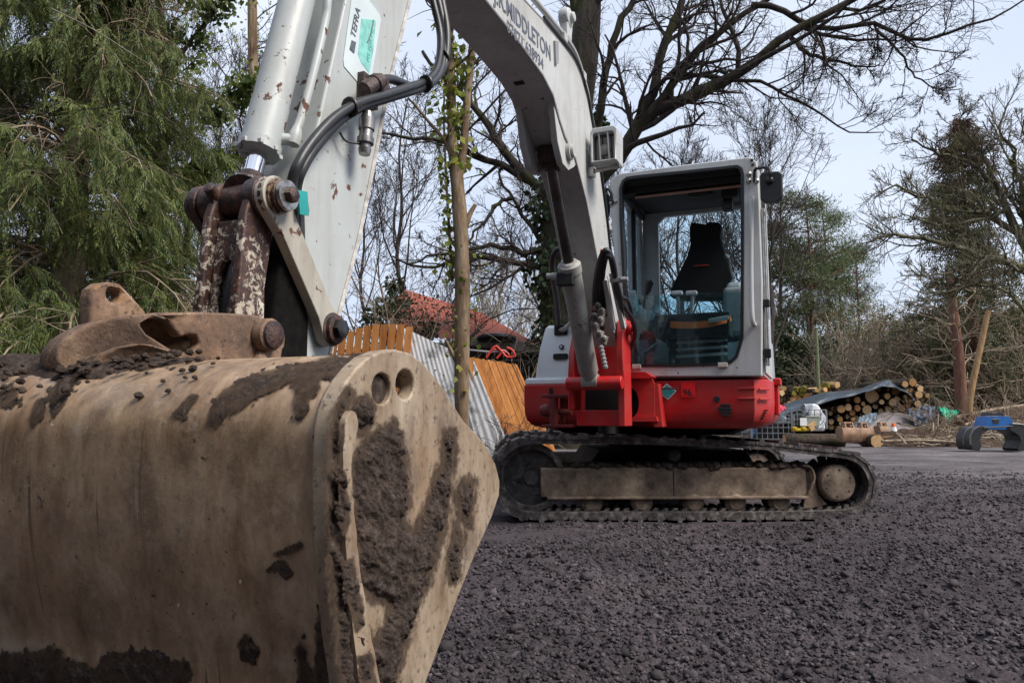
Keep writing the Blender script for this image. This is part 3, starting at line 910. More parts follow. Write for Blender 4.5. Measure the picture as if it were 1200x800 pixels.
mirror(709, 240, 10, 26, 0.14, [L(717, 240, w=WF - 0.02), L(716, 226, w=WF - 0.03), L(711, 222, w=0.08)])
# seat
WS = 0.80
m = MB()
def seat_slice(pts, w0, w1): m.prism([vz(*p, WS) for p in pts], w0, w1, FW)
seat_slice([(812, 262), (827, 264.5), (832, 262), (843, 262), (846, 266), (845, 280), (849, 292), (856, 312), (858, 330), (857, 348), (845, 352), (800, 352), (786, 348), (788, 338), (796, 322), (806, 302), (810, 288), (809, 268)], WS - 0.05, WS + 0.07)
m.box((L(822, 372, w=WS).x, WS - 0.25, 1.30), (0.50, 0.52, 0.16))
m.box((L(822, 372, w=WS).x, WS - 0.22, 1.12), (0.36, 0.36, 0.24))
seat = m.build("seat", m_flat("black_seat_cloth", (0.006, 0.006, 0.007), 0.9, vary=0.4, scale=60), cab, bevel=0.03, seg=3)
m = MB()
hp = [L(786, 380, w=WS - 0.53), L(800, 381, w=WS - 0.55), L(825, 380, w=WS - 0.55), L(845, 376, w=WS - 0.53), L(856, 372, w=WS - 0.48)]
hp = catmull(hp, 5)
for a, b in zip(hp[:-1], hp[1:]): m.beam(a, b, 0.012, 0.045)
m.build("seat_belt", m_flat("orange_webbing", (0.85, 0.16, 0.02), 0.7), cab)
m = MB(); a = L(842, 374, w=WS - 0.56); m.box(a, (0.13, 0.03, 0.028), Matrix.Rotation(-0.15, 3, 'Y')); 
m.build("belt_buckle", m_flat("pale_buckle", (0.5, 0.47, 0.43), 0.5), cab, bevel=0.006)
m = MB(); a = L(822, 311, w=WS - 0.06); m.box(a, (0.11, 0.01, 0.008)); m.build("seat_trim", m_flat("red_trim", (0.35, 0.03, 0.02), 0.6), cab)
# louvred seat base behind the glass
m = MB()
for k in range(4):
    a = L(822, 392 + 8 * k, w=WS - 0.42); m.box(a, (0.34, 0.03, 0.018), Matrix.Rotation(-0.03, 3, 'Y'))
lv = m.build("seat_base_louvre", m_flat("grey_louvre", (0.22, 0.23, 0.24), 0.5), cab, bevel=0.004); lv["kind"] = "stuff"
# travel levers
for px0, px1, tw in ((794.5, 797.0, 13), (811.5, 806.5, 14)):
    m = MB(); wl = 0.36
    a, b = L(px0, 347, w=wl), L(px1, 423, w=wl + 0.06)
    m.tube([a, b], 0.012, 10)
    lv = m.build("travel_lever", M['greymetal'], cab)
    m = MB(); c = L(px0 - 1, 343.5, w=wl); m.box(c, (0.075, 0.05, 0.030)); m.build("lever_pad", m_flat("pale_pad", (0.40, 0.42, 0.44), 0.5), cab, bevel=0.008)
# joysticks on their consoles
m = MB(); a = L(862, 348, w=0.70); m.box((a.x, 0.75, a.z - 0.12), (0.14, 0.45, 0.34)); m.box((a.x, 0.72, a.z + 0.07), (0.11, 0.2, 0.06))
m.build("console", m_flat("grey_console", (0.20, 0.22, 0.23), 0.5), cab, bevel=0.03, seg=3)
m = MB(); m.tube([L(858, 328, w=0.6), L(854, 315, w=0.6), L(852, 304, w=0.6)], [0.014, 0.02, 0.027], 12); m.tube([L(852, 304, w=0.6), L(849, 299, w=0.6)], [0.027, 0.018], 12)
m.build("joystick", M['black'], cab)
m = MB(); m.tube([L(757, 352, w=0.5), L(759, 340, w=0.5)], [0.013, 0.016], 10); m.tube([L(759, 342, w=0.5), L(761, 331, w=0.5), L(765, 329, w=0.5)], [0.022, 0.030, 0.022], 12)
m.build("joystick", M['black'], cab)
m = MB(); a = L(752, 362, w=0.62); m.box((a.x, 0.62, a.z - 0.08), (0.16, 0.4, 0.26)); m.build("console", M['black'], cab, bevel=0.02)
m = MB(); a = L(733, 352, w=0.25); m.box((a.x + 0.02, 0.26, a.z), (0.10, 0.08, 0.13), Matrix.Rotation(0.4, 3, 'Z')); m.build("monitor", m_flat("slate_monitor", (0.16, 0.20, 0.23), 0.4), cab, bevel=0.012)
m = MB(); a = L(742, 350, w=0.3); m.lathe(a - Vector((0, 0, 0.09)), (0, 0, 1), [(0, 0.035), (0.10, 0.035), (0.13, 0.018), (0.15, 0.016)], 14); m.build("bottle", m_flat("teal_bottle", (0.05, 0.30, 0.28), 0.3), cab)
m = MB()
rr = random.Random(4)
for k in range(9):
    a = L(rr.uniform(742, 790), rr.uniform(372, 415), w=rr.uniform(0.3, 0.6)); m.lathe(a, (rr.uniform(-.4, .4), rr.uniform(-.4, .4), 1), [(0, 0.03), (0.06, 0.05), (0.12, 0.02)], 10)
cl = m.build("cab_clutter", m_flat("blue_grey_rag", (0.10, 0.15, 0.18), 0.7, vary=0.6), cab); cl["kind"] = "stuff"
m = MB(); q = [vz(*p, WF + 0.05) for p in ((853, 401), (866, 400), (866, 412), (860, 421), (853, 421))]; m.prism(q, WF + 0.05, WF + 0.052, FW)
m.build("paper_notice", m_flat("paper", (0.62, 0.64, 0.62), 0.7, vary=0.1), cab, smooth=0)

# --- swing bracket (red) ------------------------------------------------------
WB = -0.10
m = MB()
rp = [(v_w, v_z) for v_w, v_z in [(-0.16, 0.62), (-0.16, 0.90), (-0.20, 1.02), (-0.19, 1.14), (-0.15, 1.27), (-0.10, 1.30), (-0.04, 1.29), (0.0, 1.24), (0.01, 1.14), (0.02, 1.0), (0.03, 0.62)]]
DW = -0.14
rp = [(a + DW, b) for a, b in rp]
vr = L(728, 450, w=-0.16 + DW).x
m.prism(rp, vr - 0.022, vr + 0.022, FV)
vl = L(669, 450, w=-0.16 + DW).x
lp = [(-0.16, 0.72), (-0.17, 0.95), (-0.14, 1.10), (-0.08, 1.20), (-0.02, 1.22), (0.02, 1.12), (0.03, 0.72)]
lp = [(a + DW, b) for a, b in lp]
m.prism(lp, vl - 0.018, vl + 0.022, FV)
# base block, web behind and the cross tube that takes the ram
m.box(((vl + vr) / 2, -0.05 + DW, 0.672), (vr - vl - 0.046, 0.15, 0.10))
m.box(((vl + vr) / 2, 0.055, 0.93), (vr - vl - 0.046, 0.05, 0.60))
zc = L(692, 449, w=-0.2 + DW).z
m.cyl((vl - 0.01, -0.21 + DW, zc), (vr + 0.02, -0.21 + DW, zc), 0.042)
m.box(((vl + vr) / 2, -0.10 + DW, zc), (vr - vl - 0.046, 0.16, 0.03))
br = part("swing_bracket", m, M['red'], bevel=0.007)
m = MB()
m.lathe((vr + 0.02, -0.08 + DW, 1.235), (1, 0, 0), [(0, 0.045), (0.03, 0.045), (0.03, 0.026), (0.045, 0.024)], 20)
m.build("pivot_pin", M['red'], br)
m = MB()
m.box(((vl + vr) / 2, -0.06, 0.80), (vr - vl - 0.05, 0.02, 0.16))
m.cyl(((vl + vr) / 2, 0.0, 0.57), ((vl + vr) / 2, 0.0, 0.62), 0.07)
m.build("king_post", M['dark'], br)
# box of the upper frame beside it, with the round opening
m = MB()
o_ = [vz(*p, -0.02) for p in ((729.5, 441), (762, 440), (767, 449), (767.5, 489.5), (729.5, 490))]
h_ = L(738, 472, w=-0.02)
m.plate(o_, [circle2(h_.x, h_.z, 0.060, 24, 0.098)], -0.02, 0.005, FW)
m.prism([vz(*p, -0.02) for p in ((729.5, 436.5), (758, 436), (766, 441.5), (763, 443.5), (729.5, 443.5))], -0.06, 0.25, FW)
m.prism([vz(*p, -0.02) for p in ((729.5, 489), (770, 488), (772, 493.5), (729.5, 494))], -0.05, 0.25, FW)
m.prism([vz(*p, -0.02) for p in ((766, 449), (771, 449), (776, 500), (766, 500))], -0.018, 0.22, FW)
part("frame_box", m, M['red'], bevel=0.006)
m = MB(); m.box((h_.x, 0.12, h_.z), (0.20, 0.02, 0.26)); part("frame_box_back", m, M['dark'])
m = MB(); a, b = L(764, 455, w=0.08), L(795, 455, w=0.08); m.tube([a, b], 0.006, 8); m.tube([L(767, 459, w=0.098), L(769, 480, w=0.098), L(771, 494, w=0.098)], 0.006, 8)
part("drain_pipe", m, M['greasy'])
# clevis and slew ram seen under the hood
m = MB()
c = L(648, 489, w=0.0)
m.lathe(L(633, 481, w=0.05), (1, 0.1, 0), [(0, 0.03), (0.03, 0.045), (0.09, 0.045), (0.10, 0.03)], 18)
m.box(L(655, 499, w=0.05), (0.20, 0.16, 0.022)); m.box(L(655, 464, w=0.05), (0.20, 0.16, 0.022))
m.box(L(661, 481, w=0.10), (0.035, 0.08, 0.17)); m.cyl(L(649, 464, w=0.0), L(649, 503, w=0.0), 0.028)
m.tube([L(640, 481, w=0.05), L(670, 483, w=0.02)], 0.02, 12)
part("slew_ram", m, m_paint("dirty_red", (0.20, 0.012, 0.014), 0.5, 0.7, dirt=(0.06, 0.03, 0.025), dirt_amt=0.8), bevel=0.004)
m = MB(); c, s = front_slot(645.5, 459, 4, 9, wpl=0.395); m.box(c, s); part("key_slot", m, M['dark'])

# --- boom -----------------------------------------------------------------
HB = 0.11
low = [(-3.20, 2.20), (-2.9, 2.265), (-2.31, 2.30), (-1.97, 2.305), (-1.62, 2.290), (-1.47, 2.255), (-1.37, 2.17), (-1.28, 2.11), (-1.10, 2.055), (-0.90, 1.88), (-0.735, 1.665), (-0.59, 1.47), (-0.42, 1.30), (-0.22, 1.12), (-0.10, 1.135)]
up = [(0.0, 1.21), (-0.02, 1.32), (-0.20, 1.38), (-0.30, 1.60), (-0.42, 1.82), (-0.56, 2.06), (-0.69, 2.30), (-0.80, 2.43), (-0.92, 2.535), (-1.08, 2.60), (-1.30, 2.605), (-1.55, 2.575), (-1.90, 2.525), (-2.5, 2.47), (-3.05, 2.42), (-3.22, 2.36)]
m = MB(); m.prism(low + up, -HB, HB, FV)
boom = part("boom", m, M['boomwhite'], bevel=0.007)
# welded edge lips along the top and bottom of the side plate
m = MB()
def edge_lip(pts, v, r=0.006):
    m.tube([(v, p[0], p[1]) for p in pts], r, 6)
edge_lip(low[2:12], HB - 0.002); edge_lip(up[4:14], HB - 0.002)
m.build("weld_bead", M['boomwhite'], boom)
# lug plates that carry the ram's upper pin
m = MB()
lug = [(-1.45, 2.26), (-1.38, 2.05), (-1.30, 1.96), (-1.20, 1.955), (-1.11, 2.0), (-1.03, 2.06), (-1.06, 2.18), (-1.25, 2.30)]
for v in (-0.085, 0.086): m.prism(lug, v - 0.018, v + 0.018, FV)
m.build("ram_lug", M['boomwhite'], boom, bevel=0.006)
RAM_T = Vector((0, -1.215, 2.05))
m = MB(); m.cyl(RAM_T + Vector((-0.12, 0, 0)), RAM_T + Vector((0.135, 0, 0)), 0.032); m.lathe(RAM_T + Vector((0.105, 0, 0)), (1, 0, 0), [(0, 0.045), (0.02, 0.045), (0.02, 0.03), (0.035, 0.028)], 20)
m.build("ram_pin", M['boomwhite'], boom)
# lettering: sits on the side plate and follows the slope of the boom
xd = Vector((0, 1.0, 0.035)); yd = Vector((0, -0.035, 1.0))
t0 = L(577, 12, v=HB + 0.001); t1 = L(645.5, 66, v=HB + 0.001)
def fit_text(body, pa, pb, size, bold):
    """text whose baseline runs from pa to pb"""
    o = text_mesh(body, size, bold, M['ink'], "lettering", boom, (0, 0, 0))
    wdt = max(v.co.x for v in o.data.vertices)
    X = (pb - pa); k = X.length / wdt; X.normalize(); Y = Vector((1, 0, 0)).cross(X)
    for v in o.data.vertices:
        p = v.co.copy(); v.co = pa + X * p.x * k + Y * p.z + Vector((1, 0, 0)) * (p.y * -1)
    return o
fit_text("J.R.MIDDLETON", L(579, 1.5, v=HB + 0.0015), L(645.5, 71.5, v=HB + 0.0015), 0.106, 0.0016)
fit_text("07871 638934", L(594, 36.5, v=HB + 0.0015), L(637, 82, v=HB + 0.0015), 0.074, 0.0010)
# pipes clipped along the boom
m = MB()
pa = [(-3.0, 2.50), (-2.2, 2.56), (-1.6, 2.63), (-1.2, 2.665), (-1.02, 2.65), (-0.86, 2.56), (-0.76, 2.44), (-0.62, 2.25), (-0.46, 1.95), (-0.36, 1.70), (-0.26, 1.50)]
for v, dz in ((0.050, 0.0), (0.098, 0.004)):
    m.tube([(v, p.y, p.z + dz) for p in catmull([(0, a, b) for a, b in pa], 4)], 0.015, 10)
m.build("hydraulic_pipe", M['boomwhite'], boom)
m = MB(); m.tube([(0.116, p.y, p.z) for p in catmull([(0, a - 0.015, b - 0.055) for a, b in pa[2:]], 4)], 0.009, 8)
m.build("cable", M['hose'], boom)
m = MB()
for a, b in ((-1.28, 2.64), (-0.93, 2.585), (-0.66, 2.29), (-0.42, 1.85)):
    m.box((0.085, a, b), (0.075, 0.05, 0.05), Matrix.Rotation(-0.9 if b < 2.5 else 0.0, 3, 'X'))
m.build("pipe_clamp", M['boomwhite'], boom, bevel=0.006)
m = MB(); a = L(663, 22, v=0.02); m.lathe(a + Vector((-0.03, 0, 0)), (1, 0, 0), [(0, 0.055), (0.03, 0.06), (0.06, 0.055), (0.06, 0.03), (0.085, 0.028)], 18); m.box(a + Vector((0, 0.0, -0.05)), (0.05, 0.08, 0.16))
m.build("hose_guide", M['boomwhite'], boom, bevel=0.01)
m = MB(); q = [wz(*p, HB + 0.001) for p in ((648.5, 48), (652, 49), (652.5, 75), (649.5, 76))]; m.prism(q, HB, HB + 0.012, FV); m.build("level_gauge", M['greymetal'], boom, bevel=0.002)
m = MB(); q = [(-1.50, 2.262), (-1.42, 2.262), (-1.42, 2.22), (-1.50, 2.22)]
m.box((-0.02, -1.58, 2.2855), (0.05, 0.05, 0.012)); m.build("access_plate", M['dark'], boom)
# work lamp on its bracket
m = MB()
lc = L(711, 174, w=-0.84); Rl = Matrix.Rotation(0.02, 3, 'Z')
hw, hh = 0.074, 0.098
lx, lw, lz = lc.x, -0.84, lc.z
shell_o = [(lx - hw * 1.02, lz - hh), (lx + hw * 0.98, lz - hh), (lx + hw * 1.05, lz + hh * 0.85), (lx + hw * 0.8, lz + hh * 1.05), (lx - hw * 0.85, lz + hh * 1.05), (lx - hw * 1.05, lz + hh * 0.8)]
shell_i = [(lx - hw * 0.84, lz - hh * 0.88), (lx + hw * 0.76, lz - hh * 0.88), (lx + hw * 0.80, lz + hh * 0.62), (lx + hw * 0.66, lz + hh * 0.72), (lx - hw * 0.70, lz + hh * 0.72), (lx - hw * 0.84, lz + hh * 0.6)]
m.plate(shell_o, [shell_i], lw - 0.07, lw + 0.06, FW)
m.prism(inset2(shell_o, 0.006), lw + 0.061, lw + 0.10, FW)
lamp = part("work_lamp", m, M['cabwhite'], bevel=0.008)
m = MB(); m.prism(shell_i, lw - 0.025, lw - 0.02, FW); m.build("lamp_lens", m_flat("lamp_lens", (0.035, 0.033, 0.033), 0.12, spec=0.8, vary=0.6), lamp)
m = MB(); m.lathe((lx - 0.005, lw - 0.028, lz - 0.02), (0, -1, 0), [(0, 0.034), (0.012, 0.03), (0.02, 0.012)], 18); m.build("bulb", m_flat("bulb_glass", (0.22, 0.21, 0.20), 0.15), lamp)
m = MB()
for dx in (-0.028, 0.022): m.tube([(lx + dx, lw - 0.064, lz + hh * 0.7), (lx + dx + 0.008, lw - 0.064, lz - hh * 0.86)], 0.0045, 8)
m.build("lamp_guard", M['greymetal'], lamp)
m = MB(); m.tube([(HB - 0.02, lw, lz - hh - 0.03), (lx + hw, lw, lz - hh - 0.012)], 0.011, 10); m.box((HB + 0.012, lw, lz - hh - 0.032), (0.04, 0.05, 0.05))
m.tube(catmull([(lx - hw, lw, lz + 0.05), (lx - hw - 0.03, lw - 0.02, lz + 0.01), (lx - hw - 0.015, lw - 0.02, lz - 0.05), (lx - hw - 0.005, lw, lz - hh - 0.02)], 5), 0.005, 8)
m.build("lamp_bracket", M['steel'], lamp)

# --- boom ram (the cylinder under the boom) -----------------------------------
rb = L(692, 447, w=-0.21 + DW); RB = Vector((rb.x, -0.21 + DW, rb.z))
tp = L(668, 281, v=-0.02)
def along(a, b, t): return a + (b - a) * t
rodtop = Vector((0.0, RAM_T.y, RAM_T.z))
bt = L(665, 284, v=-0.05)
# axis from the bracket pin to the lug pin
ax = (rodtop - RB).normalized(); LEN = (rodtop - RB).length
bl = 0.56 * LEN
m = MB()
m.lathe(RB, ax, [(0.02, 0.035), (0.06, 0.052), (0.08, 0.060), (bl - 0.06, 0.060), (bl - 0.055, 0.067), (bl - 0.005, 0.067), (bl, 0.058), (bl + 0.012, 0.05), (bl + 0.014, 0.034)], 28)
m.cyl(RB + Vector((-0.05, 0, 0)), RB + Vector((0.05, 0, 0)), 0.048)
ram = part("boom_ram", m, m_paint("ram_paint", (0.40, 0.40, 0.385), 0.5, 0.9, dirt=(0.17, 0.13, 0.10), dirt_amt=0.5, chip_scale=30))
m = MB(); m.cyl(RB + ax * (bl - 0.02), rodtop - ax * 0.06, 0.031); m.build("ram_rod", m_flat("dark_rod", (0.10, 0.085, 0.08), 0.22, 0.9, vary=0.4), ram)
m = MB(); m.cyl(rodtop + Vector((-0.05, 0, 0)), rodtop + Vector((0.05, 0, 0)), 0.052); m.box(rodtop - ax * 0.05, (0.08, 0.08, 0.07)); m.build("rod_eye", M['greasy'], ram, bevel=0.006)
m = MB(); pc = RB + ax * (bl - 0.10); m.box(pc + Vector((-0.015, -0.07, -0.01)), (0.10, 0.05, 0.075)); m.build("port_block", M['dark'], ram, bevel=0.008)
m = MB(); m.lathe(pc + Vector((-0.06, -0.03, 0.015)), (-1, -0.2, 0.1), [(0, 0.022), (0.05, 0.022), (0.05, 0.017), (0.08, 0.016)], 12); m.build("hose_union", M['boomwhite'], ram)

# --- hoses round the bracket -----------------------------------------------------
def hose(px_list, r, mat=None, name="hose", k=6):
    mb = MB(); pts = [L(x, y, w=w) for x, y, w in px_list]
    mb.tube(catmull(pts, k), r, 10)
    return part(name, mb, mat or M['hose'])
hose([(660, 291, -0.45), (652, 294, -0.45), (647.5, 305, -0.4), (648, 325, -0.2), (652, 350, 0.1), (654, 372, 0.4), (655, 385, 0.54)], 0.020)
hose([(655, 385, 0.54), (660, 386, 0.50), (667, 380, 0.5), (672, 372, 0.45)], 0.018, M['boomwhite'])
hose([(706, 385, -0.42), (702, 350, -0.60), (703, 318, -0.74), (709, 299, -0.80), (715, 301, -0.80), (719, 320, -0.72), (723, 345, -0.60), (733, 362, -0.45), (741, 375, -0.32), (744, 392, -0.2), (739, 408, -0.05)], 0.015)
hose([(700, 385, -0.45), (697, 350, -0.62), (700, 320, -0.74), (706, 298, -0.82), (712, 294, -0.82), (718, 307, -0.78), (722, 330, -0.68), (727, 352, -0.55), (729, 378, -0.42)], 0.017)
hose([(709, 370, -0.5), (706, 338, -0.64), (708, 312, -0.76), (713, 299, -0.82), (721, 320, -0.72), (726, 345, -0.58), (735, 352, -0.45), (740, 366, -0.35)], 0.013)
hose([(693, 372, -0.52), (697, 342, -0.66), (701, 312, -0.78), (705, 292, -0.84)], 0.006, m_flat("orange_wire", (0.55, 0.10, 0.03), 0.5), "wire")
m = MB()
m.beam(L(717, 318, w=-0.66), L(731, 384, w=-0.40), 0.03, 0.05); m.beam(L(709, 326, w=-0.68), L(719, 385, w=-0.45), 0.028, 0.045)
part("hose_bracket", m, M['boomwhite'], bevel=0.005)
m = MB()
for px, py in ((697, 372), (698, 383), (702, 392), (707, 398), (703, 376), (700, 360), (705, 366)):
    p = L(px, py, w=-0.58); m.box(p, (0.042, 0.045, 0.05), Matrix.Rotation(0.3, 3, 'Y')); m.lathe(p, (0.3, -1, 0.2), [(0, 0.016), (0.05, 0.016), (0.05, 0.010), (0.07, 0.010)], 8)
vb = part("valve_block", m, m_flat("dusty_fitting", (0.26, 0.24, 0.22), 0.55, 0.3, vary=0.6, scale=30), bevel=0.003)
m = MB()
for k in range(6):
    p = L(704 + k * 1.0, 405 + k * 4.5, w=-0.50); m.lathe(p, (0.2, -0.2, -1), [(0, 0.012), (0.012, 0.018), (0.024, 0.012)], 8)
m.build("safety_chain", M['greymetal'], vb)["kind"] = "stuff"
m = MB(); m.box(L(724, 328, w=-0.70), (0.09, 0.035, 0.03)); m.lathe(L(727, 328, w=-0.72), (1, 0, 0), [(0, 0.014), (0.045, 0.014)], 10); part("hose_clamp", m, M['greymetal'], bevel=0.005)

# --- arm -----------------------------------------------------------------
HA = 0.09
front = [wz(405, 0, HA), wz(373, 145, HA), (-3.335, 1.25), (-3.375, 1.06), (-3.40, 0.90), (-3.40, 0.80)]
back = [(-3.27, 0.74), (-3.205, 0.84), wz(395, 375, HA), wz(420, 280, HA), wz(440, 180, HA), wz(455, 100, HA), wz(480, 0, HA), (-2.72, 2.30), (-2.74, 2.48), (-2.86, 2.60), (-3.00, 2.58), (-3.09, 2.42)]
m = MB(); m.prism(front + [(-3.36, 0.735)] + back, -HA, HA, FV)
arm = part("arm", m, M['white'], bevel=0.008)
m = MB(); m.tube([(HA + 0.001, a, b) for a, b in back[1:8]], 0.006, 6); m.build("weld_bead", m_flat("pale_weld", (0.5, 0.48, 0.45), 0.5, vary=0.4, scale=40), arm)
# sticker on its side plate
def SP_(px, py): return L(px, py, v=HA + 0.001)
so = [(413, -10), (432, 0), (445, 18), (446, 24), (437, 80), (434, 103), (421, 99), (403, 78), (402, 70)]
m = MB(); m.prism([(SP_(*p).y, SP_(*p).z) for p in so], HA + 0.0005, HA + 0.002, FV)
stk = m.build("maker_sticker", m_flat("pale_blue_sticker", (0.60, 0.68, 0.70), 0.35, vary=0.08), arm)
m = MB(); m.prism([(SP_(*p).y, SP_(*p).z) for p in ((423, 22), (440, 24), (437, 60), (432, 86), (423, 74), (419, 63))], HA + 0.002, HA + 0.0027, FV)
m.build("sticker_panel", m_flat("mint_print", (0.22, 0.56, 0.50), 0.4, vary=0.3, scale=40), arm)
def up_text(body, pa, pb, bold, mat, hk=1.0):
    o = text_mesh(body, 0.06 * hk, bold, mat, "lettering", arm)
    A, B = L(*pa, v=HA + 0.003), L(*pb, v=HA + 0.003)
    wdt = max(v.co.x for v in o.data.vertices); X = (B - A); k = X.length / wdt; X.normalize(); Y = Vector((1, 0, 0)).cross(X)
    for v in o.data.vertices:
        p = v.co.copy(); v.co = A + X * p.x * k + Y * p.z + Vector((1, 0, 0)) * (p.y * -1) * 0.3
up_text("TEFRA", (416, 46.5), (422.5, 12), 0.0005, M['ink'], 0.52)
m = MB(); m.prism([(SP_(*p).y, SP_(*p).z) for p in ((409, 58), (411.5, 47.5), (416.5, 50), (414.5, 63))], HA + 0.0025, HA + 0.0035, FV); m.build("logo_box", M['ink'], arm)
GI = m_flat("green_ink", (0.05, 0.28, 0.24), 0.5)
up_text("FIT FOR PU", (432.5, 74), (437.5, 36), 0.0, GI, 0.32)
m = MB(); m.tube([SP_(430, 50) + Vector((0.002, 0, 0)), SP_(434, 40) + Vector((0.002, 0, 0)), SP_(437, 24) + Vector((0.002, 0, 0))], 0.002, 6); m.build("pen_stroke", M['blackink'], arm)
# quick coupler and valve on the arm
m = MB()
c = SP_(427, 108); m.box(c + Vector((0.008, 0.0, 0.0)), (0.03, 0.075, 0.085)); m.box(c + Vector((0.035, 0.01, 0.01)), (0.05, 0.05, 0.055))
m.lathe(L(431, 103, v=0.14), (0.1, 0.55, 0.45), [(-0.02, 0.022), (0.03, 0.022), (0.03, 0.026), (0.05, 0.026), (0.05, 0.02), (0.07, 0.02)], 12)
part("coupler_valve", m, m_rustpaint() if False else M['greasy'], bevel=0.004)
m = MB(); a = L(431, 132, v=0.14); b = L(427, 181, v=0.14); d = (b - a); dl = d.length
m.lathe(a, d, [(0, 0.014), (0.15 * dl, 0.019), (0.16 * dl, 0.022), (0.42 * dl, 0.022), (0.44 * dl, 0.018), (0.6 * dl, 0.019), (0.62 * dl, 0.023), (0.75 * dl, 0.023), (0.77 * dl, 0.016), (0.86 * dl, 0.016), (0.87 * dl, 0.018), (dl, 0.015)], 16)
part("quick_coupler", m, m_flat("dull_steel", (0.22, 0.21, 0.21), 0.35, 0.8, vary=0.5, scale=40))
def hose_v(px_list, r, mat=None, name="hose", k=6):
    mb = MB(); mb.tube(catmull([L(x, y, v=v) for x, y, v in px_list], k), r, 12)
    return part(name, mb, mat or M['hose'])
hose_v([(505, -40, 0.02), (513, 0, 0.06), (521, 40, 0.09), (518, 78, 0.12), (506, 97, 0.13), (485, 106, 0.135), (455, 115, 0.135), (422, 126, 0.13), (395, 144, 0.125), (370, 172, 0.122), (354, 198, 0.12), (347, 222, 0.105), (350, 250, 0.10), (351, 285, 0.10)], 0.0135)
hose_v([(499, -40, 0.02), (507, 0, 0.06), (516, 42, 0.09), (513, 77, 0.12), (501, 94, 0.13), (480, 102, 0.15), (452, 111, 0.155), (420, 121, 0.15), (392, 138, 0.145), (366, 166, 0.14), (349, 193, 0.135), (342, 216, 0.12), (344, 245, 0.105), (345, 280, 0.10)], 0.0125)
hose_v([(510, -40, 0.03), (518, 2, 0.07), (524, 40, 0.10), (521, 75, 0.12), (508, 95, 0.12), (492, 104, 0.12), (474, 99, 0.12), (458, 93, 0.125), (444, 95, 0.135), (434, 101, 0.14)], 0.0135)
for px, py, v in ((500, 100, 0.14), (412, 128, 0.14), (520, 70, 0.11)):
    m = MB(); p = L(px, py, v=v); m.lathe(p + Vector((0, -0.012, 0)), (0.1, 1, 0.35), [(0, 0.026), (0.004, 0.028), (0.008, 0.026)], 12)
    part("cable_tie", m, M['black'])
hose_v([(398, 155, 0.11), (405, 165, 0.115), (418, 168, 0.13), (427, 168, 0.14)], 0.003, M['black'], "lanyard")
m = MB(); a = L(351, 240, v=0.125); m.box(a, (0.03, 0.035, 0.04), Matrix.Rotation(0.3, 3, 'X')); part("hose_union", m, m_flat("brass_fitting", (0.30, 0.24, 0.14), 0.4, 0.6), bevel=0.004)
m = MB(); a = L(355, 238, v=0.142); m.box(a, (0.005, 0.034, 0.056), Matrix.Rotation(0.15, 3, 'X')); part("teal_tag", m, m_flat("teal_tape", (0.01, 0.30, 0.29), 0.35))

# --- bucket ram -----------------------------------------------------------
A0 = L(348, 0, v=0.0); A1 = L(302, 182, v=0.0)
ax = (A0 - A1).normalized()
m = MB()
m.lathe(A1, ax, [(0.0, 0.024), (0.0, 0.043), (0.006, 0.051), (0.030, 0.052), (0.032, 0.0475), (0.145, 0.0475), (0.147, 0.046), (1.25, 0.046), (1.27, 0.03)], 36)
ram = part("bucket_ram", m, M['white'])
m = MB(); m.cyl(A1 + ax * 0.02, A1 - ax * 0.10, 0.0225, n=24); m.build("ram_rod", M['chrome'], ram)
# lock ring notch marks
m = MB()
for k in range(8):
    a = 2 * math.pi * k / 8; s = ax.cross(Vector((1, 0, 0))).normalized(); u = s.cross(ax)
    m.box(A1 + ax * 0.012 + (s * math.cos(a) + u * math.sin(a)) * 0.050, (0.012, 0.012, 0.012))
m.build("gland_ring", M['boomwhite'], ram, bevel=0.002)
m = MB()
pp = [L(390, -60, v=0.07), L(384, 0, v=0.07), L(381, 25, v=0.068), L(366, 90, v=0.065), L(352, 140, v=0.06), L(345, 157, v=0.058)]
m.tube(catmull(pp, 6), 0.0115, 12)
e = L(343, 164, v=0.055)
m.lathe(e + Vector((0, 0, -0.012)), (0.1, 0.2, 1), [(0, 0.017), (0.02, 0.018), (0.03, 0.0165), (0.045, 0.013)], 14)
m.tube([e, along(e, A1 + ax * 0.05, 0.85)], 0.015, 12)
m.build("ram_pipe", M['white'], ram)

# --- linkage --------------------------------------------------------------
KP = L(335, 232, v=0.12); K = Vector((0.025, -3.468, 1.176))        # the joint of ram, link and tipping bars
m = MB()
m.lathe(K + Vector((-0.145, 0, 0)), (1, 0, 0), [(0, 0.030), (0.006, 0.038), (0.05, 0.042), (0.055, 0.047), (0.105, 0.047), (0.108, 0.038), (0.180, 0.038), (0.183, 0.048), (0.217, 0.050), (0.222, 0.046)], 28)
m.lathe(K + Vector((-0.045, -0.045, 0.012)), (0.2, -1, 0.6), [(-0.02, 0.016), (0.02, 0.014), (0.024, 0.006)], 12)
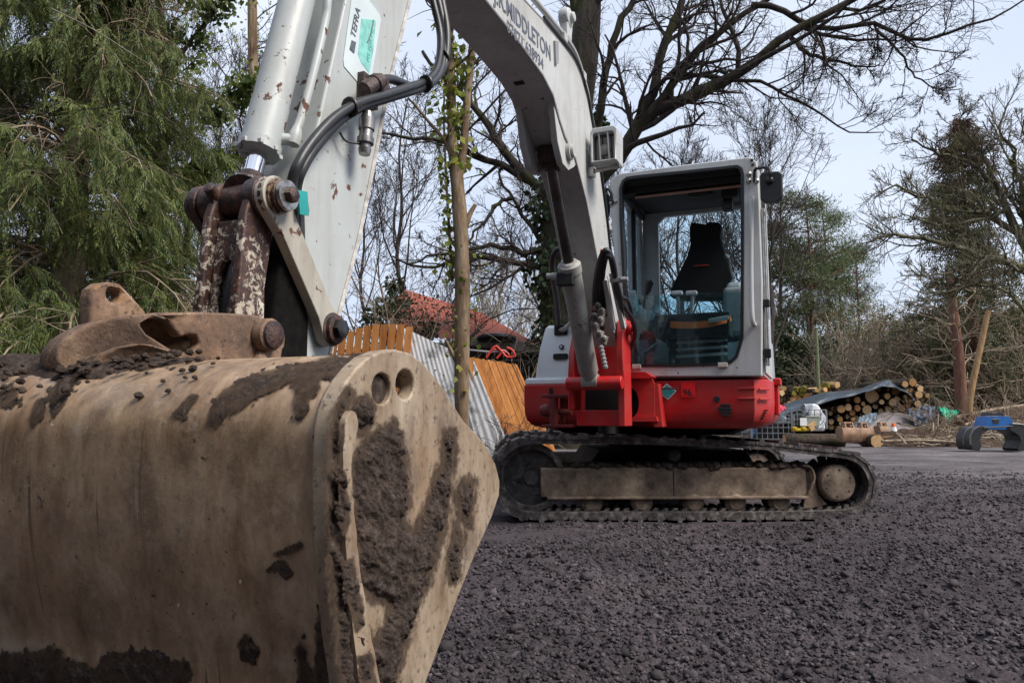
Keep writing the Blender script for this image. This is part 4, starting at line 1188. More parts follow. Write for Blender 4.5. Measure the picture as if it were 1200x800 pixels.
# rod clevis
m.tube([A1 - ax * 0.055, A1 - ax * 0.085, K + Vector((0, 0, 0.02))], [0.027, 0.035, 0.045], 18)
part("link_boss", m, M['greasy'])
m = MB()
m.lathe(K + Vector((0.078, 0, 0)), (1, 0, 0), [(0, 0.046), (0.008, 0.048), (0.020, 0.047), (0.020, 0.040), (0.030, 0.040), (0.031, 0.034), (0.037, 0.034), (0.038, 0.037), (0.043, 0.037)], 28)
col_ = part("pin_collar", m, m_paint("collar_paint", (0.24, 0.17, 0.11), 0.45, 2.0, rust=(0.055, 0.026, 0.02), dirt=(0.05, 0.03, 0.02), dirt_amt=0.6, chip_scale=40))
m = MB()
m.lathe(K + Vector((0.121, 0, 0)), (1, 0, 0), [(0, 0.032), (0.004, 0.035), (0.013, 0.034), (0.014, 0.022)], 24)
m.mat(1).lathe(K + Vector((0.134, 0, 0)), (1, 0, 0), [(0, 0.019), (0.016, 0.018), (0.018, 0.014)], 6)
m.build("pin_nut", [m_flat("worn_nut", (0.34, 0.32, 0.30), 0.32, 0.9, vary=0.6, scale=45), M['greasy']], col_)
# rusty bucket link: two flanges and a web with an oval hole
KB = Vector((0.025, -3.50, 0.862))
m = MB()
ld = (KB - K).normalized(); ln = Vector((0, ld.z, -ld.y))   # ln points towards the camera side when negative w
if ln.y > 0: ln = -ln
def lk(a, b): q = K + ld * a + ln * b; return (q.y, q.z)
LL = (KB - K).length
flange = [lk(-0.03, 0.035), lk(0.05, 0.052), lk(0.20, 0.050), lk(LL, 0.048), lk(LL + 0.05, 0.02), lk(LL + 0.05, -0.02), lk(LL, -0.048), lk(0.2, -0.035), lk(0.06, -0.042), lk(-0.02, -0.03)]
for v in (K.x - 0.050, K.x + 0.052): m.prism(flange, v - 0.012, v + 0.012, FV)
def web(a, p): q = K + ld * p[1] + ln * a; return (K.x + p[0], q.y, q.z)
oval = [(0.021 * math.cos(t) + 0.001, 0.215 + (0.050 if math.sin(t) > 0 else 0.050) * math.sin(t) + (0.02 if math.sin(t) > 0 else -0.02)) for t in [2 * math.pi * i / 20 for i in range(20)]]
m.plate([(-0.037, 0.055), (0.039, 0.055), (0.039, LL + 0.01), (-0.037, LL + 0.01)], [oval], 0.012, 0.030, web)
part("bucket_link", m, M['rust'], bevel=0.006, seg=3)
m = MB(); m.plate([(-0.037, 0.06), (0.039, 0.06), (0.039, LL), (-0.037, LL)], [], -0.034, -0.026, web); part("link_back", m, M['dark'])
# hose fitting glimpsed through the oval hole
m = MB(); m.tube([K + ld * 0.15 + Vector((0.0, 0.0, 0)), K + ld * 0.21 + Vector((0.004, -0.004, 0)), K + ld * 0.28], [0.014, 0.02, 0.016], 10); part("grease_line", m, M['hose'])
# lower pin with its boss, nipple
m = MB()
m.lathe(KB + Vector((0.06, 0, -0.005)), (1, 0, 0), [(0, 0.034), (0.040, 0.034), (0.044, 0.037), (0.064, 0.036), (0.068, 0.030)], 24)
m.lathe(KB + Vector((0.105, -0.01, -0.055)), (0.1, -0.2, -0.4), [(-0.01, 0.012), (0.012, 0.016), (0.026, 0.015), (0.028, 0.010)], 8)
pb_ = part("link_pin", m, M['hitch'])
m = MB(); m.lathe(KB + Vector((0.128, 0, -0.005)), (1, 0, 0), [(0, 0.031), (0.006, 0.030), (0.010, 0.016)], 20); m.build("pin_end", M['greasy'], pb_)
# cream tipping bar on the arm's near side and its twin on the far side
TB = Vector((0.12, -3.245, 0.898))
for v, s in ((0.112, 1), (-0.088, -1)):
    a = Vector((v, K.y + 0.0, K.z)); b = Vector((v, TB.y, TB.z)); d = (b - a).normalized(); nn = Vector((0, -d.z, d.y))
    pts = []
    for t in range(9):
        th = math.pi * t / 8; q = a - d * 0.048 * math.sin(th) + nn * 0.048 * math.cos(th); pts.append((q.y, q.z))
    for t in range(9):
        th = math.pi * t / 8; q = b + d * 0.044 * math.sin(th) - nn * 0.044 * math.cos(th); pts.append((q.y, q.z))
    mid = (a + b) / 2
    q1 = along(a, b, 0.22) - nn * 0.034; q2 = along(a, b, 0.85) - nn * 0.032; q3 = along(a, b, 0.85) + nn * 0.032; q4 = along(a, b, 0.22) + nn * 0.034
    pts = pts[:9] + [(q1.y, q1.z), (q2.y, q2.z)] + pts[9:] + [(q3.y, q3.z), (q4.y, q4.z)]
    m = MB(); m.prism(pts, v - 0.014, v + 0.014, FV)
    part("tipping_bar", m, m_paint("cream_bar_paint", (0.46, 0.44, 0.38), 0.45, 1.0, dirt=(0.17, 0.12, 0.08), dirt_amt=0.55) if s > 0 else M['greasy'], bevel=0.004)
m = MB()
m.lathe(TB + Vector((-0.02, 0, 0)), (1, 0, 0), [(0, 0.042), (0.028, 0.042), (0.030, 0.036), (0.040, 0.036), (0.042, 0.028)], 24)
pv = part("pivot_pin", m, M['greasy'])
m = MB(); m.lathe(TB + Vector((0.021, 0, 0)), (1, 0, 0), [(0, 0.026), (0.016, 0.025), (0.018, 0.018)], 6)
m.build("pin_nut", m_flat("black_grease", (0.012, 0.011, 0.012), 0.22, vary=0.6, scale=60), pv)
# near-black cheeks paint the shade of the greasy gap between link and arm
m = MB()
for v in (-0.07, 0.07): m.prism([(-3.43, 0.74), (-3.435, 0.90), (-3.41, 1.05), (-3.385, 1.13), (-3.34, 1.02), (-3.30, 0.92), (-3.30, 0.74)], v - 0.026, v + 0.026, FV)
part("gap_shade_cheek", m, m_flat("black_gap_shade", (0.006, 0.005, 0.005), 0.95, spec=0.15, vary=0.6, scale=40, bump=0.004), bevel=0.01)

# --- bucket -----------------------------------------------------------------
BW = 0.60
plate_px = [(386, 520), (387, 500), (391, 480), (398, 462), (407, 445), (418, 431), (432, 418), (448, 411), (464, 409), (480, 413), (494, 423), (507, 437), (519, 453), (532, 474), (545, 494), (558, 507), (571, 523), (581, 543), (586, 562), (585, 582), (578, 603), (567, 628), (555, 655), (543, 685), (531, 716), (518, 750), (506, 782), (497, 806)]
left_px = [(405, 805), (396, 745), (390, 690), (386, 630), (385, 570)]
po = [wz(*p, BW) for p in plate_px]
pl2 = [wz(*p, BW) for p in left_px]
tail = [(-3.655, 0.165), (-3.70, 0.085), (-3.745, 0.030), (-3.79, 0.075), (-3.825, 0.16), (-3.845, 0.23)]
outline = po + tail + pl2
h1 = wz(475, 450, BW); h2 = wz(448, 455, BW)
def px_oval(cx, cy, rx, ry, v, n=18):
    return [wz(cx + rx * math.cos(2 * math.pi * i / n), cy + ry * math.sin(2 * math.pi * i / n), v) for i in range(n)]
m = MB()
m.plate(outline, [px_oval(475, 450.5, 10.5, 17.5, BW), px_oval(447.5, 455.5, 11, 18, BW)], BW - 0.030, BW, FV)
bucket = part("bucket", MB().box((0, -3.70, 0.40), (0.02, 0.02, 0.02)), M['bucket'])   # replaced by the shell below
m.build("side_plate", M['bplate'], bucket, bevel=0.005, seg=3)
m = MB(); m.prism(outline, -BW, -BW + 0.03, FV); m.build("side_plate", M['bplate'], bucket, bevel=0.004)
# the second hole is packed with soil
m = MB(); m.prism(px_oval(447.5, 455.5, 11.4, 18.4, BW), BW - 0.028, BW - 0.009, FV); m.build("packed_soil", M['mud'], bucket)
# shell: the back of the outline, swept across
arc = [p for p in po[:12]][::-1] + [pl2[k] for k in range(len(pl2) - 1, -1, -1)]
arc = po[11::-1] + pl2[::-1] + tail[::-1]
arcp = np.array([(p.y, p.z) for p in catmull([(0, a, b) for a, b in arc], 6)])
seg = np.linalg.norm(np.diff(arcp, axis=0), axis=1); cs_ = np.concatenate([[0], np.cumsum(seg)])
NS_ = 150
ss = np.linspace(0, cs_[-1], NS_)
arcp = np.stack([np.interp(ss, cs_, arcp[:, 0]), np.interp(ss, cs_, arcp[:, 1])], -1)
for _ in range(6):
    arcp[1:-1] = (arcp[:-2] + 2 * arcp[1:-1] + arcp[2:]) / 4
ta = np.gradient(arcp, axis=0); ta /= np.linalg.norm(ta, axis=1)[:, None]
na = np.stack([-ta[:, 1], ta[:, 0]], -1)
cen = np.array([-3.6, 0.45])
if ((arcp - cen) * na).sum() < 0: na = -na
NV = 90
vv = np.linspace(-BW + 0.012, BW - 0.012, NV)
S, Vg = np.meshgrid(np.arange(NS_), np.arange(NV), indexing='ij')
dent = (fbm(ss[S] * 3.0, vv[Vg] * 3.5, 3, 5) - 0.5) * 0.008
off = -0.007 + dent * 0.7
P = np.stack([vv[Vg], arcp[S, 0] + na[S, 0] * off, arcp[S, 1] + na[S, 1] * off], -1)
Pi = np.stack([vv[Vg], arcp[S, 0] - na[S, 0] * 0.028, arcp[S, 1] - na[S, 1] * 0.028], -1)
def grid_faces(a, b, base=0, flip=False):
    i, j = np.meshgrid(np.arange(a - 1), np.arange(b - 1), indexing='ij')
    f = np.stack([i * b + j, i * b + j + 1, (i + 1) * b + j + 1, (i + 1) * b + j], -1).reshape(-1, 4) + base
    return f[:, ::-1] if flip else f
f1 = grid_faces(NS_, NV); f2 = grid_faces(NS_, NV, NS_ * NV, True)
bucket_mesh = np_mesh("bucket_shell", np.concatenate([P.reshape(-1, 3), Pi.reshape(-1, 3)]), [np.concatenate([f1, f2])], M['bucket'], smooth=True)
old = bucket.data; bucket.data = bucket_mesh.data; bpy.data.objects.remove(bucket_mesh); bpy.data.meshes.remove(old)
bucket.data.name = "bucket"
# cutting edge
m = MB(); m.prism([(-3.60, 0.20), (-3.745, 0.028), (-3.765, 0.045), (-3.63, 0.215)], -BW + 0.032, BW - 0.032, FV); m.build("cutting_edge", M['bucket'], bucket)

# raised wear strip down the plate's left edge
def strip(pts_px, d0, d1, name, mat):
    g = random.Random(2); c = [(p.x, p.y) for p in catmull([(a, b, 0) for a, b in pts_px], 4)]
    c = [(a + g.uniform(-0.8, 0.8), b + g.uniform(-0.8, 0.8)) for a, b in c]
    mb = MB(); mb.prism([wz(*p, BW) for p in c], BW + d0, BW + d1, FV)
    return mb.build(name, mat, bucket, bevel=0.004, seg=2)
strip([(414, 800), (407, 745), (402, 690), (398, 640), (395.5, 590), (394.5, 540), (396.5, 497), (400, 486), (405, 482), (410, 485), (412, 493), (411, 506), (406, 530), (405, 560), (408, 600), (413, 650), (420, 700), (429, 750), (438, 800)], 0.0005, 0.011, "wear_strip", M['bplate'])

# caked mud: relief grown on the steel itself
def sdf_poly(P2, poly):
    """signed distance (inside positive) of points (...,2) to a polygon"""
    poly = np.asarray(poly, float); x, y = P2[..., 0], P2[..., 1]
    dmin = np.full(x.shape, 1e9); inside = np.zeros(x.shape, bool)
    for a, b in zip(poly, np.roll(poly, -1, 0)):
        e = b - a; t = np.clip(((x - a[0]) * e[0] + (y - a[1]) * e[1]) / (e @ e + 1e-9), 0, 1)
        dmin = np.minimum(dmin, np.hypot(x - a[0] - t * e[0], y - a[1] - t * e[1]))
        c = ((a[1] > y) != (b[1] > y)) & (x < e[0] * (y - a[1]) / (e[1] + 1e-12) + a[0])
        inside ^= c
    return np.where(inside, dmin, -dmin)

def mud(P, N, polys, hmax, name, soft=9.0, warp=7.0, nf=14.0, seed=1, parent=None, film=16.0, hf=3.0):
    px = proj_np(P)
    sd = np.full(P.shape[:2], -1e9)
    for poly in polys: sd = np.maximum(sd, sdf_poly(px, poly))
    a = P[..., 0] * 1.0 + P[..., 1] * 0.6; b = P[..., 2] + P[..., 1] * 0.5
    sd = sd + (fbm(a * nf, b * nf, 4, seed) - 0.5) * 2 * warp
    sm = sd.copy()
    sd = sd + (fbm(a * nf * 5, b * nf * 5, 4, seed + 9, 0.7) - 0.5) * warp * hf
    h = np.clip(sd / soft, 0, 1) ** 0.7 * hmax * (0.10 + 1.6 * fbm(a * 34, b * 34, 5, seed + 3, 0.68) ** 1.3) - 0.001
    Q = P + N * h[..., None]
    A, B = P.shape[:2]
    def cells(keep, V, nm, mat, attr=None):
        q = keep[:-1, :-1] | keep[1:, :-1] | keep[:-1, 1:] | keep[1:, 1:]
        f = grid_faces(A, B)[q.ravel()]
        used = np.unique(f); mp = np.full(A * B, -1); mp[used] = np.arange(len(used))
        o = np_mesh(nm, V.reshape(-1, 3)[used], [mp[f]], mat, parent or bucket, smooth=True)
        o["kind"] = "stuff"
        if attr is not None:
            at_ = o.data.attributes.new("film", 'FLOAT', 'POINT'); at_.data.foreach_set("value", attr.ravel()[used].astype(np.float32))
        return o
    cells(sd > 0, Q, name, M['mud'])
    if film:
        fm = np.clip(1 + sm / film, 0, 1)
        cells(fm > 0.01, P + N * 0.0006, "mud_film", M['film'], fm)
# fine grids on the shell's visible back and on the near side plate
NA, NB_ = 420, 760
s2 = np.linspace(0, NS_ - 1, NA); v2 = np.linspace(-BW + 0.012, BW - 0.012, NB_)
ar2 = np.stack([np.interp(s2, np.arange(NS_), arcp[:, 0]), np.interp(s2, np.arange(NS_), arcp[:, 1])], -1)
na2 = np.stack([np.interp(s2, np.arange(NS_), na[:, 0]), np.interp(s2, np.arange(NS_), na[:, 1])], -1)
S2, V2 = np.meshgrid(np.arange(NA), np.arange(NB_), indexing='ij')
PS = np.stack([v2[V2], ar2[S2, 0] - na2[S2, 0] * 0.0045, ar2[S2, 1] - na2[S2, 1] * 0.0045], -1)
NSh = np.stack([np.zeros_like(S2, float), na2[S2, 0], na2[S2, 1]], -1)
shell_polys = [
    [(243, 497), (250, 478), (262, 462), (285, 450), (310, 438), (345, 431), (385, 424), (430, 413), (424, 426), (405, 436), (380, 441), (362, 452), (352, 462), (340, 448), (322, 455), (300, 462), (285, 474), (265, 484), (252, 498)],
    [(0, 414), (60, 409), (140, 415), (200, 421), (170, 430), (112, 431), (92, 438), (62, 470), (60, 462), (78, 434), (0, 427)],
    [(345, 470), (350, 456), (372, 446), (375, 455), (362, 466), (358, 486), (350, 488)],
    [(378, 520), (372, 500), (378, 470), (388, 455), (410, 430), (420, 425), (405, 450), (394, 475), (388, 520), (389, 560), (382, 545)],
    [(2, 466), (8, 459), (15, 460), (15, 468), (6, 472)],
    [(366, 810), (372, 720), (380, 690), (388, 700), (395, 750), (402, 810)],
    [(345, 760), (352, 755), (366, 790), (368, 812), (352, 812)],
    [(0, 812), (0, 772), (40, 764), (60, 758), (75, 778), (112, 786), (122, 768), (150, 764), (180, 766), (208, 778), (216, 812)],
    [(280, 755), (288, 748), (297, 762), (296, 775), (288, 770)],
]
mud(PS, NSh, shell_polys, 0.0028, "caked_mud", soft=10, warp=6, seed=21, film=8, hf=6.5)
streaks = [[(322, 650), (340, 642), (352, 636), (354, 640), (338, 647)], [(314, 668), (322, 661), (332, 659), (340, 672), (334, 674), (326, 666)], [(60, 470), (75, 440), (90, 440), (80, 460), (62, 490)], [(35, 490), (45, 470), (55, 468), (48, 490), (38, 500)], [(205, 485), (225, 462), (232, 464), (214, 490)], [(400, 590), (380, 580), (380, 610), (388, 625)]]
mud(PS, NSh, streaks, 0.0025, "caked_mud", soft=6, warp=3.5, seed=44, film=6)
yy = np.linspace(-3.93, -3.26, 420); zz = np.linspace(0.10, 0.81, 440)
Yg, Zg = np.meshgrid(yy, zz, indexing='ij')
PP = np.stack([np.full_like(Yg, BW + 0.0008), Yg, Zg], -1); NP = np.zeros_like(PP); NP[..., 0] = 1
plate_polys = [
    [(433, 512), (446, 505), (459, 497), (468, 508), (474, 550), (477, 580), (472, 611), (484, 622), (504, 590), (512, 560), (521, 543), (527, 569), (524, 600), (518, 630), (509, 653), (488, 706), (470, 755), (458, 800), (443, 795), (437, 770), (462, 705), (440, 700), (430, 690), (424, 664), (417, 616), (413, 570), (416, 538)],
    [(413, 478), (420, 470), (428, 468), (433, 478), (433, 495), (426, 506), (418, 500)],
    [(535, 580), (543, 565), (551, 566), (553, 590), (550, 616), (541, 608)],
    [(530, 625), (535, 612), (541, 625), (535, 660), (530, 680), (527, 655)],
    [(394, 560), (402, 575), (408, 600), (412, 630), (416, 660), (421, 700), (412, 690), (402, 650), (396, 610)],
    [(518, 545), (524, 505), (529, 505), (530, 540), (525, 560)],
    [(386, 540), (391, 500), (399, 470), (408, 455), (412, 462), (404, 476), (396, 500), (394, 560), (397, 620), (402, 680), (409, 740), (417, 800), (406, 800), (398, 740), (392, 680), (388, 610)],
    [(405, 740), (430, 742), (440, 780), (440, 805), (420, 805), (410, 775)],
]
mud(PP, NP, plate_polys, 0.012, "caked_mud", soft=9, warp=6, seed=61)
PP2 = PP.copy(); PP2[..., 0] = BW + 0.0115
mud(PP2, NP, [[(397, 545), (404, 552), (406, 570), (409, 610), (404, 625), (399, 600)], [(402, 660), (412, 655), (418, 690), (425, 730), (418, 740), (408, 700)], [(398, 500), (404, 496), (403, 520), (398, 530)], [(420, 770), (434, 765), (440, 800), (424, 802)]], 0.007, "caked_mud", soft=6, warp=6, seed=83, film=7, hf=4)
# soil heaped along the top of the bucket, in front of and between the hitch ears
nh, mh = 300, 90
Vh, Wh = np.meshgrid(np.linspace(-0.585, 0.24, nh), np.linspace(-3.842, -3.60, mh), indexing='ij')
top_z = np.interp(Wh, arcp[:60, 1] * 0 + np.sort(arcp[:, 0][:1]), [0]) if False else None
KT = int(np.argmin(arcp[:, 0])); KT = max(10, min(KT, int(np.argmax(arcp[:, 0] < -3.875)) or KT)); ordr = np.argsort(arcp[:KT, 0]); topz = np.interp(Wh, arcp[:KT, 0][ordr], arcp[:KT, 1][ordr])
prof = np.interp(Vh, [-0.6, -0.50, -0.30, -0.1, 0.1, 0.25, 0.38, 0.42], [0.016, 0.028, 0.034, 0.030, 0.022, 0.018, 0.010, 0.0])
crs = np.clip((Wh + 3.836 + 0.03 * (fbm(Vh * 5, Wh * 0 + 3.0, 3, 97) - 0.5)) / 0.06, 0, 1) ** 0.8 * np.clip((0.24 - Vh) / 0.2, 0, 1) ** 0.5 * np.clip((-3.61 - Wh) / 0.1, 0, 1)
lump_ = fbm(Vh * 9, Wh * 9, 4, 91, 0.6); edge = fbm(Vh * 30, Wh * 30, 4, 93, 0.65)
Zh = topz - 0.012 + prof * crs * (0.45 + 1.0 * lump_) + (edge - 0.45) * 0.020 * crs + (lump_ - 0.60) * 0.05 * (1 - crs)
soil_o = np_mesh("loose_soil", np.stack([Vh, Wh, Zh], -1).reshape(-1, 3), [grid_faces(nh, mh, 0, True)], M['mud'], bucket, smooth=True)
soil_o["kind"] = "stuff"
rr = random.Random(12); mm = MB()
for i in range(150):
    v = rr.uniform(-0.58, 0.30); k = rr.randint(max(4, KT // 2), KT + 1); r = rr.uniform(0.003, 0.008)
    zt = np.interp(arcp[k, 0], arcp[:KT, 0][ordr], arcp[:KT, 1][ordr])
    base = Vector((v, arcp[k, 0], arcp[k, 1] + (0.012 if v < 0.2 else 0.0)))
    mm.lathe(base - Vector((0, 0, r * 0.8)), (rr.uniform(-.5, .5), rr.uniform(-.5, .5), 1), [(0, r * 0.9), (r * 0.6, r * 1.2), (r * 1.3, r * 0.5)], 6)
o = mm.build("soil_crumb", M['mud'], bucket, smooth=0); o["kind"] = "stuff"

# hitch casting on the bucket's top: a flared ear that bends inwards towards the lifting lug
def ear_v(px): return float(np.interp(px, [60, 110, 170, 250, 340], [-0.075, -0.02, 0.06, 0.118, 0.128]))
FE = lambda a, p: L(p[0], p[1], v=ear_v(p[0])) + Vector((-a, 0.25 * a, 0))
ear_px = [(66, 420), (69, 407), (78, 396.5), (92, 387), (106, 380), (125, 374), (150, 369), (185, 366), (230, 365.3), (275, 367), (300, 369), (318, 375), (329, 386), (333, 400), (330, 420), (300, 436), (200, 442), (120, 440), (74, 434)]
scoop = [(164, 380), (174, 373.5), (188, 372), (198, 378), (205, 387), (212, 395), (222, 391), (231, 393), (234, 402), (226, 411), (212, 414), (199, 408), (186, 400), (172, 391)]
m = MB(); m.plate(ear_px, [scoop], 0.0, 0.035, FE); m.prism(ear_px, 0.0345, 0.075, FE)
m.build("hitch_ear", M['hitch'], bucket, bevel=0.009, seg=4)
m = MB(); m.prism([wz(*p, 0.10) for p in ((306, 376), (330, 378), (337, 392), (335, 410), (306, 415))], 0.02, 0.10, FV)
m.build("hitch_boss", M['hitch'], bucket, bevel=0.012)
FE2 = lambda a, p: L(p[0], p[1], v=ear_v(p[0]) + 0.035) + Vector((-a, 0.25 * a, 0))
m = MB(); m.prism([(112, 424), (122, 414), (138, 406.5), (160, 402.5), (180, 404), (200, 410), (215, 419), (222, 430), (112, 432)], 0.0, 0.026, FE2); m.build("hitch_rib", M['hitch'], bucket, bevel=0.006, seg=3)
# lifting lug
m = MB()
lg_ = [wz(*p, -0.06) for p in ((107, 400), (106, 348), (109, 338), (118, 331.5), (130, 330), (142, 333), (151, 342), (160, 352), (172, 366), (176, 385), (176, 405))]
hc = wz(134, 345, -0.06)
m.plate(lg_, [circle2(hc[0], hc[1], 0.016, 14)], -0.095, -0.06, FV)
m.build("lifting_lug", M['hitch'], bucket, bevel=0.010, seg=3)
# ------------------------------------------------------------------ GROUND
def m_ground():
    t = NT("asphalt_planings")
    geo = t.tc.outputs["Object"]
    s = t.sep()
    fine = t.noise(70, 8, 0.72)
    med = t.noise(9, 6, 0.6)
    fresh = t.ramp(t.math('ADD', t.math('MULTIPLY', fine, 0.75), t.math('MULTIPLY', med, 0.25)), [(0.33, (0.015, 0.0115, 0.0132)), (0.50, (0.060, 0.0475, 0.0545)), (0.66, (0.120, 0.099, 0.111))])
    worn = t.ramp(t.math('ADD', t.math('MULTIPLY', t.noise(24, 8, 0.7), 0.5), t.math('MULTIPLY', t.noise(1.3, 5, 0.6, t.coord((0.5, 2.2, 1))), 0.5)), [(0.38, (0.048, 0.040, 0.043)), (0.5, (0.120, 0.105, 0.109)), (0.62, (0.205, 0.186, 0.188))])
    soil = t.ramp(t.noise(14, 8, 0.7), [(0.3, (0.035, 0.026, 0.020)), (0.55, (0.085, 0.062, 0.046)), (0.75, (0.15, 0.11, 0.08))])
    warp = t.math('MULTIPLY', t.math('SUBTRACT', t.noise(0.9, 5, 0.6), 0.5), 3.2)
    yy = t.math('ADD', s[1], warp)
    # fresh planings lie near the machine; a driven lane of worn grey surface runs beyond it; bare soil under the wood
    mr = t.n("ShaderNodeMapRange"); mr.inputs[1].default_value = 5.8; mr.inputs[2].default_value = 11.0; t.l(yy, mr.inputs[0])
    c = t.mix(mr.outputs[0], fresh, worn)
    mr2 = t.n("ShaderNodeMapRange"); mr2.inputs[1].default_value = 21.5; mr2.inputs[2].default_value = 24.0; t.l(yy, mr2.inputs[0])
    c = t.mix(mr2.outputs[0], c, soil)
    xx = t.math('ADD', s[0], t.math('MULTIPLY', warp, 0.5))
    mr3 = t.n("ShaderNodeMapRange"); mr3.inputs[1].default_value = -1.6; mr3.inputs[2].default_value = -3.2; t.l(xx, mr3.inputs[0])
    mr3b = t.n("ShaderNodeMapRange"); mr3b.inputs[1].default_value = 6.5; mr3b.inputs[2].default_value = 8.0; t.l(yy, mr3b.inputs[0])
    c = t.mix(t.math('MULTIPLY', mr3.outputs[0], mr3b.outputs[0]), c, soil)
    c = t.mix(t.ramp(t.noise(0.75, 5, 0.62), [(0.44, 0.0), (0.60, 0.42)]), c, (0.020, 0.016, 0.018))
    h = t.math('ADD', t.noise(45, 9, 0.75), t.math('MULTIPLY', t.noise(160, 4, 0.6), 0.4))
    return t.pbr(c, 0.85, 0.0, t.bump(h, 0.9, 0.012), spec=0.3)
M['ground'] = m_ground()

def packed(x, y):
    """1 where the planings are rolled flat: by the idler, and in the machine's old wheel lines"""
    a = np.clip(1.4 - np.hypot((x + 0.05) / 0.95, (y - 4.42) / 0.42) * 1.4, 0, 1)
    b = np.clip((fbm(x * 0.9 + 3, y * 1.6, 3, 111) - 0.56) * 9, 0, 1) * np.clip((y - 3.0) / 1.5, 0, 1)
    return np.maximum(a, b * 0.8)

def ground_height(x, y):
    near = np.clip((11.0 - y) / 5.0, 0, 1) * (1 - 0.8 * packed(x, y))
    h = (fbm(x * 1.3, y * 1.3, 4, 31) - 0.5) * 0.085 * np.clip(near + 0.25, 0, 1)
    h = h + (fbm(x * 7, y * 7, 4, 37, 0.6) - 0.5) * 0.050 * near
    h = h + np.maximum(fbm(x * 24, y * 24, 4, 41, 0.65) - 0.40, 0) * 0.062 * near
    # a low tongue of planings pushed up beside the bucket
    d = np.hypot((x - 0.05 - 0.25 * (y - 3.2)) / 0.75, (y - 3.2 + 0.12 * np.sin(x * 5)) / 0.26)
    h = h + np.clip(1 - d, 0, 1) ** 0.8 * 0.085
    # heap the sprocket end of the near track is sunk into
    d = np.hypot((x - 3.05) / 1.3, (y - 5.05) / 0.55)
    h = h + np.clip(1 - d, 0, 1) ** 1.2 * 0.12
    d = np.hypot((x - 2.25) / 0.45, (y - 4.90) / 0.12)
    h = h + np.clip(1 - d, 0, 1) * 0.045
    # wheel ruts of the lane
    far = np.clip((y - 7.0) / 2.0, 0, 1) * np.clip((30 - y) / 8, 0, 1)
    h = h + (fbm(x * 0.5, y * 2.2, 3, 47) - 0.5) * 0.06 * far + (fbm(x * 2.6, y * 5, 4, 49, 0.65) - 0.5) * 0.05 * far
    # keep clear of the belts
    trk = (x > -0.3) & (x < 2.15) & (y > 4.86) & (y < 7.1)
    h = np.where(trk, np.minimum(h, 0.004) - 0.004, h)
    return h - 0.012

ys = [-2500, -700, -200, -60, -20, -6, -2, 0, 0.8]
y = 1.2
while y < 2500:
    ys.append(y); y += max(0.013, 0.0052 * y * (1 if y < 8 else 2.6)) if y < 30 else y * 0.12
ys = np.array(ys)
xs = np.concatenate([[-2500, -900, -300, -120, -60, -34, -22, -15, -11, -8, -6, -5, -4, -3.2, -2.6, -2.2, -1.8, -1.4, -1.1, -0.9], np.arange(-0.88, 4.6, 0.0165), np.arange(4.6, 9, 0.06), np.arange(9, 20, 0.35), [21, 24, 28, 34, 45, 70, 130, 300, 900, 2500]])
XG, YG = np.meshgrid(xs, ys, indexing='ij')
ZG = ground_height(XG, YG)
ground = np_mesh("ground", np.stack([XG, YG, ZG], -1).reshape(-1, 3), [grid_faces(len(xs), len(ys), 0, True)], M['ground'], smooth=True)
tag(ground, kind="structure")

# loose planings: broken lumps of old asphalt
def ico():
    bm = bmesh.new(); bmesh.ops.create_icosphere(bm, subdivisions=1, radius=1.0)
    v = np.array([p.co[:] for p in bm.verts]); f = np.array([[q.index for q in p.verts] for p in bm.faces]); bm.free()
    return v, f
IV, IF = ico()
def lumps(name, pos, rad, mat, squash=0.7, seed=5, smooth=False, jit=0.38, parent=None):
    g = np.random.default_rng(seed); n = len(pos); k = len(IV)
    v = IV[None] * (1 + (g.random((n, k, 1)) - 0.5) * 2 * jit)
    sc = np.stack([0.75 + 0.6 * g.random(n), 0.75 + 0.6 * g.random(n), squash * (0.7 + 0.6 * g.random(n))], -1)
    v = v * sc[:, None] * rad[:, None, None]
    a = g.random(n) * 6.283; b = (g.random(n) - 0.5) * 1.2
    ca, sa, cb, sb = np.cos(a)[:, None], np.sin(a)[:, None], np.cos(b)[:, None], np.sin(b)[:, None]
    x, y, z = v[..., 0], v[..., 1], v[..., 2]
    y, z = y * cb - z * sb, y * sb + z * cb
    x, y = x * ca - y * sa, x * sa + y * ca
    v = np.stack([x, y, z], -1) + pos[:, None]
    f = (IF[None] + (np.arange(n) * k)[:, None, None]).reshape(-1, 3)
    return np_mesh(name, v.reshape(-1, 3), [f], mat, parent, smooth=smooth)
def m_stone():
    t = NT("planings_lump")
    r = t.island()
    c = t.ramp(r, [(0.0, (0.019, 0.015, 0.0172)), (0.45, (0.057, 0.0455, 0.0520)), (0.85, (0.106, 0.088, 0.098)), (0.996, (0.150, 0.128, 0.139)), (1.0, (0.22, 0.20, 0.18))])
    c = t.mix(t.ramp(t.noise(0.75, 5, 0.62), [(0.44, 0.0), (0.60, 0.42)]), c, (0.020, 0.016, 0.018))
    c = t.mix(t.ramp(t.noise(90, 5, 0.7), [(0.35, 0.55), (0.65, 0.0)]), c, (0.022, 0.019, 0.021))
    return t.pbr(c, 0.8, 0.0, t.bump(t.noise(140, 5, 0.7), 0.8, 0.006), spec=0.35)
M['lump'] = m_stone()
NST = 112000
g = RNG
u = g.random(NST)
yy = 1.55 * np.exp(u * math.log(10.5 / 1.55))
lo = -1.5 + 0 * yy; hi = 0.72 * yy + 0.2
xx = lo + (hi - lo) * g.random(NST)
dens = fbm(xx * 1.6, yy * 1.6, 3, 71)
keep = (dens + g.random(NST) * 0.35 > 0.50) & (g.random(NST) > packed(xx, yy) * 0.9)
keep &= ~((xx > -0.25) & (xx < 2.15) & (yy > 4.88) & (yy < 7.1))
xx, yy = xx[keep], yy[keep]
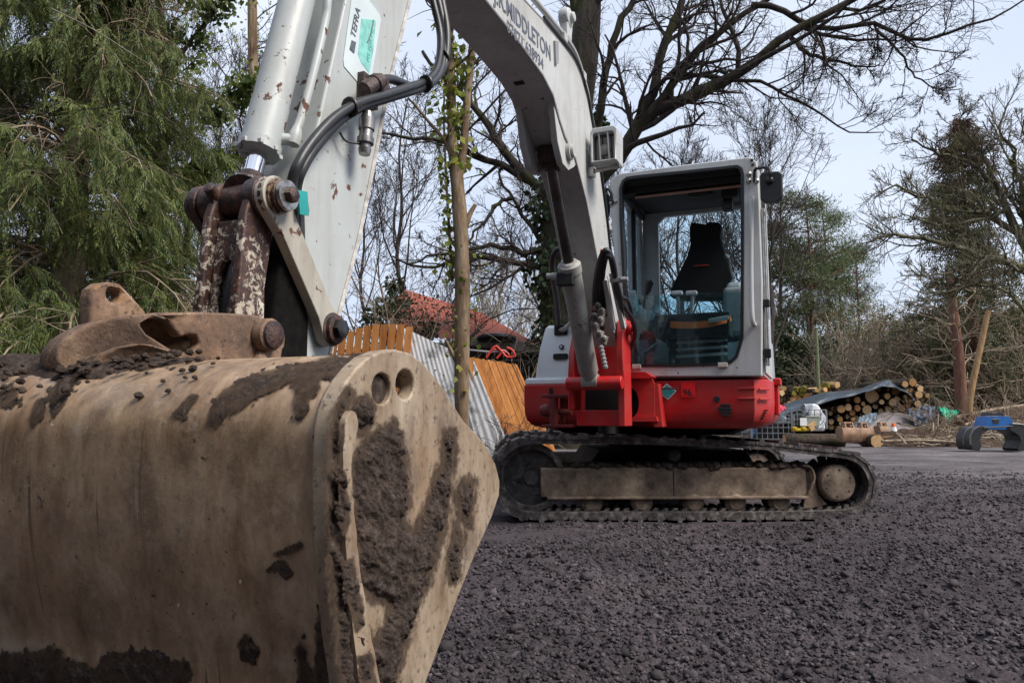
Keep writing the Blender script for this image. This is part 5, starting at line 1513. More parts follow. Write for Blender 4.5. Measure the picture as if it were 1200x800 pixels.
rad = (0.0030 + 0.0022 * g.random(len(xx))) * (1 - g.random(len(xx)) * 0.985) ** -0.44
rad = np.where(g.random(len(rad)) < 0.968, np.clip(rad * 0.85, 0.0024, 0.0088), np.clip(rad * 1.4, 0.009, 0.022)) * (0.80 + 0.07 * yy)
fade = np.clip((10.5 - yy) / 3.5, 0, 1); kk = g.random(len(xx)) < fade; xx, yy, rad = xx[kk], yy[kk], rad[kk]
pos = np.stack([xx, yy, ground_height(xx, yy) + rad * 0.22], -1)
gr = lumps("gravel", pos, rad, M['lump'], jit=0.62, squash=0.8)
tag(gr, kind="stuff")

# ------------------------------------------------------------------ TREES
def m_bark(name, a, b, c, moss=0.0, scale=9, mosscol=(0.075, 0.085, 0.022)):
    t = NT(name)
    f = t.noise(scale, 8, 0.68, t.coord((2.2, 2.2, 0.5)))
    col = t.ramp(f, [(0.3, a), (0.5, b), (0.72, c)])
    if moss:
        mm = t.ramp(t.noise(2.6, 6, 0.65), [(0.62 - 0.3 * moss, 0.0), (0.74 - 0.3 * moss, 0.85)])
        col = t.mix(mm, col, mosscol)
    return t.pbr(col, 0.9, 0.0, t.bump(t.noise(scale * 3, 6, 0.7, t.coord((2.5, 2.5, 0.6))), 0.8, 0.02), spec=0.2)
M['oakbark'] = m_bark("oak_bark", (0.018, 0.014, 0.012), (0.042, 0.034, 0.028), (0.085, 0.070, 0.056), 0.38, 5, (0.052, 0.056, 0.018))
M['twig'] = m_bark("dark_twig", (0.030, 0.024, 0.022), (0.055, 0.044, 0.040), (0.10, 0.082, 0.072), 0.0, 6)
M['twigpale'] = m_bark("pale_twig", (0.20, 0.17, 0.14), (0.32, 0.28, 0.23), (0.45, 0.40, 0.33), 0.0, 3)
M['twigbrown'] = m_bark("brown_twig", (0.14, 0.105, 0.074), (0.27, 0.21, 0.150), (0.42, 0.34, 0.25), 0.0, 4)
M['twiggreen'] = m_bark("lichen_twig", (0.062, 0.054, 0.036), (0.125, 0.112, 0.074), (0.22, 0.20, 0.14), 0.30, 4, (0.11, 0.115, 0.04))
M['sapbark'] = m_bark("smooth_tan_bark", (0.060, 0.036, 0.022), (0.19, 0.130, 0.080), (0.36, 0.29, 0.21), 0.0, 4)
M['pinebark'] = m_bark("red_pine_bark", (0.085, 0.040, 0.028), (0.17, 0.085, 0.058), (0.28, 0.15, 0.105), 0.0, 12)
M['cutwood'] = m_bark("peeled_wood", (0.20, 0.115, 0.055), (0.32, 0.20, 0.10), (0.42, 0.29, 0.165), 0.0, 6)

def m_leaf(name, stops, rough=0.6, trans=0.25):
    t = NT(name)
    r = t.math('ADD', t.math('MULTIPLY', t.island(), 0.6), t.math('MULTIPLY', t.noise(0.9, 4, 0.6), 0.4))
    c = t.ramp(r, stops)
    d = t.n("ShaderNodeBsdfPrincipled"); t.l(c, d.inputs["Base Color"]); d.inputs["Roughness"].default_value = rough
    d.inputs["Specular IOR Level"].default_value = 0.3
    tr = t.n("ShaderNodeBsdfTranslucent"); t.l(c, tr.inputs[0])
    mx = t.n("ShaderNodeMixShader"); mx.inputs[0].default_value = trans
    t.l(d.outputs[0], mx.inputs[1]); t.l(tr.outputs[0], mx.inputs[2]); t.l(mx.outputs[0], t.out.inputs[0])
    return t.m
M['cypress'] = m_leaf("cypress_spray", [(0.15, (0.020, 0.038, 0.015)), (0.40, (0.066, 0.100, 0.028)), (0.62, (0.130, 0.160, 0.042)), (0.84, (0.210, 0.205, 0.060)), (0.96, (0.22, 0.15, 0.07))])
M['ivy'] = m_leaf("ivy_leaf", [(0.15, (0.012, 0.024, 0.010)), (0.5, (0.028, 0.050, 0.018)), (0.75, (0.055, 0.085, 0.025)), (0.93, (0.11, 0.13, 0.035))], 0.4)
M['yellowivy'] = m_leaf("yellow_green_leaf", [(0.15, (0.06, 0.09, 0.015)), (0.45, (0.16, 0.20, 0.032)), (0.72, (0.27, 0.29, 0.045)), (0.92, (0.36, 0.30, 0.06))], 0.45, 0.45)
M['evergreen'] = m_leaf("evergreen_needle", [(0.15, (0.022, 0.034, 0.018)), (0.5, (0.056, 0.078, 0.036)), (0.75, (0.095, 0.115, 0.05)), (0.95, (0.15, 0.145, 0.07))])
M['pineneedle'] = m_leaf("pine_needle", [(0.15, (0.050, 0.075, 0.038)), (0.5, (0.110, 0.145, 0.062)), (0.75, (0.165, 0.195, 0.085)), (0.95, (0.22, 0.21, 0.11))])
M['spruce'] = m_leaf("spruce_needle", [(0.15, (0.032, 0.040, 0.018)), (0.5, (0.078, 0.086, 0.034)), (0.75, (0.125, 0.125, 0.052)), (0.95, (0.18, 0.13, 0.07))])
M['brownleaf'] = m_leaf("withered_leaf", [(0.15, (0.05, 0.03, 0.015)), (0.5, (0.11, 0.072, 0.035)), (0.8, (0.19, 0.13, 0.06)), (0.95, (0.17, 0.16, 0.05))])

def unit(v):
    return v / np.maximum(np.linalg.norm(v, axis=-1, keepdims=True), 1e-9)

def tubes(paths, radii, sides):
    """paths (B,n,3), radii (B,n) -> verts, quads"""
    B, n, _ = paths.shape
    t = unit(np.gradient(paths, axis=1))
    ref = np.where(np.abs(t[..., 2:3]) < 0.85, np.array([0, 0, 1.0]), np.array([1.0, 0, 0]))
    # one reference per branch keeps the rings aligned
    m = np.abs(unit(paths[:, -1] - paths[:, 0])[:, 2]) < 0.75
    ref = np.where(m[:, None, None], np.array([0, 0, 1.0]), np.array([1.0, 0.0, 0])) * np.ones_like(t)
    a = unit(np.cross(t, ref)); b = np.cross(t, a)
    ang = np.arange(sides) * 2 * math.pi / sides
    ring = a[:, :, None] * np.cos(ang)[None, None, :, None] + b[:, :, None] * np.sin(ang)[None, None, :, None]
    v = paths[:, :, None] + ring * radii[:, :, None, None]
    base = (np.arange(B) * n * sides)[:, None, None]
    i = np.arange(n - 1)[None, :, None] * sides; j = np.arange(sides)[None, None, :]; j2 = (j + 1) % sides
    q = np.stack([base + i + j, base + i + j2, base + i + sides + j2, base + i + sides + j], -1).reshape(-1, 4)
    return v.reshape(-1, 3), q

class Geo:
    def __init__(self): self.v, self.q, self.n = [], {}, 0
    def add(self, v, f):
        self.v.append(v); self.q.setdefault(f.shape[1], []).append(f + self.n); self.n += len(v)
    def build(self, name, mat, parent=None, smooth=False):
        return np_mesh(name, np.concatenate(self.v), [np.concatenate(x) for x in self.q.values()], mat, parent, smooth)

def sprout(paths, radii, per, rng, lratio=(0.35, 0.6), angle=(0.5, 1.1), n=5, wob=0.12, up=0.1, tmin=0.25, rr=0.6, length=None, tip=0.25, droop=0.0, flat=0.0, expo=1.0):
    """grow `per` children on every branch"""
    B, m, _ = paths.shape
    idx = np.repeat(np.arange(B), per)
    K = len(idx)
    t = tmin + (0.98 - tmin) * rng.random(K) ** expo
    f = t * (m - 1); i = np.minimum(f.astype(int), m - 2); w = (f - i)[:, None]
    p = paths[idx, i] * (1 - w) + paths[idx, i + 1] * w
    r0 = radii[idx, i] * (1 - w[:, 0]) + radii[idx, i + 1] * w[:, 0]
    d = unit(paths[idx, i + 1] - paths[idx, i])
    rv = unit(rng.normal(size=(K, 3)) * np.array([1, 1, 1 - flat]))
    side = unit(np.cross(d, np.cross(rv, d)))
    a = angle[0] + (angle[1] - angle[0]) * rng.random(K)
    dirn = unit(d * np.cos(a)[:, None] + side * np.sin(a)[:, None])
    plen = np.linalg.norm(np.diff(paths, axis=1), axis=2).sum(1)[idx]
    ln = (plen if length is None else np.full(K, length)) * (lratio[0] + (lratio[1] - lratio[0]) * rng.random(K)) * (1.15 - 0.6 * t)
    step = (ln / (n - 1))[:, None]
    out = [p]; cur = dirn
    for k in range(n - 1):
        cur = unit(cur + rng.normal(size=(K, 3)) * wob + np.array([0, 0, up - droop * k]))
        out.append(out[-1] + cur * step)
    P = np.stack(out, 1)
    rs = np.minimum(r0 * rr, ln * 0.03 + 0.002)
    R = rs[:, None] * np.linspace(1, tip, n)[None]
    return P, R

def pathset(list_of_polys, n=12):
    """resample polylines [(points, r0, r1)] to a common count"""
    P, R = [], []
    for pts, r0, r1 in list_of_polys:
        c = catmull(pts, 6) if len(pts) > 2 else [Vector(p) for p in pts]
        a = np.array([p[:] for p in c]); s = np.concatenate([[0], np.cumsum(np.linalg.norm(np.diff(a, axis=0), axis=1))])
        t = np.linspace(0, s[-1], n)
        P.append(np.stack([np.interp(t, s, a[:, k]) for k in range(3)], -1)); R.append(np.linspace(r0, r1, n))
    return np.array(P), np.array(R)

def leaf_quads(pos, dirn, nrm, size, asp=0.7):
    """pointed four-sided leaves"""
    d = unit(dirn); s = unit(np.cross(nrm, d)) * (size * asp * 0.5)[:, None]; d = d * size[:, None]
    lift = unit(np.cross(d, s)) * (size * 0.10)[:, None]
    v = np.stack([pos, pos + d * 0.45 + s + lift, pos + d, pos + d * 0.45 - s + lift], 1)
    f = np.arange(len(pos) * 4).reshape(-1, 4)
    return v.reshape(-1, 3), f

def fronds(pos, dirn, ln, rng, npin=9, width=0.35, droop=0.5, pw=0.05):
    """feathery flat sprays: a bent spine with narrow pinnae to both sides"""
    K = len(pos); d = unit(dirn)
    rv = unit(rng.normal(size=(K, 3)) + np.array([0, 0, 0.9])); s = unit(np.cross(d, rv)); nrm = np.cross(s, d)
    V, F = [], []
    ts = np.linspace(0.06, 0.97, npin)
    def spine(t): return pos + d * (ln * t)[:, None] + np.array([0, 0, -1.0]) * (ln * droop * t * t)[:, None]
    for k, t in enumerate(ts):
        for sg in (-1, 1):
            p = spine(t); jit = rng.normal(size=(K, 3)) * 0.18
            pd = unit(d * 0.95 + s * sg * 0.75 + np.array([0, 0, -0.35]) + jit)
            L_ = ln * width * (1.05 - 0.75 * t) * (0.7 + 0.6 * rng.random(K))
            wd = unit(np.cross(nrm, pd)) * (ln * pw)[:, None]
            V.append(np.stack([p, p + pd * (L_ * 0.45)[:, None] + wd, p + pd * L_[:, None] - np.array([0, 0, 1]) * (L_ * 0.25)[:, None], p + pd * (L_ * 0.45)[:, None] - wd], 1))
    # the spine's own tip
    p = spine(0.9); q = spine(1.12); wd = s * (ln * pw)[:, None]
    V.append(np.stack([p, (p + q) / 2 + wd, q, (p + q) / 2 - wd], 1))
    V = np.stack(V, 1)          # K, pins, 4, 3
    v = V.reshape(-1, 3); f = np.arange(len(v)).reshape(-1, 4)
    return v, f

def finish_tree(root, trunk_geo, twig_geo, leaf=None, mats=None, names=("trunk", "branches", "crown")):
    """parts of a tree, in coordinates relative to its base"""
    off = np.array(root.location[:])
    for geo, nm, mt, sm in ((trunk_geo, names[0], mats[0], True), (twig_geo, names[1], mats[1], False), (leaf, names[2], mats[2] if len(mats) > 2 else None, False)):
        if geo is None or not geo.v: continue
        geo.v = [v - off for v in geo.v]
        geo.build(nm, mt, root, sm)

def copy_tree(src, loc, rz=0.0, sc=(1, 1, 1), label=None, group=None):
    r = src.copy(); COL.objects.link(r); r.location = loc; r.rotation_euler = (0, 0, rz); r.scale = sc
    if label: r["label"] = label
    if group: r["group"] = group
    for ch in src.children:
        c = ch.copy(); COL.objects.link(c); c.parent = r
    return r

# --- the big oak behind the machine ------------------------------------------
def px_path(pts): return [at(x, y, Y) for x, y, Y in pts]
rng = np.random.default_rng(5)
ob = at(660, 520, 12.0)
oak = empty("oak_tree", (ob.x, ob.y, -0.02), 0, "big bare oak with mossy spreading limbs standing behind the excavator", "tree")
trunk = [(px_path([(662, 525, 12), (661, 440, 12), (658, 350, 12), (656, 270, 12), (664, 200, 12.1), (676, 120, 12.2), (686, 50, 12.3), (690, -60, 12.4), (684, -180, 12.5)]), 0.40, 0.17)]
limbs = [
    (px_path([(668, 235, 12), (690, 215, 11.8), (710, 200, 11.6), (731, 179, 11.5), (750, 140, 11.4), (789, 122, 11.2), (837, 99, 11), (871, 82, 10.9), (905, 53, 10.8), (958, 22, 10.6), (1002, 0, 10.5), (1060, -35, 10.4)]), 0.20, 0.05),
    (px_path([(700, 215, 11.7), (722, 190, 11.6), (742, 160, 11.5), (750, 140, 11.4), (765, 110, 11.3), (770, 82, 11.3), (780, 48, 11.2), (799, 5, 11.2), (815, -60, 11.2)]), 0.16, 0.06),
    (px_path([(745, 150, 11.4), (780, 111, 11.2), (808, 72, 11.1), (828, 48, 11), (852, 29, 11), (891, 5, 10.9), (930, -25, 10.8)]), 0.12, 0.045),
    (px_path([(880, 6, 10.9), (910, 7, 10.8), (934, 24, 10.7), (968, 34, 10.6), (1026, 31, 10.4), (1055, 46, 10.3), (1094, 43, 10.2), (1142, 29, 10), (1176, 14, 9.9), (1206, -4, 9.8)]), 0.075, 0.015),
    (px_path([(925, 40, 10.7), (934, 48, 10.7), (953, 68, 10.6), (987, 72, 10.5), (1016, 80, 10.4), (1031, 75, 10.4)]), 0.06, 0.012),
    (px_path([(790, 95, 11.1), (804, 87, 11.1), (852, 92, 10.9), (890, 97, 10.7), (929, 116, 10.5), (958, 130, 10.4), (997, 155, 10.3), (1036, 155, 10.2)]), 0.055, 0.010),
    (px_path([(1026, 34, 10.4), (1055, 63, 10.3), (1074, 92, 10.2), (1103, 104, 10.1), (1127, 104, 10)]), 0.035, 0.008),
    (px_path([(699, 160, 11.9), (707, 116, 11.8), (712, 68, 11.7), (741, 0, 11.6), (760, -60, 11.6)]), 0.11, 0.06),
    (px_path([(655, 260, 12), (639, 231, 12), (612, 201, 12), (590, 175, 12), (571, 145, 12), (549, 117, 12), (520, 90, 12), (495, 60, 12)]), 0.15, 0.04),
    (px_path([(622, 213, 12), (612, 209, 12), (594, 197, 12), (567, 186, 12), (545, 177, 12), (515, 164, 12), (474, 162, 12), (447, 156, 12)]), 0.10, 0.03),
    (px_path([(652, 295, 12), (642, 287, 12), (620, 265, 12), (597, 227, 12), (586, 209, 12), (588, 196, 12)]), 0.07, 0.025),
    (px_path([(600, 232, 12), (584, 239, 11.9), (567, 261, 11.8), (554, 276, 11.7), (540, 300, 11.6)]), 0.055, 0.02),
    (px_path([(654, 292, 12), (642, 289, 11.9), (612, 295, 11.7), (575, 287, 11.6), (552, 293, 11.5), (511, 299, 11.4), (480, 310, 11.3)]), 0.085, 0.02),
    (px_path([(655, 320, 12), (642, 316, 11.9), (605, 308, 11.7), (560, 301, 11.6), (522, 310, 11.5), (492, 314, 11.4), (460, 300, 11.4)]), 0.09, 0.02),
    (px_path([(686, 40, 12.3), (660, -20, 12.2), (620, -80, 12)]), 0.12, 0.06),
    (px_path([(690, 20, 12.3), (730, -40, 12), (800, -90, 11.8)]), 0.12, 0.06),
]
tg, wg = Geo(), Geo()
P, R = pathset(trunk, 18); tg.add(*tubes(P, R, 14))
LP, LR = pathset(limbs, 16); LR = LR * 0.68
LP[:, 1:-1] += rng.normal(size=LP[:, 1:-1].shape) * 0.018
tg.add(*tubes(LP, LR, 9))
s1P, s1R = sprout(LP, LR, 11, rng, (0.18, 0.50), (0.5, 1.15), 7, 0.20, 0.05, 0.15, 0.55)
s1R = np.maximum(s1R, 0.006); wg.add(*tubes(s1P, s1R, 6))
s2P, s2R = sprout(s1P, s1R, 6, rng, (0.35, 0.75), (0.5, 1.2), 6, 0.24, 0.05, 0.15, 0.6)
s2R = np.clip(s2R, 0.0045, 0.02); wg.add(*tubes(s2P, s2R, 4))
s3P, s3R = sprout(s2P, s2R, 5, rng, (0.35, 0.8), (0.5, 1.2), 4, 0.25, 0.06, 0.1, 0.6)
s3R = np.clip(s3R, 0.0030, 0.008); wg.add(*tubes(s3P, s3R, 3))
s4P, s4R = sprout(s3P, s3R, 3, rng, (0.35, 0.9), (0.5, 1.2), 3, 0.2, 0.06, 0.2, 0.6)
sel = rng.random(len(s4P)) < 0.75
s4R = np.clip(s4R, 0.0026, 0.005); wg.add(*tubes(s4P[sel], s4R[sel], 3))
finish_tree(oak, tg, wg, None, (M['oakbark'], M['twig']))
# ivy wrapped round the trunk
K = 2600
z = rng.random(K); i = 3.0 + z * 8.0
tp_ = P[0]; idx = (0.12 + 0.40 * z) * 17; i0 = idx.astype(int); w_ = (idx - i0)[:, None]
c = tp_[i0] * (1 - w_) + tp_[i0 + 1] * w_
a = rng.random(K) * 6.283; rad_ = 0.30 + 0.20 * rng.random(K) + 0.10 * np.sin(z * 22)
pos = c + np.stack([np.cos(a) * rad_, np.sin(a) * rad_, rng.normal(size=K) * 0.05], -1)
gv = Geo(); gv.add(*leaf_quads(pos, np.stack([np.cos(a) * 0.5, np.sin(a) * 0.5, -0.9 + rng.normal(size=K) * 0.4], -1) + rng.normal(size=(K, 3)) * 0.4, rng.normal(size=(K, 3)), 0.07 + 0.06 * rng.random(K), 0.9))
gv.v = [v - np.array(oak.location[:]) for v in gv.v]
o = gv.build("ivy", M['ivy'], oak); o["kind"] = "stuff"

# --- the slim forked tree left of the machine -----------------------------------
rng = np.random.default_rng(8)
sb = at(540, 560, 8.0)
sap = empty("forked_tree", (sb.x, sb.y, -0.02), 0, "slim tan-barked forked tree with yellow-green ivy beside the orange boards", "tree")
tg, wg = Geo(), Geo()
P, R = pathset([(px_path([(541, 590, 8), (541, 480, 8), (541, 420, 8), (542, 350, 8), (541, 290, 8), (538, 240, 8), (534, 195, 8)]), 0.086, 0.076)], 16)
R = R * (1 + 0.05 * rng.normal(size=R.shape)); tg.add(*tubes(P, R, 14))
P2, R2 = pathset([
    (px_path([(536, 225, 8), (531, 180, 8), (529, 120, 8), (527, 60, 8), (525, 10, 8), (520, -60, 8)]), 0.060, 0.042),
    (px_path([(536, 215, 8), (543, 175, 8), (547, 120, 8), (552, 70, 8), (556, 20, 8), (560, -50, 8)]), 0.050, 0.035),
    (px_path([(532, 195, 8), (524, 170, 8), (513, 155, 8), (500, 140, 8), (488, 125, 8), (478, 115, 8)]), 0.028, 0.012),
    (px_path([(545, 265, 8), (551, 250, 8), (557, 240, 8)]), 0.040, 0.022),
    (px_path([(530, 330, 8.1), (527, 280, 8.05), (524, 230, 8), (522, 190, 8), (520, 130, 8), (524, 60, 8)]), 0.018, 0.008),
    (px_path([(536, 425, 8.0), (528, 410, 7.95), (522, 398, 7.9)]), 0.03, 0.015)], 14)
tg.add(*tubes(P2, R2, 9))
a1P, a1R = sprout(P2[:3], R2[:3], 8, rng, (0.2, 0.55), (0.6, 1.2), 6, 0.22, 0.1, 0.2, 0.4)
a1R = np.clip(a1R, 0.004, 0.012); wg.add(*tubes(a1P, a1R, 4))
a2P, a2R = sprout(a1P, a1R, 5, rng, (0.3, 0.7), (0.5, 1.1), 4, 0.22, 0.06, 0.2); a2R = np.clip(a2R, 0.0025, 0.006); wg.add(*tubes(a2P, a2R, 3))
def ivy_along(path, n, t0, t1, spread, size, rng):
    t = t0 + (t1 - t0) * rng.random(n); f = t * (len(path) - 1); i = np.minimum(f.astype(int), len(path) - 2); w = (f - i)[:, None]
    c = path[i] * (1 - w) + path[i + 1] * w
    pos = c + rng.normal(size=(n, 3)) * spread
    return leaf_quads(pos, rng.normal(size=(n, 3)) * 0.6 + np.array([0, -0.3, -0.8]), rng.normal(size=(n, 3)) + np.array([0, -1.0, 0.3]), size * (0.6 + 0.8 * rng.random(n)), 0.85)
lv = Geo()
lv.add(*ivy_along(P2[0], 480, 0.08, 0.95, np.array([0.10, 0.085, 0.06]), 0.085, rng))
lv.add(*ivy_along(P2[1], 90, 0.3, 1.0, np.array([0.05, 0.05, 0.06]), 0.065, rng))
lv.add(*ivy_along(P2[4], 140, 0.0, 0.5, np.array([0.06, 0.05, 0.06]), 0.070, rng))
lv.add(*ivy_along(P[0], 90, 0.35, 0.75, np.array([0.13, 0.10, 0.05]), 0.06, rng))
finish_tree(sap, tg, wg, lv, (M['sapbark'], M['twig'], M['yellowivy']), ("trunk", "branches", "ivy"))
for c in sap.children:
    if c.name.startswith("ivy"): c["kind"] = "stuff"

# --- the drooping conifer on the left ---------------------------------------------
rng = np.random.default_rng(21)
cb = Vector((gx(60, 8.6), 8.6, -0.02))
con = empty("cypress_tree", cb, 0, "dense drooping cypress with feathery olive sprays filling the upper left", "tree")
tg, wg, lv = Geo(), Geo(), Geo()
H_ = 9.0
base = np.array(cb[:])
P, R = pathset([([cb, cb + Vector((0.1, 0, 3)), cb + Vector((0.0, 0.1, 6)), cb + Vector((0.05, 0, H_))], 0.22, 0.05)], 20); tg.add(*tubes(P, R, 12))
NBR = 260
z = 0.45 + (7.6 - 0.45) * rng.random(NBR)
az = rng.random(NBR) * 6.283
ln = (2.25 - 0.16 * z) * (0.75 + 0.5 * rng.random(NBR))
n = 9; out = [np.stack([np.interp(z, P[0][:, 2], P[0][:, k]) for k in range(3)], -1)]
d = np.stack([np.cos(az), np.sin(az), 0.45 + 0.3 * rng.random(NBR)], -1); d = unit(d)
for k in range(n - 1):
    d = unit(d + np.array([0, 0, -0.16]) + rng.normal(size=d.shape) * 0.10); out.append(out[-1] + d * (ln / (n - 1))[:, None])
BP = np.stack(out, 1); BR = (0.014 + 0.006 * ln)[:, None] * np.linspace(1, 0.25, n)[None]
wg.add(*tubes(BP, BR, 5))
b2P, b2R = sprout(BP, BR, 14, rng, (0.22, 0.5), (0.4, 1.0), 6, 0.15, -0.02, 0.15, 0.5, droop=0.06)
b2R = np.clip(b2R, 0.003, 0.008); wg.add(*tubes(b2P, b2R, 3))
def frond_on(paths, per, rng, ln0, ln1, tmin=0.2):
    B, m, _ = paths.shape; idx = np.repeat(np.arange(B), per); K = len(idx)
    t = tmin + (1 - tmin) * rng.random(K); f = t * (m - 1); i = np.minimum(f.astype(int), m - 2); w = (f - i)[:, None]
    p = paths[idx, i] * (1 - w) + paths[idx, i + 1] * w; d = unit(paths[idx, i + 1] - paths[idx, i])
    d = unit(d * 0.7 + rng.normal(size=(K, 3)) * 0.5 + np.array([0, 0, -0.45]))
    return p, d, ln0 + (ln1 - ln0) * rng.random(K)
p, d, l_ = frond_on(b2P, 11, rng, 0.15, 0.32)
# open up ragged holes where the sky shows
hole = fbm(p[:, 0] * 1.7 + p[:, 1] * 0.5, p[:, 2] * 1.7, 3, 77)
vis = (p[:, 1] < 9.9) & (rng.random(len(p)) < np.clip((hole - 0.40) * 9, 0.05, 1.0))
p, d, l_ = p[vis], d[vis], l_[vis]
lv.add(*fronds(p, d, l_, rng, 10, 0.32, 0.35, 0.020))
print('fronds', len(p))
finish_tree(con, tg, wg, lv, (M['twigbrown'], M['twigbrown'], M['cypress']))

# --- generic makers for the wood behind -------------------------------------------
def bare_tree(seed, H=11, spread=0.42, n1=16, n2=9, n3=7, n4=0, up=0.14, twr=0.008, lean=0.0, r=0.14, trunk_t=0.18):
    rng = np.random.default_rng(seed); tg, wg = Geo(), Geo()
    pts = [Vector((0, 0, 0))]
    for k in range(1, 7): pts.append(Vector((lean * k / 6 * H * 0.2 + rng.normal() * 0.12, rng.normal() * 0.12, H * 0.92 * k / 6)))
    P, R = pathset([(pts, r, 0.02)], 18); tg.add(*tubes(P, R, 9))
    a, ar = sprout(P, R, n1, rng, (spread * 0.7, spread * 1.25), (0.45, 0.95), 8, 0.10, up, trunk_t, 0.55); tg.add(*tubes(a, ar, 5))
    b, br = sprout(a, ar, n2, rng, (0.3, 0.6), (0.4, 0.95), 6, 0.12, up * 0.7, 0.15, 0.6); br = np.maximum(br, twr * 1.1); wg.add(*tubes(b, br, 3))
    c, cr = sprout(b, br, n3, rng, (0.35, 0.75), (0.4, 0.95), 4, 0.14, up * 0.5, 0.1, 0.6); cr = np.clip(cr, twr * 0.6, twr); wg.add(*tubes(c, cr, 3))
    if n4:
        e, er = sprout(c, cr, n4, rng, (0.35, 0.8), (0.4, 0.95), 3, 0.14, up * 0.4, 0.15, 0.6); er = np.full_like(er, twr * 0.6); wg.add(*tubes(e, er, 3))
    return tg, wg

def put_bare(name, seed, loc, label, group, mats, **kw):
    t = empty(name, loc, 0, label, "tree", group)
    tg, wg = bare_tree(seed, **kw)
    tg.build("trunk", mats[0], t, True); wg.build("branches", mats[1], t)
    return t

BG = "bare winter trees in the wood behind"
protoA = put_bare("bare_tree", 1, (gx(800, 30), 30, -0.05), "tall bare tree seen above the cab roof", BG, (M['twig'], M['twig']), H=12.0, n4=4, n2=9, n3=6, twr=0.011)
protoB = put_bare("bare_tree", 2, (gx(905, 27), 27, -0.05), "round-crowned bare tree rising behind the cab's mirror", BG, (M['twig'], M['twig']), H=11.0, spread=0.5, n1=18, n4=4, n3=6, twr=0.010)
protoC = put_bare("bare_tree", 3, (gx(590, 36), 36, -0.05), "pale bare tree standing behind the red shed roof", BG, (M['twigpale'], M['twigpale']), H=9.5, spread=0.34, n1=15, n2=8, n3=7, twr=0.012, r=0.17)
protoD = put_bare("bare_tree", 4, (gx(470, 22), 22, -0.05), "thin bare tree between the arm and the forked tree", BG, (M['twig'], M['twig']), H=11.5, spread=0.36, n1=15, n2=8, n3=6, n4=3, twr=0.008, r=0.10, trunk_t=0.1)
rr = random.Random(17)
spots = [  # px, Y, proto, scale, label
    (735, 33, protoA, 1.0, "bare tree glimpsed between the boom and the cab"), (850, 34, protoB, 1.05, "bare tree seen through the cab's rear window"),
    (770, 42, protoC, 1.25, "pale bare tree far behind the cab window"), (950, 36, protoA, 0.84, "bare tree standing between the mirror and the pines"),
    (640, 40, protoC, 1.0, "pale bare tree to the right of the shed roof"), (610, 46, protoC, 1.15, "farthest pale bare tree above the shed ridge"),
    (560, 42, protoC, 1.1, "pale bare tree just right of the forked trunk"), (530, 48, protoC, 1.2, "pale bare tree hidden half behind the forked trunk"),
    (680, 48, protoC, 1.1, "pale bare tree behind the boom ram"),
    (425, 30, protoD, 1.05, "bare tree showing past the arm's right edge"), (320, 24, protoD, 1.15, "bare tree behind the bucket ram"), (285, 30, protoD, 1.3, "bare tree behind the ram's left side"),
    (250, 20, protoD, 1.0, "bare tree seen through the cypress edge"), (200, 28, protoD, 1.3, "bare tree behind the middle of the cypress"), (110, 26, protoD, 1.3, "bare tree behind the cypress's left half"), (30, 30, protoD, 1.3, "bare tree at the far left behind the cypress"),
    (660, 26, protoB, 0.9, "bare tree beside the oak trunk"), (1010, 44, protoC, 0.62, "low pale bare tree beyond the log stack"), (1060, 40, protoC, 0.6, "low pale bare tree beyond the tarpaulin"),
]
for px, Y, pr, sc, lab in spots:
    copy_tree(pr, (gx(px, Y), Y, -0.05), rr.uniform(0, 6.28), (sc, sc, sc * rr.uniform(0.95, 1.08)), lab, BG)

# brown thicket: low many-stemmed bushes
def bush_geo(seed, H=2.4, stems=26, twr=0.008, per=(7, 5), wide=0.55):
    rng = np.random.default_rng(seed); K = stems
    p = np.stack([rng.normal(size=K) * wide * 0.35, rng.normal(size=K) * wide * 0.35, np.zeros(K)], -1)
    d = unit(np.stack([rng.normal(size=K) * wide, rng.normal(size=K) * wide, np.ones(K)], -1)); out = [p]
    ln = H * (0.6 + 0.5 * rng.random(K))
    for k in range(7):
        d = unit(d + rng.normal(size=d.shape) * 0.14 + np.array([0, 0, -0.05 * k])); out.append(out[-1] + d * (ln / 7)[:, None])
    A = np.stack(out, 1); AR = (0.011 + 0.006 * rng.random(K))[:, None] * np.linspace(1, 0.4, 8)[None] * H / 2.4
    g = Geo(); g.add(*tubes(A, AR, 4))
    b, br = sprout(A, AR, per[0], rng, (0.25, 0.55), (0.4, 1.1), 5, 0.18, 0.02, 0.12, 0.6); br = np.maximum(br, twr); g.add(*tubes(b, br, 3))
    c, cr = sprout(b, br, per[1], rng, (0.35, 0.75), (0.4, 1.1), 4, 0.18, 0.0, 0.1, 0.6); cr = np.clip(cr, twr * 0.55, twr); g.add(*tubes(c, cr, 3))
    return g, c
BT = "brown leafless bushes of the thicket"
def put_bush(name, seed, loc, label, mat, group=BT, **kw):
    o = bush_geo(seed, **kw)[0].build(name, mat); o.location = loc
    return tag(o, label, "bush", group)
bA = put_bush("thicket_bush", 31, (gx(1000, 27), 27, -0.03), "brown leafless bush behind the middle of the log stack", M['twigbrown'], H=4.2, stems=30, twr=0.012, wide=0.5)
bB = put_bush("thicket_bush", 32, (gx(1060, 26), 26, -0.03), "brown leafless bush behind the right end of the log stack", M['twigbrown'], H=4.4, stems=30, twr=0.012, wide=0.6)
bC = put_bush("thicket_bush", 33, (gx(980, 28), 28, -0.03), "tan twiggy bush between the thin post and the log stack", M['twigpale'], H=4.0, stems=26, twr=0.012, wide=0.45)
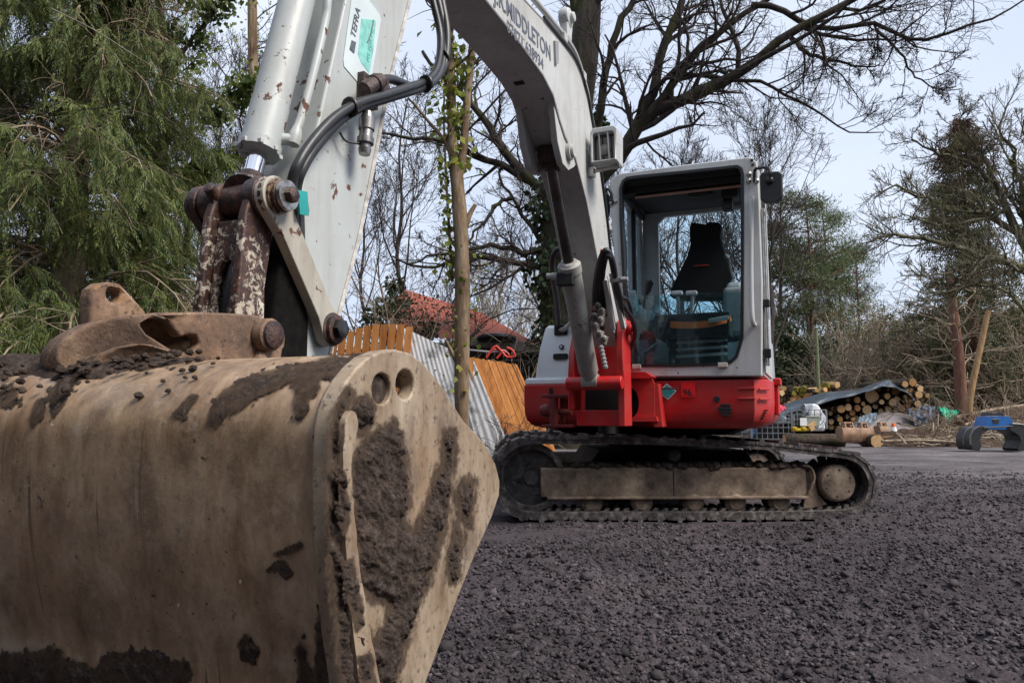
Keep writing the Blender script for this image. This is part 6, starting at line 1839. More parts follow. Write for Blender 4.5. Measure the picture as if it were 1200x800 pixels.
for px, Y, pr, sc, lab in [
    (1035, 30, bA, 1.25, "tall brown bush between pines and spruce"), (1085, 27, bA, 1.1, "brown bush left of the red pine trunk"), (1110, 29, bB, 1.25, "brown bush directly behind the red pine trunk"),
    (1150, 26, bA, 1.0, "brown bush behind the leaning peeled trunk"), (1190, 24, bB, 0.9, "brown bush above the grapple at the right edge"), (1015, 33, bC, 1.4, "tallest tan bush of the thicket"),
    (1065, 34, bC, 1.5, "tan bush high behind the tarpaulin"), (940, 30, bC, 0.9, "tan bush behind the split firewood"), (1130, 33, bC, 1.3, "tan bush between red pine and leaning trunk"), (1175, 30, bB, 1.3, "brown bush far right beneath the bare branches"),
    (995, 31, bB, 1.2, "brown bush right of the green post")]:
    o = pr.copy(); COL.objects.link(o); o.location = (gx(px, Y), Y, -0.03); o.scale = (sc, sc, sc); o.rotation_euler = (0, 0, rr.uniform(0, 6.28)); o["label"] = lab

# leafy evergreen shrubs made of leaf-sized faces
def leafy_geo(seed, n, rx, ry, H, size, clumps=14, asp=0.6, top=1.0):
    rng = np.random.default_rng(seed)
    cc = np.stack([rng.normal(size=clumps) * rx * 0.5, rng.normal(size=clumps) * ry * 0.5, H * (0.12 + 0.8 * rng.random(clumps) ** top)], -1)
    cr = (0.28 + 0.3 * rng.random(clumps)) * min(rx, H) * 0.75
    k = rng.integers(0, clumps, n)
    off = unit(rng.normal(size=(n, 3))) * (cr[k] * rng.random(n) ** 0.45)[:, None]
    p = cc[k] + off; p[:, 2] = np.maximum(p[:, 2], 0.02)
    g = Geo(); g.add(*leaf_quads(p, unit(off) * 0.6 + rng.normal(size=(n, 3)) * 0.6 + np.array([0, 0, -0.3]), rng.normal(size=(n, 3)) + np.array([0, 0, 0.8]), size * (0.6 + 0.8 * rng.random(n)), asp))
    # stems reaching into every clump
    w = Geo(); P = np.stack([np.stack([np.zeros(3) + cc[i] * 0 + np.array([cc[i, 0] * 0.15, cc[i, 1] * 0.15, 0]), cc[i] * np.array([0.5, 0.5, 0.55]), cc[i]], 0) for i in range(clumps)])
    w.add(*tubes(P, np.full((clumps, 3), max(0.008, H * 0.008)) * np.array([1.4, 1, 0.5]), 5))
    return g, w
def put_leafy(name, seed, loc, label, mat, group=None, cat="shrub", **kw):
    t = empty(name, loc, 0, label, cat, group)
    g, w = leafy_geo(seed, **kw)
    w.build("stems", M['twig'], t, True); g.build("crown", mat, t)
    return t
UG = "dark evergreen shrubs under the trees on the left"
put_leafy("evergreen_shrub", 51, (gx(200, 10.5), 10.5, -0.02), "dark glossy shrub behind the lifting lug", M['ivy'], UG, n=5200, rx=1.5, ry=0.8, H=3.0, size=0.085, clumps=22)
put_leafy("evergreen_shrub", 52, (gx(60, 10.0), 10.0, -0.02), "dark shrub under the cypress at the left edge", M['ivy'], UG, n=4200, rx=1.8, ry=0.8, H=1.9, size=0.085, clumps=20)
put_leafy("evergreen_shrub", 53, (gx(290, 11.0), 11.0, -0.02), "dark shrub seen between the ram and the bucket link", M['ivy'], UG, n=3200, rx=1.2, ry=0.8, H=2.4, size=0.08, clumps=18)
put_leafy("ivy_shrub", 54, (gx(470, 12.5), 12.5, -0.02), "dark green ivy-covered shrub behind the row of orange boards", M['ivy'], None, n=2600, rx=0.75, ry=0.6, H=3.3, size=0.085, clumps=16, top=0.7)
put_leafy("withered_shrub", 55, (gx(425, 12.0), 12.0, -0.02), "olive brown withered shrub behind the tip of the arm", M['brownleaf'], None, n=2400, rx=1.0, ry=0.7, H=2.7, size=0.06, clumps=18)
g_, _c = bush_geo(61, 3.0, 24, 0.0055, (8, 6), 0.6); o = g_.build("leafless_shrub", M['twigbrown']); o.location = (gx(435, 11.5), 11.5, -0.02); tag(o, "tangled leafless shrub between the arm and the white sheeting", "bush")
g_, _c = bush_geo(62, 1.1, 12, 0.004, (6, 5), 0.7); o = g_.build("leafless_sapling", M['twig']); o.location = (gx(610, 8.6), 8.6, -0.02); tag(o, "small dark leafless sapling in front of the orange leaning sheet", "bush")
g_, _c = bush_geo(63, 3.4, 20, 0.005, (8, 5), 0.5); o = g_.build("leafless_shrub", M['twig']); o.location = (gx(500, 11.8), 11.8, -0.02); tag(o, "dark leafless shrub in front of the red shed roof", "bush")
HG = "dark green hedge shrubs behind the log stack"
hA = put_leafy("hedge_shrub", 56, (gx(925, 30), 30, -0.02), "dark green hedge shrub just right of the cab", M['evergreen'], HG, n=5200, rx=2.0, ry=1.2, H=4.2, size=0.16, clumps=20)
for px, Y, sc, lab in ((965, 31, 1.0, "dark green hedge shrub behind the thin post"), (900, 29, 1.1, "dark green hedge shrub partly behind the cab"), (1170, 29, 1.15, "dark green shrub at the right behind the leaning trunk"), (860, 33, 0.9, "dark green hedge shrub behind the cab glass")):
    copy_tree(hA, (gx(px, Y), Y, -0.02), rr.uniform(0, 6.28), (sc, sc, sc), lab, HG)
OG = "olive green shrubs behind the yard on the right"
M['olive'] = m_leaf("olive_leaf", [(0.15, (0.045, 0.045, 0.018)), (0.5, (0.115, 0.108, 0.040)), (0.75, (0.18, 0.16, 0.062)), (0.95, (0.23, 0.17, 0.08))])
oA = put_leafy("olive_shrub", 58, (gx(1075, 30), 30, -0.02), "olive green shrub behind the right crest of the log stack", M['olive'], OG, n=3600, rx=2.0, ry=1.2, H=5.0, size=0.13, clumps=26, asp=0.45)
for px, Y, sc, lab in ((1130, 29, 1.05, "olive green shrub behind the red pine trunk"), (1180, 27, 1.0, "olive green shrub above the grapple at the right"), (1020, 35, 1.1, "olive green shrub between the pines and the thicket"), (1205, 30, 1.2, "tall olive green shrub at the right edge"), (1100, 34, 1.25, "olive green shrub high behind the green sheet")):
    copy_tree(oA, (gx(px, Y), Y, -0.02), rr.uniform(0, 6.28), (sc, sc, sc), lab, OG)
# Scots pines, thin crowns high up
def pine_tree(seed, loc, label, H=9.0, clumps=26, spread=1.9, t0=0.5, mat=None, n_per=210, r=0.13, bark='pinebark', group="scots pines beyond the yard"):
    rng = np.random.default_rng(seed); t = empty("pine_tree", loc, 0, label, "tree", group)
    tg, wg, lv = Geo(), Geo(), Geo()
    P, R = pathset([([Vector((0, 0, 0)), Vector((rng.normal() * .15, 0, H * 0.35)), Vector((rng.normal() * .2, 0, H * 0.7)), Vector((rng.normal() * .2, 0, H))], r, 0.03)], 18); tg.add(*tubes(P, R, 9))
    zz = np.sort(t0 + (0.99 - t0) * rng.random(clumps)); az = rng.random(clumps) * 6.283
    ln = spread * (0.35 + 0.75 * rng.random(clumps)) * (1.25 - 0.8 * zz)
    st = np.stack([np.interp(zz * H, P[0][:, 2], P[0][:, k]) for k in range(3)], -1)
    d = np.stack([np.cos(az), np.sin(az), 0.25 + 0.3 * rng.random(clumps)], -1); out = [st]
    for k in range(5): d = unit(d + rng.normal(size=d.shape) * 0.15); out.append(out[-1] + d * (ln / 5)[:, None])
    B = np.stack(out, 1); wg.add(*tubes(B, np.full((clumps, 6), 0.028) * np.linspace(1, 0.4, 6), 4))
    c, cr = sprout(B, np.full((clumps, 6), 0.02), 5, rng, (0.25, 0.5), (0.4, 1.0), 4, 0.15, 0.1, 0.3); wg.add(*tubes(c, np.full(cr.shape, 0.010), 3))
    K = clumps * n_per; k = rng.integers(0, len(c), K)
    p = c[k, -1] + rng.normal(size=(K, 3)) * np.array([0.27, 0.27, 0.13]); nd = unit(rng.normal(size=(K, 3)) + np.array([0, 0, 0.7]))
    lv.add(*leaf_quads(p, nd, rng.normal(size=(K, 3)), 0.14 + 0.10 * rng.random(K), 0.16))
    tg.build("trunk", M[bark], t, True); wg.build("branches", M[bark], t); lv.build("crown", mat or M['pineneedle'], t)
    return t
pA = pine_tree(71, (gx(955, 32), 32, -0.05), "scots pine with a reddish trunk right of the cab", H=10.4, clumps=44, spread=2.4, t0=0.36)
pB = pine_tree(72, (gx(922, 33), 33, -0.05), "scots pine nearest to the cab's mirror side", H=10.8, clumps=42, spread=2.2, t0=0.36)
pC = pine_tree(73, (gx(988, 34), 34, -0.05), "scots pine at the right of the pine group", H=8.0, clumps=34, spread=2.0, t0=0.35)
for px, Y, sc, lab in ((1012, 38, 0.92, "small scots pine right of the pine group"), (905, 37, 1.0, "scots pine half hidden by the cab rail"), (975, 42, 1.2, "scots pine behind the gap of the pine group")):
    copy_tree(pA, (gx(px, Y), Y, -0.05), rr.uniform(0, 6.28), (sc, sc, sc), lab, "scots pines beyond the yard")
# spruce on the right with a browned tip
rng = np.random.default_rng(81)
spb = Vector((gx(1146, 25), 25, -0.05)); H_ = (at(1143, 138, 25).z)
spr = empty("spruce_tree", spb, 0, "tall ragged spruce with a browned top on the right", "tree")
tg, wg, lv, lv2 = Geo(), Geo(), Geo(), Geo()
P, R = pathset([([Vector((0, 0, 0)), Vector((0.05, 0, H_ * 0.5)), Vector((0, 0, H_))], 0.20, 0.02)], 16); tg.add(*tubes(P, R, 9))
NB2 = 300; zz = 0.12 + 0.87 * rng.random(NB2); az = rng.random(NB2) * 6.283; ln = (3.3 * (1.02 - zz) ** 0.75 + 0.15) * (0.55 + 0.6 * rng.random(NB2))
st = np.stack([np.zeros(NB2), np.zeros(NB2), zz * H_], -1); d = np.stack([np.cos(az), np.sin(az), 0.15 + 0 * az], -1); out = [st]
for k in range(5): d = unit(d + rng.normal(size=d.shape) * 0.08 + np.array([0, 0, -0.10 + 0.05 * k])); out.append(out[-1] + d * (ln / 5)[:, None])
B = np.stack(out, 1); wg.add(*tubes(B, np.full((NB2, 6), 0.022) * np.linspace(1, 0.4, 6), 4))
p, d, l_ = frond_on(B, 24, rng, 0.22, 0.48, 0.15)
sel = rng.random(len(p)) < 0.72; p, d, l_ = p[sel], d[sel], l_[sel]
hi = p[:, 2] > H_ * 0.84
lv.add(*fronds(p[~hi], d[~hi], l_[~hi], rng, 5, 0.45, 0.4, 0.05)); lv2.add(*fronds(p[hi], d[hi], l_[hi], rng, 5, 0.45, 0.4, 0.05))
tg.build("trunk", M['pinebark'], spr, True); wg.build("branches", M['twigbrown'], spr); lv.build("crown", M['spruce'], spr)
o = lv2.build("withered_top", m_leaf("withered_needle", [(0.2, (0.05, 0.025, 0.02)), (0.6, (0.12, 0.05, 0.035)), (0.9, (0.19, 0.10, 0.06))]), spr)
# bare orchard-like tree reaching in from the right edge
rng = np.random.default_rng(91)
ab = Vector((gx(1232, 11), 11, -0.02))
apl = empty("lichen_tree", ab, 0, "twisted bare tree with lichened boughs reaching in from the right edge", "tree")
tg, wg = Geo(), Geo()
P, R = pathset([(px_path([(1235, 560, 11), (1232, 450, 11), (1225, 380, 11), (1218, 320, 11), (1190, 268, 11), (1170, 222, 11), (1158, 198, 11.1)]), 0.15, 0.035)], 16); tg.add(*tubes(P, R, 12))
lims = [
    (px_path([(1222, 340, 11), (1200, 313, 10.9), (1163, 303, 10.8), (1120, 292, 10.7), (1080, 280, 10.6), (1045, 275, 10.5), (1015, 285, 10.4)]), 0.065, 0.012),
    (px_path([(1195, 275, 11), (1150, 248, 11), (1115, 240, 11), (1080, 232, 10.9), (1050, 218, 10.8), (1025, 232, 10.8)]), 0.05, 0.010),
    (px_path([(1172, 225, 11), (1150, 200, 11), (1120, 185, 11), (1090, 178, 11), (1070, 165, 11), (1070, 150, 11)]), 0.04, 0.008),
    (px_path([(1200, 290, 11), (1198, 230, 10.9), (1185, 180, 10.8), (1172, 150, 10.8), (1188, 110, 10.8)]), 0.045, 0.008),
    (px_path([(1215, 320, 11), (1215, 250, 10.9), (1205, 190, 10.8), (1200, 140, 10.8)]), 0.05, 0.012),
    (px_path([(1163, 303, 10.8), (1130, 320, 10.6), (1095, 325, 10.5), (1060, 318, 10.4)]), 0.03, 0.007),
    (px_path([(1228, 400, 11), (1190, 350, 10.8), (1150, 335, 10.7), (1110, 340, 10.5), (1085, 352, 10.4)]), 0.035, 0.008),
    (px_path([(1160, 200, 11.1), (1140, 165, 11.1), (1128, 150, 11.1), (1126, 120, 11.1)]), 0.03, 0.007),
    (px_path([(1180, 245, 11), (1130, 262, 10.8), (1090, 262, 10.7), (1055, 250, 10.6)]), 0.035, 0.008)]
LP, LR = pathset(lims, 14); LP[:, 1:-1] += rng.normal(size=LP[:, 1:-1].shape) * 0.025; tg.add(*tubes(LP, LR, 7))
a, ar = sprout(LP, LR, 20, rng, (0.15, 0.42), (0.5, 1.1), 6, 0.2, 0.12, 0.12, 0.6); ar = np.clip(ar, 0.006, 0.02); wg.add(*tubes(a, ar, 5))
b, br = sprout(a, ar, 8, rng, (0.35, 0.75), (0.5, 1.1), 5, 0.2, 0.10, 0.12, 0.6); br = np.clip(br, 0.004, 0.009); wg.add(*tubes(b, br, 3))
c, cr = sprout(b, br, 4, rng, (0.35, 0.75), (0.5, 1.1), 4, 0.2, 0.1, 0.12, 0.6); cr = np.clip(cr, 0.003, 0.005); wg.add(*tubes(c, cr, 3))
finish_tree(apl, tg, wg, None, (M['twiggreen'], M['twiggreen']))
# red pine trunk and the peeled leaning trunk
t = empty("pine_tree", (gx(1126, 20), 20, -0.03), 0, "red-barked pine trunk with dead side branches beside the green sheet", "tree")
rng = np.random.default_rng(95); off = np.array(t.location[:])
P, R = pathset([(px_path([(1127, 512, 20), (1125, 440, 20), (1119, 380, 20), (1114, 338, 20), (1112, 318, 20)]), 0.17, 0.10)], 16); P -= off; g1 = Geo(); g1.add(*tubes(P, R, 12)); g1.build("trunk", M['pinebark'], t, True)
g2 = Geo(); a, ar = sprout(P, R * 0.4, 26, rng, (0.25, 0.60), (0.9, 1.5), 6, 0.2, 0.05, 0.3); g2.add(*tubes(a, np.clip(ar, 0.012, 0.03), 4)); b, br = sprout(a, ar, 5, rng, (0.3, 0.6), (0.5, 1.1), 4, 0.2, 0.0, 0.2); g2.add(*tubes(b, np.full(br.shape, 0.009), 3)); g2.build("branches", M['twigbrown'], t)
t = empty("leaning_trunk", (gx(1136, 19), 19, -0.03), 0, "peeled pale tree trunk leaning to the right of the red pine", "trunk")
off = np.array(t.location[:]); P, R = pathset([(px_path([(1134, 510, 19), (1137, 465, 19), (1147, 415, 19), (1158, 364, 19)]), 0.085, 0.068)], 12); P -= off
g1 = Geo(); g1.add(*tubes(P, R, 12)); g1.build("peeled_stem", M['cutwood'], t, True)
g2 = Geo(); g2.add(*tubes(P[:, :3] , R[:, :3] * 1.08, 12)); g2.build("bark_foot", M['pinebark'], t, True)
t = MB(); p0 = at(962, 520, 24); t.cyl((p0.x, 24, -0.02), (p0.x, 24, at(962, 385, 24).z), 0.055, 0.05, 10); t.lathe((p0.x, 24, at(962, 385, 24).z), (0, 0, 1), [(0, 0.06), (0.03, 0.06), (0.05, 0.02)], 10)
tag(t.build("post", m_flat("mossy_post", (0.15, 0.17, 0.08), 0.8)), "thin greenish post standing behind the split firewood", "post")

# ivy-clad tree behind the cypress, with rounder lighter leaves
rng = np.random.default_rng(101)
ib = Vector((gx(178, 10.2), 10.2, -0.02))
ivt = empty("ivy_tree", ib, 0, "dark-stemmed tree hung with rounder yellow-green leaves right of the cypress", "tree")
tg, wg, lv = Geo(), Geo(), Geo()
P, R = pathset([(px_path([(190, 540, 10.2), (186, 380, 10.2), (188, 250, 10.2), (192, 120, 10.2), (188, 40, 10.2), (187, -80, 10.2)]), 0.10, 0.055), (px_path([(189, 200, 10.2), (176, 150, 10.2), (165, 80, 10.2), (150, 20, 10.2), (132, -40, 10.2)]), 0.05, 0.03),
                (px_path([(192, 130, 10.2), (205, 80, 10.1), (222, 50, 10.1), (245, 20, 10), (262, -20, 10)]), 0.04, 0.015), (px_path([(190, 180, 10.2), (215, 140, 10), (250, 120, 9.9), (290, 100, 9.8)]), 0.03, 0.01),
                (px_path([(188, 240, 10.2), (215, 225, 10), (240, 200, 9.9), (268, 190, 9.8)]), 0.03, 0.01)], 14)
tg.add(*tubes(P, R, 9))
a, ar = sprout(P, R, 9, rng, (0.15, 0.35), (0.5, 1.1), 6, 0.2, 0.05, 0.2); ar = np.clip(ar, 0.006, 0.012); wg.add(*tubes(a, ar, 4))
b, br = sprout(a, ar, 6, rng, (0.3, 0.7), (0.5, 1.1), 4, 0.2, 0.0, 0.2); br = np.clip(br, 0.003, 0.006); wg.add(*tubes(b, br, 3))
k = rng.integers(0, len(b), 4200); pp = b[k, rng.integers(1, 4, 4200)] + rng.normal(size=(4200, 3)) * 0.07
lv.add(*leaf_quads(pp, rng.normal(size=(4200, 3)) * 0.6 + np.array([0, 0, -0.8]), rng.normal(size=(4200, 3)) + np.array([0, -0.8, 0.3]), 0.05 + 0.06 * rng.random(4200), 0.8))
finish_tree(ivt, tg, wg, lv, (M['twig'], M['twig'], m_leaf("holly_green_leaf", [(0.15, (0.030, 0.050, 0.012)), (0.5, (0.085, 0.12, 0.024)), (0.75, (0.17, 0.20, 0.04)), (0.93, (0.26, 0.25, 0.06))], 0.45, 0.35)))
t = MB(); pts = px_path([(300, 520, 14), (299, 300, 14), (298, 150, 14), (296, 40, 14), (295, -80, 14)]); t.tube(catmull(pts, 4), [0.12 - 0.0022 * i for i in range(17)], 10)
tr = empty("ivy_tree", (pts[0].x, 14, -0.02), 0, "straight brown trunk just left of the bucket ram", "tree")
o = t.build("trunk", M['sapbark']); o.data.transform(Matrix.Translation(-tr.location)); o.parent = tr
rng = np.random.default_rng(103); P = np.array([p[:] for p in catmull(pts, 4)]) - np.array(tr.location[:])
g1 = Geo(); a, ar = sprout(P[None], np.full((1, len(P)), 0.05), 26, rng, (0.12, 0.25), (0.6, 1.2), 6, 0.2, 0.1, 0.2); g1.add(*tubes(a, np.clip(ar, .006, .014), 4)); b, br = sprout(a, ar, 8, rng, (0.3, 0.7), (0.5, 1.1), 4, 0.2, 0.0, 0.1); g1.add(*tubes(b, np.full(br.shape, .005), 3)); g1.build("branches", M['twig'], tr)
g2 = Geo(); g2.add(*ivy_along(P, 500, 0.1, 0.95, np.array([0.22, 0.2, 0.05]), 0.075, rng)); o = g2.build("ivy", M['yellowivy'], tr); o["kind"] = "stuff"
# dead pale stems arching through the conifer
for k, (pts, lab) in enumerate([
    ([(60, 10, 7), (110, 35, 7), (150, 60, 7), (190, 85, 7)], "pale dead stem at the top of the cypress"),
    ([(90, 130, 7), (140, 122, 7), (170, 110, 7), (215, 60, 7.1)], "dark dead stem crossing the cypress towards the ivy tree")]):
    m = MB(); c = catmull(px_path(pts), 8); m.tube(c, [0.006 * (1 - 0.7 * i / len(c)) for i in range(len(c))], 6)
    tag(m.build("dead_stem", M['twigpale'] if k != 1 else M['twig']), lab, "stem", "dead stems in the cypress")
# ------------------------------------------------------------------ SHED, BOARDS, SHEETS (left of the machine)
def m_board(name, a, b, c, scale=6, rough=0.75, stain=None):
    t = NT(name)
    r = t.n("ShaderNodeObjectInfo").outputs["Random"]
    f = t.math('ADD', t.math('MULTIPLY', t.noise(scale, 7, 0.65, t.coord((3, 3, 0.35))), 0.75), t.math('MULTIPLY', r, 0.25))
    col = t.ramp(f, [(0.3, a), (0.5, b), (0.7, c)])
    if stain:
        col = t.mix(t.ramp(t.noise(3.2, 7, 0.7), [(0.52, 0.0), (0.64, 0.8)]), col, stain)
    return t.pbr(col, rough, 0.0, t.bump(t.noise(scale * 5, 5, 0.6, t.coord((4, 4, 0.3))), 0.4, 0.004), spec=0.25)
M['orange'] = m_board("orange_stained_board", (0.25, 0.085, 0.02), (0.40, 0.155, 0.040), (0.52, 0.23, 0.072))
M['whitesheet'] = m_board("stained_white_sheet", (0.58, 0.57, 0.56), (0.72, 0.71, 0.70), (0.80, 0.79, 0.78), 4, 0.6, (0.10, 0.095, 0.09))
M['redroof'] = m_board("red_oxide_sheet", (0.16, 0.034, 0.022), (0.24, 0.056, 0.034), (0.31, 0.095, 0.058), 3, 0.7)
M['shedwall'] = m_board("dark_tarred_board", (0.012, 0.010, 0.009), (0.028, 0.022, 0.019), (0.06, 0.045, 0.036))
M['greywood'] = m_board("weathered_grey_wood", (0.11, 0.10, 0.085), (0.19, 0.175, 0.155), (0.28, 0.26, 0.235))

# row of orange boards, each one a board
bp = empty("board_panel", at(430, 500, 9.6) * 1.0, 0, "short row of upright orange-stained boards leaning behind the bucket", "fence panel")
bp.location.z = 0
n = 11
for k in range(n):
    f = k / (n - 1)
    x0 = gx(376 + 100 * f, 9.6); top = at(0, 402 - 24 * min(1, f * 1.8) ** 0.7 + (3 if f > 0.9 else 0), 9.6).z
    m = MB(); w = 0.092
    m.prism([(-w / 2, 0.0), (w / 2, 0.004), (w / 2, 0.020), (-w / 2, 0.010)], 0.0, 1.0, lambda a, p: Vector((x0 - bp.location.x + p[0] - 0.16 * (1 - a), p[1] - 0.05 * a + 0.2, a * top)))
    m.build("board", M['orange'], bp, smooth=0)
m = MB()
for h in (0.5, 1.1): m.box((0.0, 0.235, h), (0.95, 0.03, 0.05))
m.build("rail", M['greywood'], bp)
# white corrugated sheets
ws = empty("corrugated_sheet", at(520, 500, 9.9), 0, "stained white corrugated sheets leaning between the orange boards and orange sheet", "sheet")
ws.location.z = 0
def corrug(p00, p10, p11, p01, waves, amp, nm, mat, parent, thick=0.006, per=8, rows=8):
    """corrugated sheet on four corners: p00-p10 is the edge across the waves"""
    A = waves * per + 1; P00, P10, P11, P01 = [np.array(Vector(p)[:]) for p in (p00, p10, p11, p01)]
    u, v = np.meshgrid(np.linspace(0, 1, A), np.linspace(0, 1, rows), indexing='ij'); u, v = u[..., None], v[..., None]
    P = (P00 * (1 - u) + P10 * u) * (1 - v) + (P01 * (1 - u) + P11 * u) * v
    nr = np.cross(P10 - P00, P01 - P00); nr /= np.linalg.norm(nr)
    P = P + nr * amp * np.sin(u * waves * 2 * math.pi)
    Q = P - nr * thick
    f = grid_faces(A, rows)
    return np_mesh(nm, np.concatenate([P.reshape(-1, 3), Q.reshape(-1, 3)]), [np.concatenate([f, f[:, ::-1] + A * rows])], mat, parent, smooth=True)
O = ws.location
corrug(at(464, 380, 10.0) - O, at(534, 412, 9.6) - O, at(585, 560, 9.0) - O, at(500, 560, 9.4) - O, 13, 0.0025, "sheet", M['whitesheet'], ws)
corrug(at(530, 411, 9.6) - O, at(556, 424, 9.4) - O, at(612, 560, 8.7) - O, at(570, 560, 8.9) - O, 4, 0.003, "sheet", M['whitesheet'], ws)
# broad orange leaning panel made of narrow boards
op = empty("orange_panel", at(600, 500, 9.3), 0, "broad orange panel of narrow boards leaning beside the machine's tail", "fence panel")
op.location.z = 0; O = op.location
n = 19
for k in range(n):
    a, b = k / n, (k + 1) / n - 0.0012
    def top(t): return at(546 + 60 * t, 418 + 9 * t + rr.uniform(-0.8, 0.8), 9.45)
    def bot(t): return at(585 + 75 * t, 545 + 2 * t, 9.0)
    p, q, r_, s = top(a), top(b), bot(b), bot(a)
    d = Vector((0, -0.02 - 0.004 * (k % 2), 0.0)); m = MB()
    vs = [p - O, q - O, r_ - O, s - O]; vs += [x + d for x in vs]
    m.add(vs, [(3, 2, 1, 0), (4, 5, 6, 7), (0, 1, 5, 4), (1, 2, 6, 5), (2, 3, 7, 6), (3, 0, 4, 7)]); m.build("board", M['orange'], op, smooth=0)
# red chair frame on top
m = MB()
cpath = [(570, 419), (577, 409), (582, 406), (588, 412), (594, 418), (603, 417), (600, 410), (594, 407)]
m.tube(catmull([at(x, y, 9.7) for x, y in cpath], 4), 0.016, 8); m.tube([at(577, 409, 9.7), at(592, 411, 9.75), at(597, 416, 9.75)], 0.014, 8); m.tube([at(582, 420, 9.7), at(589, 412, 9.7)], 0.014, 8)
cf = empty("chair_frame", at(588, 425, 9.7), 0, "red tubular chair frame lying above the orange panel", "chair frame")
o = m.build("tubes", m_flat("red_enamel", (0.55, 0.035, 0.02), 0.4)); o.data.transform(Matrix.Translation(-cf.location)); o.parent = cf
m = MB(); m.tube([at(549, 410, 9.8), at(575, 412.5, 9.75), at(594, 412.5, 9.75)], 0.014, 8); o = m.build("pole", M['greymetal']); o.data.transform(Matrix.Translation(-cf.location)); o.parent = cf

# shed with red roof
sh = empty("shed", (gx(560, 13), 13, 0), 0, "dark shed with a red corrugated roof behind the forked tree", "shed"); O = sh.location
r0, r1, r2, r3 = at(492, 343, 15.5), at(560, 366, 15.2), at(634, 405, 12.0), at(500, 380, 12.2)
rid0, rid1 = at(470, 338, 16), at(562, 366, 15.5)
eav0, eav1 = at(455, 392, 12.2), at(631, 404, 12.2)
corrug(rid0 - O, rid1 - O, eav1 - O, eav0 - O, 26, 0.010, "roof", M['redroof'], sh, rows=10)
m = MB(); m.beam(at(545, 398, 12.1) - O, at(640, 410, 12.1) - O, 0.05, 0.16); m.build("fascia_board", M['greywood'], sh, bevel=0.004)
nb = 14
for k in range(nb):
    xa = at(500 + 140 * k / nb, 450, 12.35).x; xb = at(500 + 140 * (k + 0.97) / nb, 450, 12.35).x; zt = at(0, 401 + 9 * k / nb, 12.35).z
    m = MB(); m.box(((xa + xb) / 2 - O.x, 12.35 - O.y + 0.004 * (k % 3), zt / 2), (xb - xa, 0.03, zt)); m.build("wall_board", M['shedwall'], sh)
m = MB(); x1 = at(640, 450, 12.35).x - O.x
m.box((x1 - 0.02, 1.4, 0.55), (0.04, 4.2, 1.1)); m.box((x1 - 4.0, 1.4, 0.55), (0.04, 4.2, 1.1)); m.build("side_wall", M['shedwall'], sh)
m = MB(); c = at(582, 397, 12.0); m.lathe(c - Vector((0, 0, 0.04)), (0, 0.12, 1), [(0, 0.28), (0.02, 0.32), (0.06, 0.32), (0.08, 0.26)], 28)
tag(m.build("tyre", M['black']), "flat black tyre lying on the edge of the shed roof", "tyre")

# ------------------------------------------------------------------ RIGHT-HAND YARD: logs, tarps, cage, cone, grapple
def m_end():
    t = NT("sawn_wood_end")
    r = t.n("ShaderNodeObjectInfo").outputs["Random"]
    f = t.math('ADD', t.math('MULTIPLY', t.noise(14, 5), 0.5), t.math('MULTIPLY', r, 0.5))
    c = t.ramp(f, [(0.25, (0.30, 0.13, 0.045)), (0.5, (0.50, 0.29, 0.125)), (0.75, (0.66, 0.46, 0.25))])
    return t.pbr(c, 0.85, 0.0, t.bump(t.noise(60, 3), 0.3, 0.004), spec=0.2)
M['end'] = m_end()
M['logbark'] = m_bark("log_bark", (0.020, 0.015, 0.012), (0.055, 0.042, 0.032), (0.115, 0.088, 0.066), 0.15, 8)
def log_mesh(r, ln, seed, n=11):
    g = random.Random(seed); rad = [r * (1 + g.uniform(-0.10, 0.10)) for _ in range(n)]
    me = bpy.data.meshes.new("log"); vs, fs, mi = [], [], []
    for yv, k in ((0, 1.0), (ln * 0.5, 1.03), (ln, 0.98)):
        for i in range(n):
            a = 2 * math.pi * i / n; vs.append((rad[i] * k * math.cos(a), yv, rad[i] * k * math.sin(a)))
    for l in range(2):
        for i in range(n): fs.append((l * n + i, l * n + (i + 1) % n, (l + 1) * n + (i + 1) % n, (l + 1) * n + i)); mi.append(0)
    b = len(vs)
    for i in range(n):
        a = 2 * math.pi * i / n; vs.append((rad[i] * 0.90 * math.cos(a), -0.012, rad[i] * 0.90 * math.sin(a)))
    for i in range(n): fs.append((i, b + i, b + (i + 1) % n, (i + 1) % n)); mi.append(0)
    fs.append(tuple(range(b + n - 1, b - 1, -1))); mi.append(1); fs.append(tuple(range(2 * n, 3 * n))); mi.append(1)
    me.from_pydata(vs, [], fs); me.materials.append(M['logbark']); me.materials.append(M['end'])
    me.polygons.foreach_set("material_index", mi); me.polygons.foreach_set("use_smooth", [x == 0 for x in mi])
    bm = bmesh.new(); bm.from_mesh(me); bmesh.ops.recalc_face_normals(bm, faces=bm.faces[:]); bm.to_mesh(me); bm.free()
    return me
YS = 21.0
LG = "logs stacked end-on under the dark tarpaulin"
